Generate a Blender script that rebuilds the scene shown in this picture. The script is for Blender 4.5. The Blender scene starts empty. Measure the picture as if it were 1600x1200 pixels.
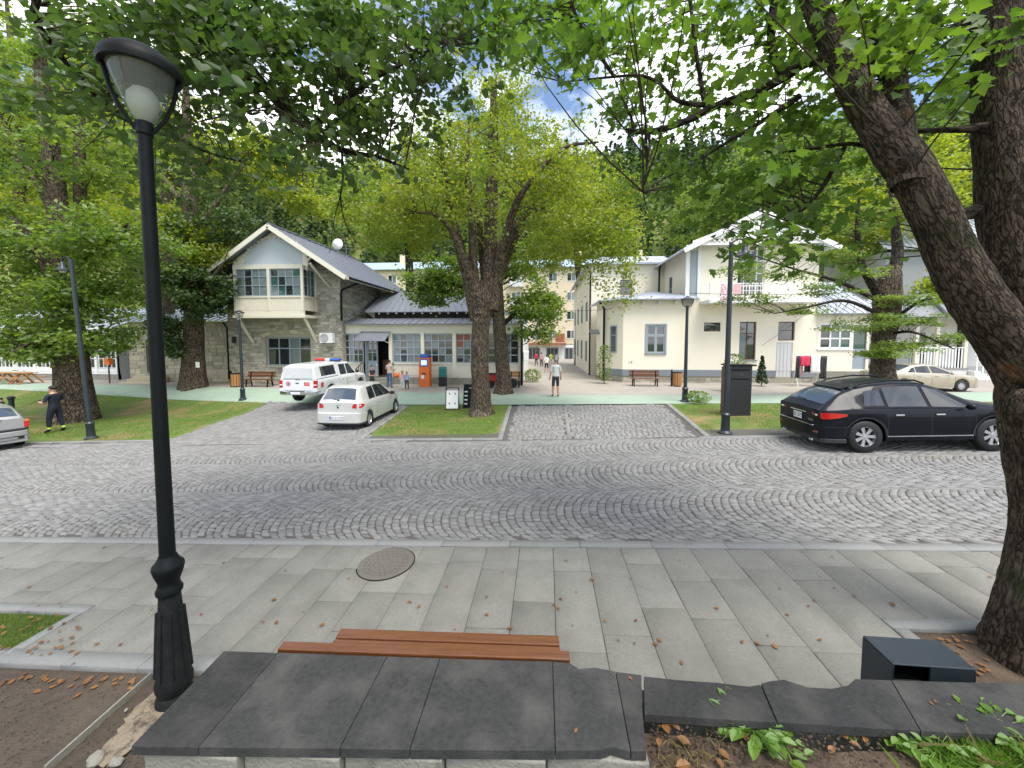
import bpy, math, random
import numpy as np
from mathutils import Vector, Matrix, noise as mnoise

random.seed(11); rng = np.random.default_rng(11)
R = math.radians
sc = bpy.context.scene
col = sc.collection

# ------------------------------------------------------------------ camera, sky, sun, exposure
F_PX, CX, CY, CAM_H = 600.0, 800.0, 560.0, 3.0
TH, PS = math.atan(35 / 600), R(5)
cd = bpy.data.cameras.new('camera'); cam = bpy.data.objects.new('camera', cd); col.objects.link(cam)
cd.sensor_width = 36; cd.sensor_fit = 'HORIZONTAL'; cd.lens = 36 * F_PX / 1600
cd.shift_y = -(600 - CY) / 1600
cd.clip_start = 0.05; cd.clip_end = 3000
cam.location = (0, 0, CAM_H); cam.rotation_euler = (R(90) - TH, 0, PS)
sc.camera = cam

SUN_EL, SUN_AZ = R(64), R(140)          # azimuth from +Y (away from the camera) towards +X
sd = bpy.data.lights.new('sun', 'SUN'); sd.energy = 2.2; sd.angle = R(30); sd.color = (1.0, .955, .88)
sun = bpy.data.objects.new('sun', sd); col.objects.link(sun)
_d = Vector((math.sin(SUN_AZ) * math.cos(SUN_EL), math.cos(SUN_AZ) * math.cos(SUN_EL), math.sin(SUN_EL)))
sun.rotation_euler = _d.to_track_quat('Z', 'Y').to_euler()
sun.location = _d * 100

world = bpy.data.worlds.new('World'); sc.world = world; world.use_nodes = True
wn, wl = world.node_tree.nodes, world.node_tree.links
wn.clear()
wo = wn.new('ShaderNodeOutputWorld'); bg = wn.new('ShaderNodeBackground')
sky = wn.new('ShaderNodeTexSky'); sky.sky_type = 'NISHITA'; sky.sun_disc = False
sky.sun_elevation = SUN_EL; sky.sun_rotation = SUN_AZ; sky.altitude = 900; sky.air_density = 1.0; sky.dust_density = 1.5
tc = wn.new('ShaderNodeTexCoord'); mp = wn.new('ShaderNodeMapping'); mp.inputs['Scale'].default_value = (1.6, 1.6, 3.2)
ns = wn.new('ShaderNodeTexNoise'); ns.inputs['Scale'].default_value = 1.7; ns.inputs['Detail'].default_value = 7; ns.inputs['Roughness'].default_value = .58
rp = wn.new('ShaderNodeValToRGB'); rp.color_ramp.elements[0].position = .43; rp.color_ramp.elements[1].position = .60
mx = wn.new('ShaderNodeMixRGB'); mx.inputs['Color2'].default_value = (9.4, 9.5, 9.7, 1)
wl.new(tc.outputs['Generated'], mp.inputs['Vector']); wl.new(mp.outputs['Vector'], ns.inputs['Vector'])
wl.new(ns.outputs['Fac'], rp.inputs['Fac']); wl.new(rp.outputs['Color'], mx.inputs['Fac'])
wl.new(sky.outputs['Color'], mx.inputs['Color1']); wl.new(mx.outputs['Color'], bg.inputs['Color'])
bg.inputs['Strength'].default_value = .12
wl.new(bg.outputs['Background'], wo.inputs['Surface'])

sc.view_settings.view_transform = 'Standard'; sc.view_settings.look = 'None'
sc.view_settings.gamma = 1; sc.view_settings.use_curve_mapping = False
sc.view_settings.exposure = 1.12
sc.render.engine = 'CYCLES'
cy = sc.cycles
cy.max_bounces = 6; cy.diffuse_bounces = 3; cy.glossy_bounces = 2; cy.transmission_bounces = 4; cy.transparent_max_bounces = 8
cy.caustics_reflective = False; cy.caustics_refractive = False; cy.sample_clamp_indirect = 6
cy.use_denoising = True

# ------------------------------------------------------------------ picture <-> place
def ray(px, py):
    u, v = (px - CX) / F_PX, (CY - py) / F_PX
    f, z = math.cos(TH) + v * math.sin(TH), -math.sin(TH) + v * math.cos(TH)
    return (u * math.cos(PS) - f * math.sin(PS), u * math.sin(PS) + f * math.cos(PS), z)
def W(px, py, Y):                       # the point at world depth Y seen at a photograph pixel
    d = ray(px, py); t = Y / d[1]
    return Vector((d[0] * t, Y, CAM_H + d[2] * t))
def G(px, py, z0=0., a=.04):            # on the sloping street
    d = ray(px, py); t = (z0 - CAM_H) / (d[2] - a * d[0])
    return Vector((d[0] * t, d[1] * t, CAM_H + d[2] * t))
def WZ(px, py, z):                      # on a level plane
    d = ray(px, py); t = (z - CAM_H) / d[2]
    return Vector((d[0] * t, d[1] * t, z))
def sstep(a, b, v):
    t = np.clip((v - a) / (b - a), 0, 1); return t * t * (3 - 2 * t)
def zg(x, y):
    x = np.asarray(x, float); y = np.asarray(y, float)
    s = sstep(16.5, 21, y)
    return .04 * np.clip(x, -20, 22) * (1 - s) + (.12 + .006 * np.clip(x, -40, 40)) * s - .024 * np.clip(y - 25, 0, 45)
def zgf(x, y): return float(zg(x, y))

# ------------------------------------------------------------------ materials
def _nt(name):
    m = bpy.data.materials.new(name); m.use_nodes = True
    nt = m.node_tree; nt.nodes.clear()
    o = nt.nodes.new('ShaderNodeOutputMaterial')
    return m, nt.nodes, nt.links, o
def _mul(c, k): return tuple(min(1, v * k) for v in c[:3]) + (1,)
def pm(name, c, rough=.6, var=.15, scale=6, bump=0, bscale=60, metal=0, spec=.5, coat=0, rnd=0, c2=None, t2=(.5, .7), stretch=(1, 1, 1), s2=2, detail=5, emit=0, wave=None):
    m, N, L, o = _nt(name)
    b = N.new('ShaderNodeBsdfPrincipled'); L.new(b.outputs[0], o.inputs['Surface'])
    b.inputs['Roughness'].default_value = rough; b.inputs['Metallic'].default_value = metal
    b.inputs['Specular IOR Level'].default_value = spec; b.inputs['Coat Weight'].default_value = coat
    b.inputs['Coat Roughness'].default_value = .04
    t = N.new('ShaderNodeTexCoord'); mpn = N.new('ShaderNodeMapping'); mpn.inputs['Scale'].default_value = stretch
    L.new(t.outputs['Object'], mpn.inputs['Vector'])
    n = N.new('ShaderNodeTexNoise'); n.inputs['Scale'].default_value = scale; n.inputs['Detail'].default_value = detail
    L.new(mpn.outputs[0], n.inputs['Vector'])
    mxn = N.new('ShaderNodeMixRGB'); L.new(n.outputs['Fac'], mxn.inputs['Fac'])
    mxn.inputs['Color1'].default_value = _mul(c, 1 - var); mxn.inputs['Color2'].default_value = _mul(c, 1 + var)
    out = mxn.outputs[0]
    if c2:
        n2 = N.new('ShaderNodeTexNoise'); n2.inputs['Scale'].default_value = s2; n2.inputs['Detail'].default_value = 11; n2.inputs['Roughness'].default_value = .62
        L.new(mpn.outputs[0], n2.inputs['Vector'])
        r2 = N.new('ShaderNodeValToRGB'); r2.color_ramp.elements[0].position = t2[0]; r2.color_ramp.elements[1].position = t2[1]
        L.new(n2.outputs['Fac'], r2.inputs['Fac'])
        m2 = N.new('ShaderNodeMixRGB'); m2.inputs['Color2'].default_value = tuple(c2[:3]) + (1,)
        L.new(r2.outputs['Color'], m2.inputs['Fac']); L.new(out, m2.inputs['Color1']); out = m2.outputs[0]
    if rnd:
        oi = N.new('ShaderNodeObjectInfo'); ge = N.new('ShaderNodeNewGeometry')
        ad = N.new('ShaderNodeMath'); ad.operation = 'ADD'; L.new(oi.outputs['Random'], ad.inputs[0]); L.new(ge.outputs['Random Per Island'], ad.inputs[1])
        fr = N.new('ShaderNodeMath'); fr.operation = 'FRACT'; L.new(ad.outputs[0], fr.inputs[0])
        mr = N.new('ShaderNodeMapRange'); mr.inputs['To Min'].default_value = 1 - rnd; mr.inputs['To Max'].default_value = 1 + rnd
        L.new(fr.outputs[0], mr.inputs['Value'])
        hs = N.new('ShaderNodeHueSaturation'); L.new(mr.outputs[0], hs.inputs['Value']); L.new(out, hs.inputs['Color']); out = hs.outputs[0]
    L.new(out, b.inputs['Base Color'])
    if bump:
        n3 = N.new('ShaderNodeTexNoise'); n3.inputs['Scale'].default_value = bscale; n3.inputs['Detail'].default_value = 6
        L.new(mpn.outputs[0], n3.inputs['Vector'])
        bp = N.new('ShaderNodeBump'); bp.inputs['Strength'].default_value = bump; bp.inputs['Distance'].default_value = .02
        L.new(n3.outputs['Fac'], bp.inputs['Height']); L.new(bp.outputs[0], b.inputs['Normal'])
    if emit:
        b.inputs['Emission Color'].default_value = tuple(c[:3]) + (1,); b.inputs['Emission Strength'].default_value = emit
    return m
def leafm(name, a, b_, tr=.5, gloss=.06, c3=None, lo=.7):
    m, N, L, o = _nt(name)
    ge = N.new('ShaderNodeNewGeometry'); t = N.new('ShaderNodeTexCoord')
    n = N.new('ShaderNodeTexNoise'); n.inputs['Scale'].default_value = lo; n.inputs['Detail'].default_value = 3; L.new(t.outputs['Object'], n.inputs['Vector'])
    ad = N.new('ShaderNodeMath'); ad.operation = 'MULTIPLY_ADD'; ad.inputs[1].default_value = .55; L.new(ge.outputs['Random Per Island'], ad.inputs[0])
    mr = N.new('ShaderNodeMapRange'); mr.inputs['From Min'].default_value = .35; mr.inputs['From Max'].default_value = .65; mr.inputs['To Max'].default_value = .45
    L.new(n.outputs['Fac'], mr.inputs['Value']); L.new(mr.outputs[0], ad.inputs[2])
    r = N.new('ShaderNodeValToRGB'); e = r.color_ramp.elements
    e[0].color = tuple(a) + (1,); e[1].color = tuple(b_) + (1,); e[0].position = .1; e[1].position = .9
    if c3: x = e.new(.97); x.color = tuple(c3) + (1,)
    L.new(ad.outputs[0], r.inputs['Fac'])
    d = N.new('ShaderNodeBsdfDiffuse'); tl = N.new('ShaderNodeBsdfTranslucent'); g = N.new('ShaderNodeBsdfGlossy'); g.inputs['Roughness'].default_value = .58
    hs = N.new('ShaderNodeHueSaturation'); hs.inputs['Hue'].default_value = .485; hs.inputs['Value'].default_value = 1.75; hs.inputs['Saturation'].default_value = 1.05
    L.new(r.outputs[0], hs.inputs['Color']); L.new(hs.outputs[0], tl.inputs['Color']); L.new(r.outputs[0], d.inputs['Color'])
    m1 = N.new('ShaderNodeMixShader'); m1.inputs[0].default_value = tr; L.new(d.outputs[0], m1.inputs[1]); L.new(tl.outputs[0], m1.inputs[2])
    m2 = N.new('ShaderNodeMixShader'); m2.inputs[0].default_value = gloss; L.new(m1.outputs[0], m2.inputs[1]); L.new(g.outputs[0], m2.inputs[2])
    L.new(m2.outputs[0], o.inputs['Surface'])
    return m
def barkm(name, c, c2, moss=None, sc_=9, bumpd=.03, attr='bk'):
    m, N, L, o = _nt(name)
    b = N.new('ShaderNodeBsdfPrincipled'); b.inputs['Roughness'].default_value = .9; b.inputs['Specular IOR Level'].default_value = .2
    L.new(b.outputs[0], o.inputs['Surface'])
    t = N.new('ShaderNodeTexCoord')
    if attr: at_ = N.new('ShaderNodeAttribute'); at_.attribute_name = attr; src = at_.outputs['Vector']
    else: src = t.outputs['Object']
    mpn = N.new('ShaderNodeMapping'); mpn.inputs['Scale'].default_value = (1, 1, .34); L.new(src, mpn.inputs['Vector'])
    nz = N.new('ShaderNodeTexNoise'); nz.inputs['Scale'].default_value = 12; nz.inputs['Detail'].default_value = 4; L.new(mpn.outputs[0], nz.inputs['Vector'])
    vm = N.new('ShaderNodeVectorMath'); vm.operation = 'MULTIPLY_ADD'; vm.inputs[1].default_value = (.10, .10, .16); L.new(nz.outputs['Color'], vm.inputs[0]); L.new(mpn.outputs[0], vm.inputs[2])
    v = N.new('ShaderNodeTexVoronoi'); v.feature = 'DISTANCE_TO_EDGE'; v.inputs['Scale'].default_value = sc_; L.new(vm.outputs[0], v.inputs['Vector'])
    v2 = N.new('ShaderNodeTexVoronoi'); v2.feature = 'DISTANCE_TO_EDGE'; v2.inputs['Scale'].default_value = sc_ * 2.3; L.new(vm.outputs[0], v2.inputs['Vector'])
    n2 = N.new('ShaderNodeTexNoise'); n2.inputs['Scale'].default_value = 34; n2.inputs['Detail'].default_value = 10; n2.inputs['Roughness'].default_value = .65; L.new(mpn.outputs[0], n2.inputs['Vector'])
    n5 = N.new('ShaderNodeTexNoise'); n5.inputs['Scale'].default_value = 4.5; n5.inputs['Detail'].default_value = 5; L.new(src, n5.inputs['Vector'])
    # height = soft plates + fine plates + grain
    h0 = N.new('ShaderNodeMath'); h0.operation = 'MULTIPLY_ADD'; h0.inputs[1].default_value = .55; L.new(n2.outputs['Fac'], h0.inputs[0])
    hs_ = N.new('ShaderNodeMath'); hs_.operation = 'SUBTRACT'; hs_.inputs[1].default_value = .20; L.new(v.outputs['Distance'], hs_.inputs[0]); L.new(hs_.outputs[0], h0.inputs[2])
    h1 = N.new('ShaderNodeMapRange'); h1.inputs['From Max'].default_value = .36; h1.interpolation_type = 'SMOOTHSTEP'; L.new(h0.outputs[0], h1.inputs['Value'])
    h2 = N.new('ShaderNodeMath'); h2.operation = 'MULTIPLY_ADD'; h2.inputs[1].default_value = .9; L.new(v2.outputs['Distance'], h2.inputs[0]); L.new(h1.outputs[0], h2.inputs[2])
    h3 = N.new('ShaderNodeMath'); h3.operation = 'MULTIPLY_ADD'; h3.inputs[1].default_value = .9; L.new(n2.outputs['Fac'], h3.inputs[0]); L.new(h2.outputs[0], h3.inputs[2])
    r = N.new('ShaderNodeValToRGB'); e = r.color_ramp.elements; e[0].color = tuple(c2) + (1,); e[1].color = _mul(c, 1.45); e[0].position = .38; e[1].position = .98
    q = e.new(.66); q.color = tuple(c) + (1,)
    k = N.new('ShaderNodeMath'); k.operation = 'MULTIPLY'; k.inputs[1].default_value = .55; L.new(h3.outputs[0], k.inputs[0]); L.new(k.outputs[0], r.inputs['Fac'])
    mm = N.new('ShaderNodeMixRGB'); mm.blend_type = 'OVERLAY'; mm.inputs[0].default_value = .75; L.new(r.outputs[0], mm.inputs[1]); L.new(n5.outputs['Fac'], mm.inputs[2])
    out = mm.outputs[0]
    if moss:
        n4 = N.new('ShaderNodeTexNoise'); n4.inputs['Scale'].default_value = 1.9; n4.inputs['Detail'].default_value = 7; L.new(t.outputs['Object'], n4.inputs['Vector'])
        r4 = N.new('ShaderNodeValToRGB'); r4.color_ramp.elements[0].position = .58; r4.color_ramp.elements[1].position = .70; L.new(n4.outputs['Fac'], r4.inputs['Fac'])
        mo = N.new('ShaderNodeMixRGB'); mo.inputs[2].default_value = tuple(moss) + (1,); L.new(r4.outputs[0], mo.inputs[0]); L.new(out, mo.inputs[1]); out = mo.outputs[0]
        nr = N.new('ShaderNodeTexNoise'); nr.inputs['Scale'].default_value = 2.6; nr.inputs['Detail'].default_value = 6
        mpr = N.new('ShaderNodeMapping'); mpr.inputs['Location'].default_value = (4.3, 1.7, 8.1); L.new(t.outputs['Object'], mpr.inputs['Vector']); L.new(mpr.outputs[0], nr.inputs['Vector'])
        rr = N.new('ShaderNodeValToRGB'); rr.color_ramp.elements[0].position = .68; rr.color_ramp.elements[1].position = .74; L.new(nr.outputs['Fac'], rr.inputs['Fac'])
        mr_ = N.new('ShaderNodeMixRGB'); mr_.inputs[2].default_value = (.15, .07, .028, 1); L.new(rr.outputs[0], mr_.inputs[0]); L.new(out, mr_.inputs[1]); out = mr_.outputs[0]
    L.new(out, b.inputs['Base Color'])
    bp = N.new('ShaderNodeBump'); bp.inputs['Strength'].default_value = 1; bp.inputs['Distance'].default_value = bumpd; L.new(h3.outputs[0], bp.inputs['Height']); L.new(bp.outputs[0], b.inputs['Normal'])
    return m
def glassm(name, c=(.02, .025, .03), rough=.03, alpha=.0, tint=(.6, .7, .7)):
    m, N, L, o = _nt(name)
    b = N.new('ShaderNodeBsdfPrincipled'); b.inputs['Base Color'].default_value = tuple(c) + (1,); b.inputs['Roughness'].default_value = rough; b.inputs['Specular IOR Level'].default_value = .9
    b.inputs['IOR'].default_value = 1.6
    if alpha:
        t = N.new('ShaderNodeBsdfTransparent'); t.inputs[0].default_value = tuple(tint) + (1,)
        x = N.new('ShaderNodeMixShader'); x.inputs[0].default_value = alpha; L.new(b.outputs[0], x.inputs[1]); L.new(t.outputs[0], x.inputs[2]); L.new(x.outputs[0], o.inputs['Surface'])
    else: L.new(b.outputs[0], o.inputs['Surface'])
    return m
M = {}
M['cobble'] = pm('cobble_granite', (.218, .214, .207), .8, .2, 18, .35, 110, spec=.25, rnd=.16, c2=(.225, .205, .175), t2=(.58, .85), s2=.6)
M['joint'] = pm('joint_sand', (.095, .088, .078), .95, .3, 20, .4, 120)
M['slab'] = pm('paving_slab', (.212, .206, .182), .78, .30, 42, .35, 180, rnd=.08, c2=(.158, .153, .134), t2=(.44, .78), s2=2.3, detail=11)
M['slabjoint'] = pm('slab_joint', (.09, .085, .075), .95, .2, 30)
M['kerb'] = pm('kerb_granite', (.215, .217, .208), .75, .15, 30, .2, 150, rnd=.08)
M['basalt'] = pm('basalt_coping', (.042, .0415, .041), .8, .6, 38, .5, 170, rnd=.20, c2=(.100, .096, .088), t2=(.46, .80), s2=3.2, spec=.3, detail=10)
M['concrete'] = pm('old_concrete', (.26, .25, .21), .9, .25, 4, .5, 50, c2=(.10, .105, .08), t2=(.55, .75), s2=5)
M['soil'] = pm('soil', (.085, .058, .040), .95, .45, 14, 1, 45, c2=(.15, .11, .075), t2=(.5, .75), s2=3)
M['dirt'] = pm('packed_dirt', (.080, .060, .044), .95, .45, 12, 1, 50, c2=(.125, .098, .07), t2=(.5, .8), s2=2.2, detail=9)
M['sand'] = pm('pale_sand', (.27, .22, .155), .95, .4, 14, 1, 50, c2=(.10, .078, .056), t2=(.5, .62), s2=9)
M['lawn'] = pm('lawn_ground', (.10, .155, .025), .95, .4, 3, .8, 60, c2=(.27, .175, .085), t2=(.50, .66), s2=.55)
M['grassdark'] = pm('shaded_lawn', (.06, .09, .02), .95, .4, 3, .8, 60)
M['bikepath'] = pm('pale_green_path', (.30, .385, .30), .8, .1, 3, .15, 120, c2=(.255, .325, .255), t2=(.5, .8), s2=.8)
M['plaza'] = pm('pinkish_paving', (.34, .305, .265), .85, .1, 2.5, .2, 90, c2=(.265, .24, .21), t2=(.5, .8), s2=.6)
M['iron'] = pm('black_cast_iron', (.006, .008, .009), .5, .3, 10, .15, 90, spec=.16)
M['dustiron'] = pm('dusty_cast_iron', (.014, .016, .017), .6, .5, 14, .3, 90, c2=(.032, .030, .027), t2=(.5, .85), s2=7, spec=.16)
M['bluegrey'] = pm('bluegrey_metal', (.018, .026, .034), .38, .12, 10, .06, 80)
M['lampglass'] = glassm('lamp_glass', (.35, .37, .36), .12, .68, (.86, .88, .86))
M['lampwhite'] = pm('lamp_reflector', (.72, .72, .68), .4, .05)
M['wood'] = pm('varnished_wood', (.150, .054, .018), .36, .55, 9, .25, 30, stretch=(.25, 5, 5), coat=.35, detail=8)
M['woodpale'] = pm('pale_orange_wood', (.42, .20, .07), .6, .25, 6, .2, 40, stretch=(.2, 3, 3))
M['orange'] = pm('orange_paint', (.72, .15, .02), .45, .1)
M['stone'] = pm('field_stone', (.38, .36, .295), .9, .25, 9, .7, 40, rnd=.35, c2=(.24, .23, .19), t2=(.5, .75), s2=3)
M['mortar'] = pm('mortar', (.36, .335, .265), .95, .2, 10, .6, 60)
M['ashlar'] = pm('sandy_ashlar', (.44, .39, .28), .9, .2, 7, .5, 40, rnd=.25)
M['cream'] = pm('cream_plaster', (.84, .775, .635), .85, .04, 1.2, .08, 120, c2=(.76, .695, .56), t2=(.5, .85), s2=.6)
M['apricot'] = pm('apricot_plaster', (.68, .58, .42), .85, .07, 1.2, .08, 120)
M['whitewall'] = pm('white_plaster', (.74, .74, .71), .85, .05, 2)
M['greywall'] = pm('grey_plaster', (.40, .41, .43), .85, .06, 2)
M['whitepaint'] = pm('cream_white_timber', (.70, .66, .55), .5, .05, 4)
M['purewhite'] = pm('white_timber', (.80, .80, .78), .5, .04, 4)
M['greytrim'] = pm('grey_trim', (.20, .225, .255), .55, .07, 4)
M['greyframe'] = pm('grey_window_frame', (.29, .34, .38), .5, .07, 4)
M['stonegrey'] = pm('stone_grey_sheet', (.62, .63, .63), .6, .05, 4)
M['palepanel'] = pm('pale_grey_boarding', (.50, .55, .60), .6, .05, 4)
M['roof'] = pm('grey_roof_sheet', (.22, .235, .275), .38, .10, 1.5, .05, 30, metal=.35)
M['rooflight'] = pm('pale_roof_sheet', (.46, .49, .56), .40, .08, 1.5, .05, 30, metal=.25)
M['blueroof'] = pm('pale_blue_roof', (.38, .50, .62), .40, .08, .6, metal=.2)
M['pane'] = glassm('window_pane', (.022, .028, .032), .03)
M['panecurtain'] = pm('curtain_behind_glass', (.15, .19, .205), .10, .65, 9, stretch=(6, 1, .3), spec=.8)
M['panegreen'] = glassm('green_glass_pane', (.03, .09, .08), .04)
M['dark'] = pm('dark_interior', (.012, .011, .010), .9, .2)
M['brown'] = pm('brown_timber', (.10, .045, .025), .5, .2, 8)
M['redroof'] = pm('red_brown_sheet', (.30, .09, .05), .6, .15)
M['white'] = pm('white_plastic', (.80, .80, .78), .45, .03)
M['black'] = pm('black_rubber', (.010, .010, .011), .65, .2, 20)
M['plastic'] = pm('grey_black_plastic', (.022, .023, .025), .5, .1)
M['chrome'] = pm('bright_metal', (.75, .76, .78), .16, .03, metal=1)
M['alloy'] = pm('alloy_wheel', (.62, .63, .65), .3, .05, metal=.8)
M['carblack'] = pm('black_car_paint', (.005, .006, .010), .34, .1, 3, coat=.22, spec=.12)
M['carsilver'] = pm('silver_car_paint', (.60, .60, .58), .32, .03, 3, metal=.3, coat=.8)
M['carolds'] = pm('dull_silver_car_paint', (.36, .36, .35), .36, .04, 3, metal=.4, coat=.5)
M['cargold'] = pm('champagne_car_paint', (.42, .38, .285), .32, .03, 3, metal=.45, coat=.8)
M['carwhite'] = pm('white_car_paint', (.78, .79, .79), .3, .02, 3, coat=.8)
M['carglass'] = glassm('car_glass', (.012, .015, .017), .02)
M['carglassblue'] = glassm('car_rear_glass', (.05, .065, .085), .06)
M['taillight'] = pm('red_tail_light', (.45, .012, .012), .15, .15, 20, coat=1)
M['clearlight'] = pm('clear_light', (.75, .70, .68), .15, .1, 20, coat=1)
M['amber'] = pm('amber_light', (.6, .22, .03), .2, .1)
M['plate'] = pm('number_plate', (.72, .73, .74), .4, .03)
M['ink'] = pm('black_ink', (.02, .02, .025), .6, .05)
M['redink'] = pm('red_ink', (.6, .05, .05), .5, .1)
M['blue'] = pm('blue_plastic', (.03, .09, .42), .35, .1)
M['redplastic'] = pm('red_plastic', (.5, .03, .03), .35, .1)
M['teal'] = pm('teal_plastic', (.03, .24, .22), .5, .1)
M['skin'] = pm('skin', (.48, .27, .19), .55, .08, 20)
M['navy'] = pm('navy_cloth', (.010, .013, .026), .85, .2, 20)
M['hivis'] = pm('reflective_yellow', (.55, .72, .12), .5, .1)
M['hair'] = pm('dark_hair', (.018, .012, .010), .7, .3, 40)
M['fairhair'] = pm('fair_hair', (.32, .19, .09), .7, .3, 40)
M['greyhair'] = pm('grey_hair', (.25, .23, .22), .7, .3, 40)
M['denim'] = pm('blue_denim', (.06, .13, .27), .85, .2, 30)
M['teegrey'] = pm('pale_grey_cloth', (.55, .58, .56), .85, .08, 20)
M['teebeige'] = pm('beige_cloth', (.52, .40, .33), .85, .1, 20)
M['teepink'] = pm('pink_cloth', (.70, .42, .44), .85, .1, 20)
M['teewhite'] = pm('white_cloth', (.78, .76, .74), .85, .06, 20)
M['clothred'] = pm('red_cloth', (.62, .04, .09), .85, .15, 20)
M['clothdark'] = pm('charcoal_cloth', (.03, .03, .035), .85, .2, 20)
M['clothblue'] = pm('light_blue_cloth', (.35, .47, .70), .85, .1, 20)
M['rug'] = pm('pink_patterned_rug', (.62, .30, .36), .9, .15, 20, c2=(.80, .70, .72), t2=(.47, .53), s2=9)
M['screen'] = pm('lit_screen', (.55, .72, .95), .2, .05, emit=.35)
M['manhole'] = pm('manhole_cover', (.150, .134, .115), .75, .25, 40, .8, 60)
M['bark'] = barkm('near_bark', (.085, .064, .047), (.024, .018, .013), (.030, .040, .012), 27, .014)
M['barkobj'] = barkm('near_bark_burr', (.085, .064, .047), (.024, .018, .013), None, 27, .014, None)
M['barkmid'] = barkm('linden_bark', (.125, .095, .068), (.034, .026, .020), None, 15, .02)
M['barkdark'] = barkm('dark_bark', (.05, .04, .032), (.012, .009, .008), None, 14, .015)
M['orangerot'] = pm('orange_bare_wood', (.24, .095, .028), .9, .4, 12, .6, 40)
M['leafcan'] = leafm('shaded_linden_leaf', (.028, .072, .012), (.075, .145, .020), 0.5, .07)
M['leafmaple'] = leafm('maple_leaf', (.050, .120, .014), (.115, .215, .024), 0.58, .06)
M['leaflime'] = leafm('linden_leaf_yellowgreen', (.115, .185, .014), (.255, .315, .034), 0.56, .05, (.30, .25, .035))
M['leafmid'] = leafm('mid_green_leaf', (.075, .150, .018), (.190, .285, .034), 0.54, .05)
M['leafyel'] = leafm('yellow_green_leaf', (.140, .215, .016), (.30, .36, .030), 0.56, .05, (.34, .24, .03))
M['leafdeep'] = leafm('deep_green_leaf', (.028, .065, .013), (.065, .12, .020), 0.45, .05)
M['leaffeather'] = leafm('feathery_leaf', (.085, .165, .025), (.19, .27, .04), 0.52, .05)
M['leafhill'] = leafm('hillside_wood', (.030, .068, .018), (.125, .185, .036), 0.4, .03, lo=.05)
M['needle'] = leafm('conifer', (.018, .042, .018), (.045, .085, .028), 0.3, .03, lo=.1)
M['grass'] = leafm('grass_blade', (.10, .175, .022), (.20, .29, .036), 0.45, .05)
M['grassdry'] = leafm('dry_grass', (.20, .16, .06), (.34, .28, .11), .4, .05)
M['weed'] = leafm('broad_weed_leaf', (.11, .24, .022), (.22, .37, .04), 0.4, .07)
M['dryleaf'] = leafm('fallen_leaf', (.15, .065, .02), (.33, .15, .04), .2, .05, (.5, .36, .06))

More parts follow.
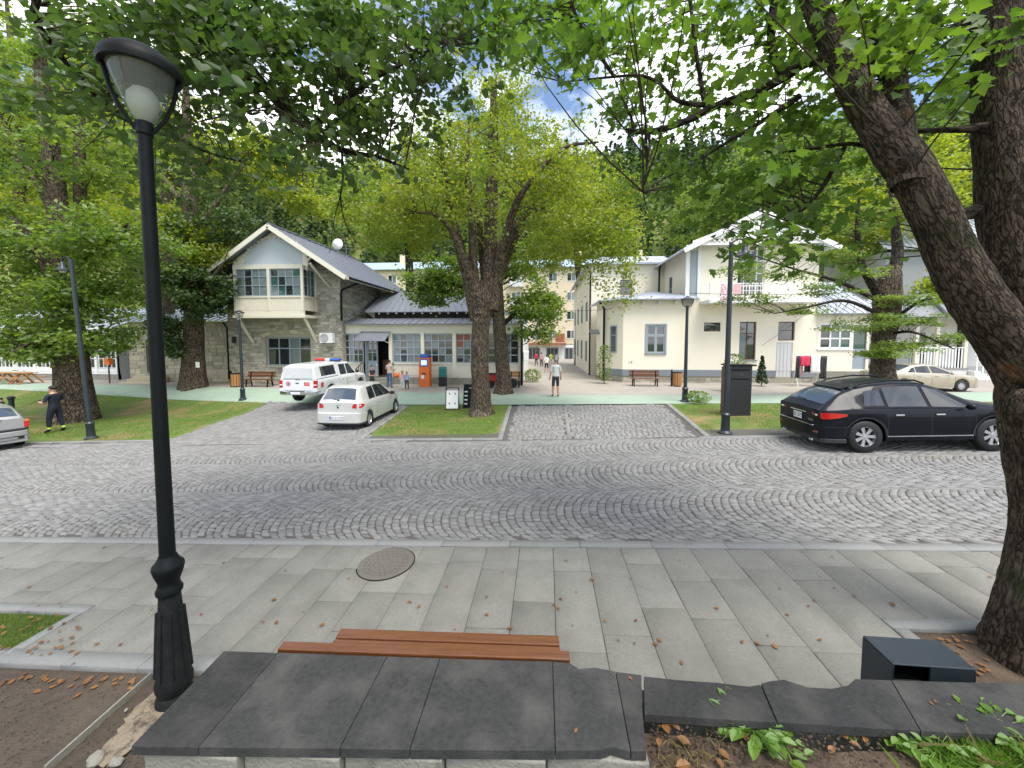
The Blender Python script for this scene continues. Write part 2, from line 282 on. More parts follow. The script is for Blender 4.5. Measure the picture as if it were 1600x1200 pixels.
# ------------------------------------------------------------------ mesh building
class MB:
    def __init__(s): s.v = []; s.f = []; s.m = []
    def add(s, vs, fs, mi=0):
        o = len(s.v); s.v.extend([tuple(p) for p in vs]); s.f.extend([tuple(i + o for i in f) for f in fs]); s.m.extend([mi] * len(fs)); return s
    def box(s, x0, y0, z0, x1, y1, z1, mi=0):
        vs = [(x, y, z) for z in (z0, z1) for y in (y0, y1) for x in (x0, x1)]
        return s.add(vs, [(0, 2, 3, 1), (4, 5, 7, 6), (0, 1, 5, 4), (2, 6, 7, 3), (0, 4, 6, 2), (1, 3, 7, 5)], mi)
    def obox(s, mat4, sx, sy, sz, mi=0):
        vs = [mat4 @ Vector((x * sx / 2, y * sy / 2, z * sz / 2)) for z in (-1, 1) for y in (-1, 1) for x in (-1, 1)]
        return s.add(vs, [(0, 2, 3, 1), (4, 5, 7, 6), (0, 1, 5, 4), (2, 6, 7, 3), (0, 4, 6, 2), (1, 3, 7, 5)], mi)
    def bar(s, a, b, w, h=None, mi=0, up=(0, 0, 1)):
        a, b = Vector(a), Vector(b); h = h or w; d = (b - a); l = d.length; d.normalize()
        u = Vector(up); 
        if abs(d.dot(u)) > .99: u = Vector((0, 1, 0))
        x = d.cross(u).normalized(); z = x.cross(d)
        m = Matrix((x, d, z)).transposed().to_4x4(); m.translation = (a + b) / 2
        return s.obox(m, w, l, h, mi)
    def prism(s, poly, a, b, axis='z', mi=0):
        n = len(poly)
        def P(p, t):
            return {'z': (p[0], p[1], t), 'y': (p[0], t, p[1]), 'x': (t, p[0], p[1])}[axis]
        vs = [P(p, a) for p in poly] + [P(p, b) for p in poly]
        fs = [tuple(range(n))[::-1], tuple(range(n, 2 * n))] + [(i, (i + 1) % n, n + (i + 1) % n, n + i) for i in range(n)]
        return s.add(vs, fs, mi)
    def tube(s, path, rad, n=8, mi=0, cap=True):
        P = [Vector(p) for p in path]; k = len(P)
        if not hasattr(rad, '__len__'): rad = [rad] * k
        vs = []; ref = None
        for i in range(k):
            d = (P[min(i + 1, k - 1)] - P[max(i - 1, 0)]).normalized()
            if ref is None:
                ref = Vector((1, 0, 0)) if abs(d.x) < .8 else Vector((0, 1, 0))
            x = (ref - d * ref.dot(d)).normalized(); y = d.cross(x); ref = x
            for j in range(n):
                a = 2 * math.pi * j / n
                vs.append(P[i] + (x * math.cos(a) + y * math.sin(a)) * rad[i])
        fs = [(i * n + j, i * n + (j + 1) % n, (i + 1) * n + (j + 1) % n, (i + 1) * n + j) for i in range(k - 1) for j in range(n)]
        if cap: fs += [tuple(range(n))[::-1], tuple(range((k - 1) * n, k * n))]
        return s.add(vs, fs, mi)
    def lathe(s, prof, n=16, c=(0, 0, 0), mi=0, axis='z', cap=True):
        vs = []
        for r, z in prof:
            for j in range(n):
                a = 2 * math.pi * j / n; p = (r * math.cos(a), r * math.sin(a), z)
                if axis == 'y': p = (p[0], p[2], p[1])
                if axis == 'x': p = (p[2], p[0], p[1])
                vs.append((p[0] + c[0], p[1] + c[1], p[2] + c[2]))
        k = len(prof)
        fs = [(i * n + j, i * n + (j + 1) % n, (i + 1) * n + (j + 1) % n, (i + 1) * n + j) for i in range(k - 1) for j in range(n)]
        if cap: fs += [tuple(range(n))[::-1], tuple(range((k - 1) * n, k * n))]
        return s.add(vs, fs, mi)
    def ball(s, c, r, n=10, mi=0):
        rx, ry, rz = r if hasattr(r, '__len__') else (r, r, r)
        prof = [(max(1e-4, math.sin(math.pi * i / n)), -math.cos(math.pi * i / n)) for i in range(n + 1)]
        vs = []; k = 2 * n
        for q, z in prof:
            for j in range(k): vs.append((c[0] + rx * q * math.cos(2 * math.pi * j / k), c[1] + ry * q * math.sin(2 * math.pi * j / k), c[2] + rz * z))
        fs = [(i * k + j, i * k + (j + 1) % k, (i + 1) * k + (j + 1) % k, (i + 1) * k + j) for i in range(n) for j in range(k)]
        return s.add(vs, fs, mi)
    def xf(s, m): s.v = [tuple(m @ Vector(p)) for p in s.v]; return s
    def build(s, name, mat, parent=None, smooth=False, bevel=0, kind=None, ang=35):
        me = bpy.data.meshes.new(name); me.from_pydata(s.v, [], s.f)
        mats = mat if isinstance(mat, (list, tuple)) else [mat]
        for q in mats: me.materials.append(M[q] if isinstance(q, str) else q)
        if len(mats) > 1: me.polygons.foreach_set('material_index', s.m)
        if smooth:
            me.polygons.foreach_set('use_smooth', [True] * len(me.polygons)); me.set_sharp_from_angle(angle=R(ang))
        me.update()
        return link(name, me, parent, bevel, kind)
def link(name, me, parent=None, bevel=0, kind=None):
    o = bpy.data.objects.new(name, me); col.objects.link(o)
    if parent is not None: o.parent = parent
    if bevel:
        b = o.modifiers.new('bevel', 'BEVEL'); b.width = bevel; b.segments = 2; b.limit_method = 'ANGLE'; b.harden_normals = False
    if kind: o['kind'] = kind
    return o
def npmesh(name, verts, faces, mat, parent=None, kind=None, smooth=False, mi=None):
    """faces: (n,k) int array"""
    verts = np.asarray(verts, np.float32); faces = np.asarray(faces, np.int32)
    me = bpy.data.meshes.new(name); n, k = faces.shape
    me.vertices.add(len(verts)); me.vertices.foreach_set('co', verts.ravel())
    me.loops.add(n * k); me.loops.foreach_set('vertex_index', faces.ravel())
    me.polygons.add(n); me.polygons.foreach_set('loop_start', np.arange(0, n * k, k, dtype=np.int32))
    for q in (mat if isinstance(mat, (list, tuple)) else [mat]): me.materials.append(M[q])
    if mi is not None: me.polygons.foreach_set('material_index', np.asarray(mi, np.int32))
    if smooth: me.polygons.foreach_set('use_smooth', np.ones(n, bool))
    me.update(calc_edges=True)
    return link(name, me, parent, 0, kind)
def tag(o, label=None, cat=None, group=None, kind=None):
    if label: o['label'] = label
    if cat: o['category'] = cat
    if group: o['group'] = group
    if kind: o['kind'] = kind
    return o
def thing(name, label, cat, loc=(0, 0, 0), rz=0, group=None, scale=1):
    o = bpy.data.objects.new(name, None); col.objects.link(o); o.empty_display_size = .1
    o.location = loc; o.rotation_euler = (0, 0, rz); o.scale = (scale,) * 3
    return tag(o, label, cat, group)
def part(name, mat, parent, fn, **kw):
    m = MB(); fn(m); return m.build(name, mat, parent, **kw)
def boxp(name, mat, parent, *b, **kw):
    return MB().box(*b).build(name, mat, parent, **kw)
def text(name, body, size, mat, parent, loc, rot, extrude=.001, align='CENTER'):
    c = bpy.data.curves.new(name, 'FONT'); c.body = body; c.size = size; c.align_x = align; c.align_y = 'CENTER'; c.extrude = extrude
    t = bpy.data.objects.new(name, c); col.objects.link(t); bpy.context.view_layer.update()
    me = bpy.data.meshes.new_from_object(t.evaluated_get(bpy.context.evaluated_depsgraph_get())); bpy.data.objects.remove(t); me.materials.clear(); me.materials.append(M[mat])
    o = bpy.data.objects.new(name, me); col.objects.link(o); o.parent = parent; o.location = loc; o.rotation_euler = rot
    return o
# ------------------------------------------------------------------ ground, street, paving
def patch(name, c, nx, ny, dz, mat, kind='structure', parent=None):
    c = np.array([p[:2] for p in c], float)         # four corners, anticlockwise
    u = np.linspace(0, 1, nx + 1); v = np.linspace(0, 1, ny + 1); U, V = np.meshgrid(u, v)
    P = ((1 - U) * (1 - V))[..., None] * c[0] + (U * (1 - V))[..., None] * c[1] + (U * V)[..., None] * c[2] + ((1 - U) * V)[..., None] * c[3]
    z = zg(P[..., 0], P[..., 1]) + dz
    vs = np.concatenate([P, z[..., None]], -1).reshape(-1, 3)
    i = np.arange(nx * ny); a = (i // nx) * (nx + 1) + i % nx
    return npmesh(name, vs, np.stack([a, a + 1, a + nx + 2, a + nx + 1], 1), mat, parent, kind, smooth=True)

def hill_h(x, y):
    base = np.clip(y - 82 + .10 * np.abs(x + 10), 0, None)
    side = np.clip(np.abs(x + 5) - 95, 0, None) * .6 * sstep(-20, 40, y)
    h = .90 * base + side
    cap = 118 + 8 * np.sin(x * .021 + 1)
    return cap * (1 - np.exp(-h / cap * 1.25))
xs = np.linspace(-420, 420, 85); ys = np.concatenate([np.linspace(-60, 60, 41), np.linspace(66, 420, 50)])
X, Y = np.meshgrid(xs, ys); Z = zg(X, Y) - .12 + hill_h(X, Y) * .98
Z = Z - 2.2 * (1 - sstep(12, 26, np.hypot(X + 4, Y - 10))) * 0 - .15 * sstep(26, 60, Y)
i = np.arange((len(xs) - 1) * (len(ys) - 1)); nx = len(xs) - 1; a = (i // nx) * (nx + 1) + i % nx
gr = npmesh('ground', np.stack([X, Y, Z], -1).reshape(-1, 3), np.stack([a, a + 1, a + nx + 2, a + nx + 1], 1), 'lawn', kind='structure', smooth=True)

road = patch('road', [(-34, 5.4), (34, 5.4), (34, 11.75), (-34, 11.75)], 34, 4, .019, 'joint')
drive_l = patch('entrance_road', [(-12.6, 11.754), (-5.75, 11.754), (-6.3, 17.2), (-14.2, 18.4)], 24, 24, .018, 'joint')
drive_r = patch('entrance_road', [(-1.28, 11.0), (4.42, 11.0), (4.9, 16.05), (-1.42, 16.5)], 24, 24, .017, 'joint')

def seg_arc_cobbles(x0, x1, y0, y1, nb, s=.138):
    w = (y1 - y0) / nb; am = R(50); Rr = w / (2 * math.sin(am)); out = []
    for b in range(nb):
        yc = y0 + w * (b + .5); nseg = int(round(2 * am * Rr / (s * .98)))
        off = rng.uniform(0, 1)
        for i in range(int((x1 - x0) / s) + 6):
            xc = x0 + (i + off) * s
            ph = .5 * (i % 2) + rng.uniform(-.15, .15)
            ed = np.linspace(-am, am, nseg + 1) + rng.normal(0, .010, nseg + 1)
            ed[1:-1] += (ph - .25) * (2 * am / nseg) * .8; ed[0], ed[-1] = -am, am
            for j in range(nseg):
                a0, a1 = ed[j], ed[j + 1]
                g = .011 / Rr
                a0 += g; a1 -= g
                r0, r1 = xc, xc + s * .90
                jj = lambda: rng.normal(0, .007)
                q = []
                for aa, xx in ((a0, r0), (a1, r0), (a1, r1), (a0, r1)):
                    q.append((xx - Rr * (math.cos(aa) - math.cos(am)) + jj(), yc + Rr * math.sin(aa) + jj()))
                out.append(q)
    q = np.array(out)
    return q[:, [0, 3, 2, 1]]
def row_cobbles(x0, x1, y0, y1, s=.17, wav=.12):
    out = []; y = y0
    while y < y1:
        x = x0 + rng.uniform(-s, 0); h = s * rng.uniform(.88, 1.1)
        while x < x1:
            l = s * rng.uniform(.8, 1.25)
            f = lambda xx, yy: (xx + rng.normal(0, .006), yy + wav * math.sin(xx * .9 + yy * .4) + rng.normal(0, .006))
            out.append([f(x, y), f(x + l - .02, y), f(x + l - .02, y + h - .02), f(x, y + h - .02)])
            x += l
        y += h
    return np.array(out)
def inpoly(p, poly):
    poly = np.array([q[:2] for q in poly]); ins = np.zeros(len(p), bool); n = len(poly)
    for i in range(n):
        x0, y0 = poly[i]; x1, y1 = poly[(i + 1) % n]
        c = ((y0 > p[:, 1]) != (y1 > p[:, 1])) & (p[:, 0] < (x1 - x0) * (p[:, 1] - y0) / (y1 - y0 + 1e-12) + x0)
        ins ^= c
    return ins
def visible(x, y, margin=1.5):
    d = y * math.cos(PS) - x * math.sin(PS); u = x * math.cos(PS) + y * math.sin(PS)
    return np.abs(u) < d * 1.34 + margin
def stone_arrays(q, h=.034, bev=.012, hj=.0035):
    n = len(q); c = q.mean(1, keepdims=True)
    ins = q + (c - q) / np.maximum(np.linalg.norm(c - q, axis=2, keepdims=True), 1e-6) * bev * 1.3
    ht = h + rng.normal(0, hj, n)[:, None]; tl = rng.normal(0, .0018, (n, 4))
    z0 = zg(q[..., 0], q[..., 1]); 
    r0 = np.concatenate([q, (z0 - .01)[..., None]], -1)
    r1 = np.concatenate([q, (z0 + ht - bev * .8 + tl)[..., None]], -1)
    r2 = np.concatenate([ins, (z0 + ht + tl)[..., None]], -1)
    V = np.concatenate([r0, r1, r2], 1)             # n,12,3
    f = []
    for k in range(4):
        k2 = (k + 1) % 4; f += [(k, k2, 4 + k2, 4 + k), (4 + k, 4 + k2, 8 + k2, 8 + k)]
    f.append((8, 9, 10, 11))
    return V, np.array(f)
def lay(q, parent, name, mat, n_single):
    V, f = stone_arrays(q)
    d = q.mean(1); dd = np.hypot(d[:, 0], d[:, 1]); inf = visible(d[:, 0], d[:, 1], -.2)
    order = np.argsort(np.where(inf, dd, 1e9)); single = order[:n_single]; rest = np.setdiff1d(np.arange(len(q)), single)
    for k in single:
        npmesh(name, V[k], f, mat, parent, smooth=False)
    Vr = V[rest]; F = (f[None] + (np.arange(len(rest)) * 12)[:, None, None]).reshape(-1, 4)
    npmesh(name, Vr.reshape(-1, 3), F, mat, parent, kind='stuff')

q = seg_arc_cobbles(-19, 17, 5.44, 10.86, 3)
c = q.mean(1)
lim = np.where(c[:, 0] < -1.3, np.interp(c[:, 0], [-19, -12.5, -5.6, -1.3], [11.4, 11.4, 11.3, 10.9]), 10.62)
keep = visible(c[:, 0], c[:, 1]) & (q[..., 1].min(1) > 5.44)
q1 = q[keep]
lay(q1, road, 'cobblestone', 'cobble', 300)
q2 = row_cobbles(-19, 5, 10.88, 11.74); c = q2.mean(1)
q2 = q2[visible(c[:, 0], c[:, 1]) & (c[:, 0] < -1.2) & ~inpoly(c, [(-5.6, 11.1), (-1, 10.9), (-1, 12), (-5.6, 12)]) & ~inpoly(c, [(-25, 11.35), (-13, 11.35), (-13, 12), (-25, 12)])]
lay(q2, road, 'cobblestone', 'cobble', 0)
q3 = row_cobbles(-14.5, -5, 11.78, 18.2); c = q3.mean(1)
lay(q3[inpoly(c, [(-12.6, 11.7), (-5.85, 11.7), (-6.4, 17.1), (-14.1, 18.3)])], drive_l, 'cobblestone', 'cobble', 300)
q4 = row_cobbles(-1.5, 5, 10.9, 16.5, .16); c = q4.mean(1)
k4 = inpoly(c, [(-1.08, 10.9), (4.2, 10.9), (4.72, 16.05), (-1.2, 16.45)]) & ~inpoly(c, [(.62, 10.9), (.78, 10.9), (.88, 16.4), (.72, 16.4)])
lay(q4[k4], drive_r, 'cobblestone', 'cobble', 300)

def stone_run(a, b, w, L, parent, name, mat, h=.036, side=1, gap=.006):
    """a row of long kerb stones from a to b, each a piece of its own"""
    a, b = Vector(a[:2]), Vector(b[:2]); d = (b - a); n = max(1, int(round(d.length / L))); t = d.normalized(); s = Vector((-t.y, t.x)) * side * w
    for i in range(n):
        p = a + d * (i / n) + t * gap / 2; e = a + d * ((i + 1) / n) - t * gap / 2
        q = np.array([[p, e, e + s, p + s]]) if side > 0 else np.array([[p, p + s, e + s, e]])
        V, f = stone_arrays(q, h, .005, .001); npmesh(name, V[0], f, mat, parent)

slabbed = patch('pavement', [(-12, 2.0), (12, 2.0), (12, 5.45), (-12, 5.45)], 12, 4, -.012, 'slabjoint')
stone_run((-10.4, 5.26), (10.4, 5.26), .17, 1.0, slabbed, 'kerb_stone', 'kerb', .040)
# paving slabs in staggered columns running away from the wall
SL = [(-12, 3.86), (-5.35, 3.86)]
def near_edge(x):
    if x < -5.28: return 3.915
    if x < -2.2: return 3.275
    if x < 3.36: return 2.40
    return 4.005
edges = sorted({*np.round(np.arange(-5.28, -9.8, -.455), 3), *np.round(np.linspace(-5.28, -2.2, 8), 3), *np.round(np.linspace(-2.2, 3.36, 13), 3), *np.round(np.arange(3.36, 9.8, .455), 3)})
for k in range(len(edges) - 1):
    x, xe = edges[k], edges[k + 1]; y0 = near_edge((x + xe) / 2); y = 5.25; first = True
    while y > y0 + .02:
        l = rng.uniform(.3, .7) if first else rng.choice([.62, .8, 1.0, 1.25]); first = False
        ye = max(y0, y - l)
        if ye - y0 < .2: ye = y0
        g = .003
        q = np.array([[(x + g, ye + g), (xe - g, ye + g), (xe - g, y - g), (x + g, y - g)]])
        if visible((x + xe) / 2, y, .8):
            V, f = stone_arrays(q, .034, .003, .0010); npmesh('paving_slab', V[0], f, 'slab', slabbed)
        y = ye
# light border strips round the planting cut-outs
stone_run((-9.5, 3.78), (-5.28, 3.78), .13, .9, slabbed, 'kerb_stone', 'kerb', .044)
stone_run((-5.28, 3.20), (-5.28, 3.78), .11, .6, slabbed, 'kerb_stone', 'kerb', .044)
stone_run((-9.4, 3.10), (-2.2, 3.10), .17, .8, slabbed, 'kerb_stone', 'kerb', .046)
stone_run((3.36, 3.86), (9, 3.86), .14, .9, slabbed, 'kerb_stone', 'kerb', .046)
stone_run((3.36, 3.86), (3.36, 2.6), .13, .6, slabbed, 'kerb_stone', 'kerb', .046, side=1)
# manhole in the pavement
mh = MB(); mh.lathe([(.40, -.01), (.40, .018), (.385, .022), (.375, .018), (.36, .022), (.30, .023), (.29, .019), (.2, .023), (.02, .024)], 40)
mh = mh.build('manhole_cover', 'manhole', smooth=True, ang=25); mh.location = (-2.12, 4.83, zgf(-2.12, 4.83) + .022); mh.rotation_euler = (0, -.04, 0); mh.scale = (.91, .91, 1)
part('cast_pattern', 'manhole', mh, lambda m: [m.box(r_ * math.cos(a_) - .012, r_ * math.sin(a_) - .012, .02, r_ * math.cos(a_) + .012, r_ * math.sin(a_) + .012, .028) for r_, n_ in ((.10, 8), (.17, 14), (.24, 20), (.31, 26)) for a_ in np.arange(n_) * 2 * math.pi / n_], kind='stuff')
part('frame_ring', 'iron', mh, lambda m: m.lathe([(.402, -.01), (.402, .014), (.418, .014), (.418, -.01)], 40, cap=False))
tag(mh, 'round brown iron manhole cover set in the pale pavement slabs', 'manhole cover')

# planting beds cut into the pavement
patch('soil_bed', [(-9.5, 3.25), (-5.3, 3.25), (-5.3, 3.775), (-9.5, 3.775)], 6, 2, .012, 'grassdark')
patch('soil_bed', [(3.5, 2.35), (9, 2.35), (9, 3.855), (3.5, 3.855)], 6, 3, .014, 'soil')
dirt = patch('dirt_ground', [(-9, .2), (-1.9, .2), (-1.9, 3.11), (-9, 3.11)], 14, 8, -.004, 'dirt')

# kerbs and lawns on the far side of the street
def zone(name, c, mat='lawn', dz=.012, nx=24, ny=24): return patch(name, c, nx, ny, dz, mat)
far_kerb = MB().build('kerb', 'kerb', kind='structure')
lawn_a = zone('lawn', [(-34, 11.55), (-12.45, 11.55), (-14.05, 18.5), (-34, 20.9)], nx=40)
lawn_b = zone('lawn', [(-5.62, 11.30), (-1.42, 11.12), (-1.62, 16.75), (-6.3, 17.25)])
lawn_c = zone('lawn', [(4.55, 10.95), (34, 10.75), (34, 13.5), (5.0, 16.3)], nx=40)
stone_run((-13.1, 11.5), (-34, 11.5), .16, 1.2, far_kerb, 'kerb_stone', 'kerb', .04, -1)
stone_run((-5.75, 11.16), (-1.25, 10.98), .15, .9, far_kerb, 'kerb_stone', 'kerb', .05, 1)
stone_run((-1.25, 11.0), (-1.45, 16.5), .15, .9, far_kerb, 'kerb_stone', 'kerb', .05, 1)
stone_run((-5.78, 11.2), (-6.42, 17.0), .15, .9, far_kerb, 'kerb_stone', 'kerb', .05, -1)
stone_run((4.25, 10.74), (30, 10.56), .20, 1.2, far_kerb, 'kerb_stone', 'kerb', .05, 1)
stone_run((4.42, 10.96), (4.9, 16.0), .15, .9, far_kerb, 'kerb_stone', 'kerb', .05, -1)
stone_run((.64, 11.0), (.76, 16.35), .12, .6, drive_r, 'kerb_stone', 'cobble', .034, -1)
bike = patch('bike_path', [(-36, 20.55), (34, 13.4), (34, 15.9), (-36, 22.6)], 70, 3, .016, 'bikepath')
# bend the path: rebuild it as two straight runs that meet the drives
bpy.data.objects.remove(bike)
bike = patch('bike_path', [(-36, 20.35), (-14.4, 18.16), (-14.2, 20.35), (-36, 22.3)], 60, 12, .020, 'bikepath')
bike2 = patch('bike_path', [(-14.4, 18.16), (34, 13.16), (34, 15.7), (-14.2, 20.35)], 140, 12, .021, 'bikepath')
plaza = patch('plaza', [(-36, 22.3), (-14.2, 20.35), (-14.2, 30), (-36, 30)], 60, 30, .010, 'plaza')
plaza2 = patch('plaza', [(-14.2, 20.35), (34, 15.7), (34, 32), (-14.2, 32)], 120, 50, .011, 'plaza')
lane = patch('side_street', [(-4, 31.9), (14, 31.9), (16, 66), (-10, 66)], 12, 14, .011, 'plaza')

# ------------------------------------------------------------------ grass, fallen leaves (uncountable)
def blades(name, pts, h, w, mat, parent=None, lean=.35, hz=None):
    n = len(pts); a = rng.uniform(0, 2 * math.pi, n); hh = h * rng.uniform(.5, 1.2, n); ww = w * rng.uniform(.7, 1.3, n)
    z = (zg(pts[:, 0], pts[:, 1]) if hz is None else hz)
    b = np.stack([pts[:, 0], pts[:, 1], np.broadcast_to(z, (n,))], -1); dx = np.stack([np.cos(a), np.sin(a), 0 * a], -1)
    la = rng.uniform(0, 2 * math.pi, n); ln = np.stack([np.cos(la), np.sin(la), 0 * la], -1) * (hh * lean * rng.uniform(.2, 1.6, n))[:, None]
    up = np.array([0, 0, 1.]) * hh[:, None]
    V = np.stack([b - dx * ww[:, None], b + dx * ww[:, None], b + ln * .4 + up * .6 + dx * ww[:, None] * .6, b + ln + up], 1)
    return npmesh(name, V.reshape(-1, 3), (np.array([[0, 1, 2, 3]]) + np.arange(n)[:, None] * 4), mat, parent, kind='stuff')
def scatter(poly, n):
    P = np.array([p[:2] for p in poly]); lo, hi = P.min(0), P.max(0); out = []
    while sum(map(len, out)) < n:
        p = rng.uniform(lo, hi, (n * 2, 2)); out.append(p[inpoly(p, P)])
    return np.concatenate(out)[:n]
def nz(p, s, o=0.): return np.array([mnoise.noise(Vector((a * s + o, b * s - o, .3))) for a, b in p])
for nm, poly, n, thr in (('grass', [(-27, 11.75), (-12.95, 11.75), (-14.5, 18.3), (-30, 20)], 46000, -.20), ('grass', [(-5.5, 11.4), (-1.5, 11.25), (-1.7, 16.4), (-6.2, 16.8)], 17000, .02), ('grass', [(4.75, 11.05), (17, 10.9), (17, 14.6), (5.15, 15.8)], 24000, -.16)):
    p = scatter(poly, n); p = p[visible(p[:, 0], p[:, 1], 1)]; v = nz(p, .45, 3.) + .35 * nz(p, 1.7, 9.)
    if n == 17000: v = v + .30 - .12 * np.abs(p[:, 0] + 2.6) + .05 * (p[:, 1] - 13)
    g = p[v > thr]
    tag(blades(nm, g, .055, .008, 'grass'), 'short green lawn grass with brown bare patches', 'grass')
p = scatter([(-9.3, 3.27), (-5.32, 3.27), (-5.32, 3.76), (-9.3, 3.76)], 9000); p = p[visible(p[:, 0], p[:, 1], .5)]
tag(blades('grass', p, .05, .005, 'grass'), 'dark lawn grass in the bed cut into the pavement', 'grass')
p = scatter([(3.55, 2.7), (7, 2.7), (7, 3.84), (3.55, 3.84)], 1500); p = p[nz(p, 2.) > .12]
tag(blades('grass', p, .045, .005, 'grass'), 'thin grass tufts in the bed round the big trunk', 'grass')

LEAF_O = np.array([(0, -.5), (.22, -.3), (.34, 0), (.24, .28), (0, .55), (-.24, .28), (-.34, 0), (-.22, -.3)])
def lying_leaf(p, z, s, rz, curl):
    m = MB(); v = [(0, 0, curl * .15 * s)]
    for x_, y_ in LEAF_O: v.append((x_ * s, y_ * s, (abs(x_) * curl + abs(y_) * .3 * curl) * s))
    m.add(v, [(0, k, k % 8 + 1) for k in range(1, 9)])
    m.xf(Matrix.Translation((p[0], p[1], z)) @ Matrix.Rotation(rz, 4, 'Z') @ Matrix.Rotation(rng.normal(0, .12), 4, 'X'))
    return m
allm = MB()
def leaf_on(px, py, s=.05, z0=.048):
    g = G(px, py, z0); m = lying_leaf(g, g.z, s * rng.uniform(.7, 1.25), rng.uniform(0, 6.28), rng.uniform(.02, .3)); allm.add(m.v, m.f)
for px, py in [(411, 971), (503, 976), (545, 903), (428, 937), (432, 972), (655, 947), (797, 981), (872, 950), (876, 935), (945, 970), (1030, 1000), (1024, 1006), (1183, 1005), (1211, 1010), (1272, 938), (1304, 918), (1395, 944), (151, 1006), (188, 1007), (45, 917), (349, 879), (163, 855), (884, 875), (640, 940), (1160, 1002), (1065, 1035), (1300, 870), (1548, 900), (980, 1057), (760, 960), (925, 905), (1120, 950), (1230, 960)]: leaf_on(px, py)
for _ in range(40): leaf_on(rng.uniform(20, 1540), rng.uniform(864, 1040), .035)
for _ in range(50): leaf_on(rng.uniform(0, 1540), rng.uniform(720, 850), .04)
for _ in range(34):                                       # along the dirt edge by the pavement
    px = rng.uniform(0, 215); leaf_on(px, 1052 + abs(rng.normal(0, 12)) + (6 if px > 100 else 0), .055, .012)
for _ in range(40): leaf_on(rng.uniform(1430, 1560), rng.uniform(992, 1060), .05, .03)
for _ in range(34): leaf_on(rng.uniform(0, 125), rng.uniform(958, 1028), .045, .055)
for _ in range(160):
    p = scatter([(-24, 11.8), (-13, 11.8), (-14.5, 18.2), (-28, 19)], 1)[0]; m = lying_leaf(p, zgf(*p) + .05, .07, rng.uniform(0, 6), .4); allm.add(m.v, m.f)
o = allm.build('leaves', 'dryleaf', kind='stuff'); tag(o, 'scattered orange and brown fallen leaves on pavement and lawns', 'fallen leaves')

# ------------------------------------------------------------------ wooded hill (one mass)
def quads_at(C, size, tilt=None, aspect=1.):
    n = len(C); a = rng.uniform(0, 2 * math.pi, n); nrm = rng.normal(0, 1, (n, 3)); nrm[:, 2] = np.abs(nrm[:, 2]) + .35
    nrm /= np.linalg.norm(nrm, axis=1, keepdims=True)
    t = np.stack([np.cos(a), np.sin(a), 0 * a], -1); t -= nrm * (t * nrm).sum(1, keepdims=True); t /= np.linalg.norm(t, axis=1, keepdims=True)
    b = np.cross(nrm, t); s = (size * rng.uniform(.6, 1.3, n))[:, None] * .5
    V = np.stack([C - t * s * aspect, C - b * s * .7 + nrm * s * .15, C + t * s * aspect, C + b * s * .7 + nrm * s * .15], 1)
    return V
def forest(name, n, conifer, mat, label, seed):
    r = np.random.default_rng(seed); out = []
    y = 84 + 150 * r.uniform(0, 1, n) ** 1.3; x = r.uniform(-1, 1, n) * (y * 1.25 + 30) - .09 * y
    for k in range(n):
        z0 = hill_h(x[k], y[k]) + zgf(x[k], y[k]); far = y[k] / 100.
        if conifer:
            h = r.uniform(11, 19); m = int(95 / far); t = r.uniform(.08, 1, m) ** .8; rad = (1 - t) * h * .19 + .2; an = r.uniform(0, 6.283, m); rr = rad * np.sqrt(r.uniform(.35, 1, m))
            out.append(np.stack([x[k] + rr * np.cos(an), y[k] + rr * np.sin(an), z0 + t * h - rr * .25], -1))
        else:
            h = r.uniform(7, 13); m = int(95 / far); d = r.normal(0, 1, (m, 3)); d /= np.linalg.norm(d, axis=1, keepdims=True); d *= (r.uniform(.55, 1, m) ** .4)[:, None]
            out.append(np.array([x[k], y[k], z0 + h * .58]) + d * np.array([h * .36, h * .36, h * .46]))
    C = np.concatenate(out); V = quads_at(C, 1.5 * (C[:, 1] / 130.) ** .8)
    o = npmesh(name, V.reshape(-1, 3), np.arange(len(C) * 4).reshape(-1, 4), mat, kind='stuff'); tag(o, label, 'forest'); return o
forest('forest', 900, True, 'needle', 'dark conifer wood covering the steep hillside', 5)
forest('forest', 1500, False, 'leafhill', 'mixed green broadleaf wood covering the steep hillside', 6)
# ------------------------------------------------------------------ buildings: helpers
class Fr:
    """a facade frame: o origin (x,y), u along the wall; n points out of the wall"""
    def __init__(s, o, u): s.o = Vector((o[0], o[1], 0)); s.u = Vector((u[0], u[1], 0)).normalized(); s.n = Vector((s.u.y, -s.u.x, 0))
    def p(s, a, z, c=0): return s.o + s.u * a + s.n * c + Vector((0, 0, z))
    def box(s, m, a0, z0, c0, a1, z1, c1, mi=0):
        vs = [s.p(a, z, c) for z in (z0, z1) for c in (c0, c1) for a in (a0, a1)]
        m.add(vs, [(0, 1, 3, 2), (4, 6, 7, 5), (0, 4, 5, 1), (2, 3, 7, 6), (0, 2, 6, 4), (1, 5, 7, 3)], mi)
def fbox(fr, name, mat, parent, a0, z0, c0, a1, z1, c1, **kw):
    m = MB(); fr.box(m, a0, z0, c0, a1, z1, c1); return m.build(name, mat, parent, **kw)
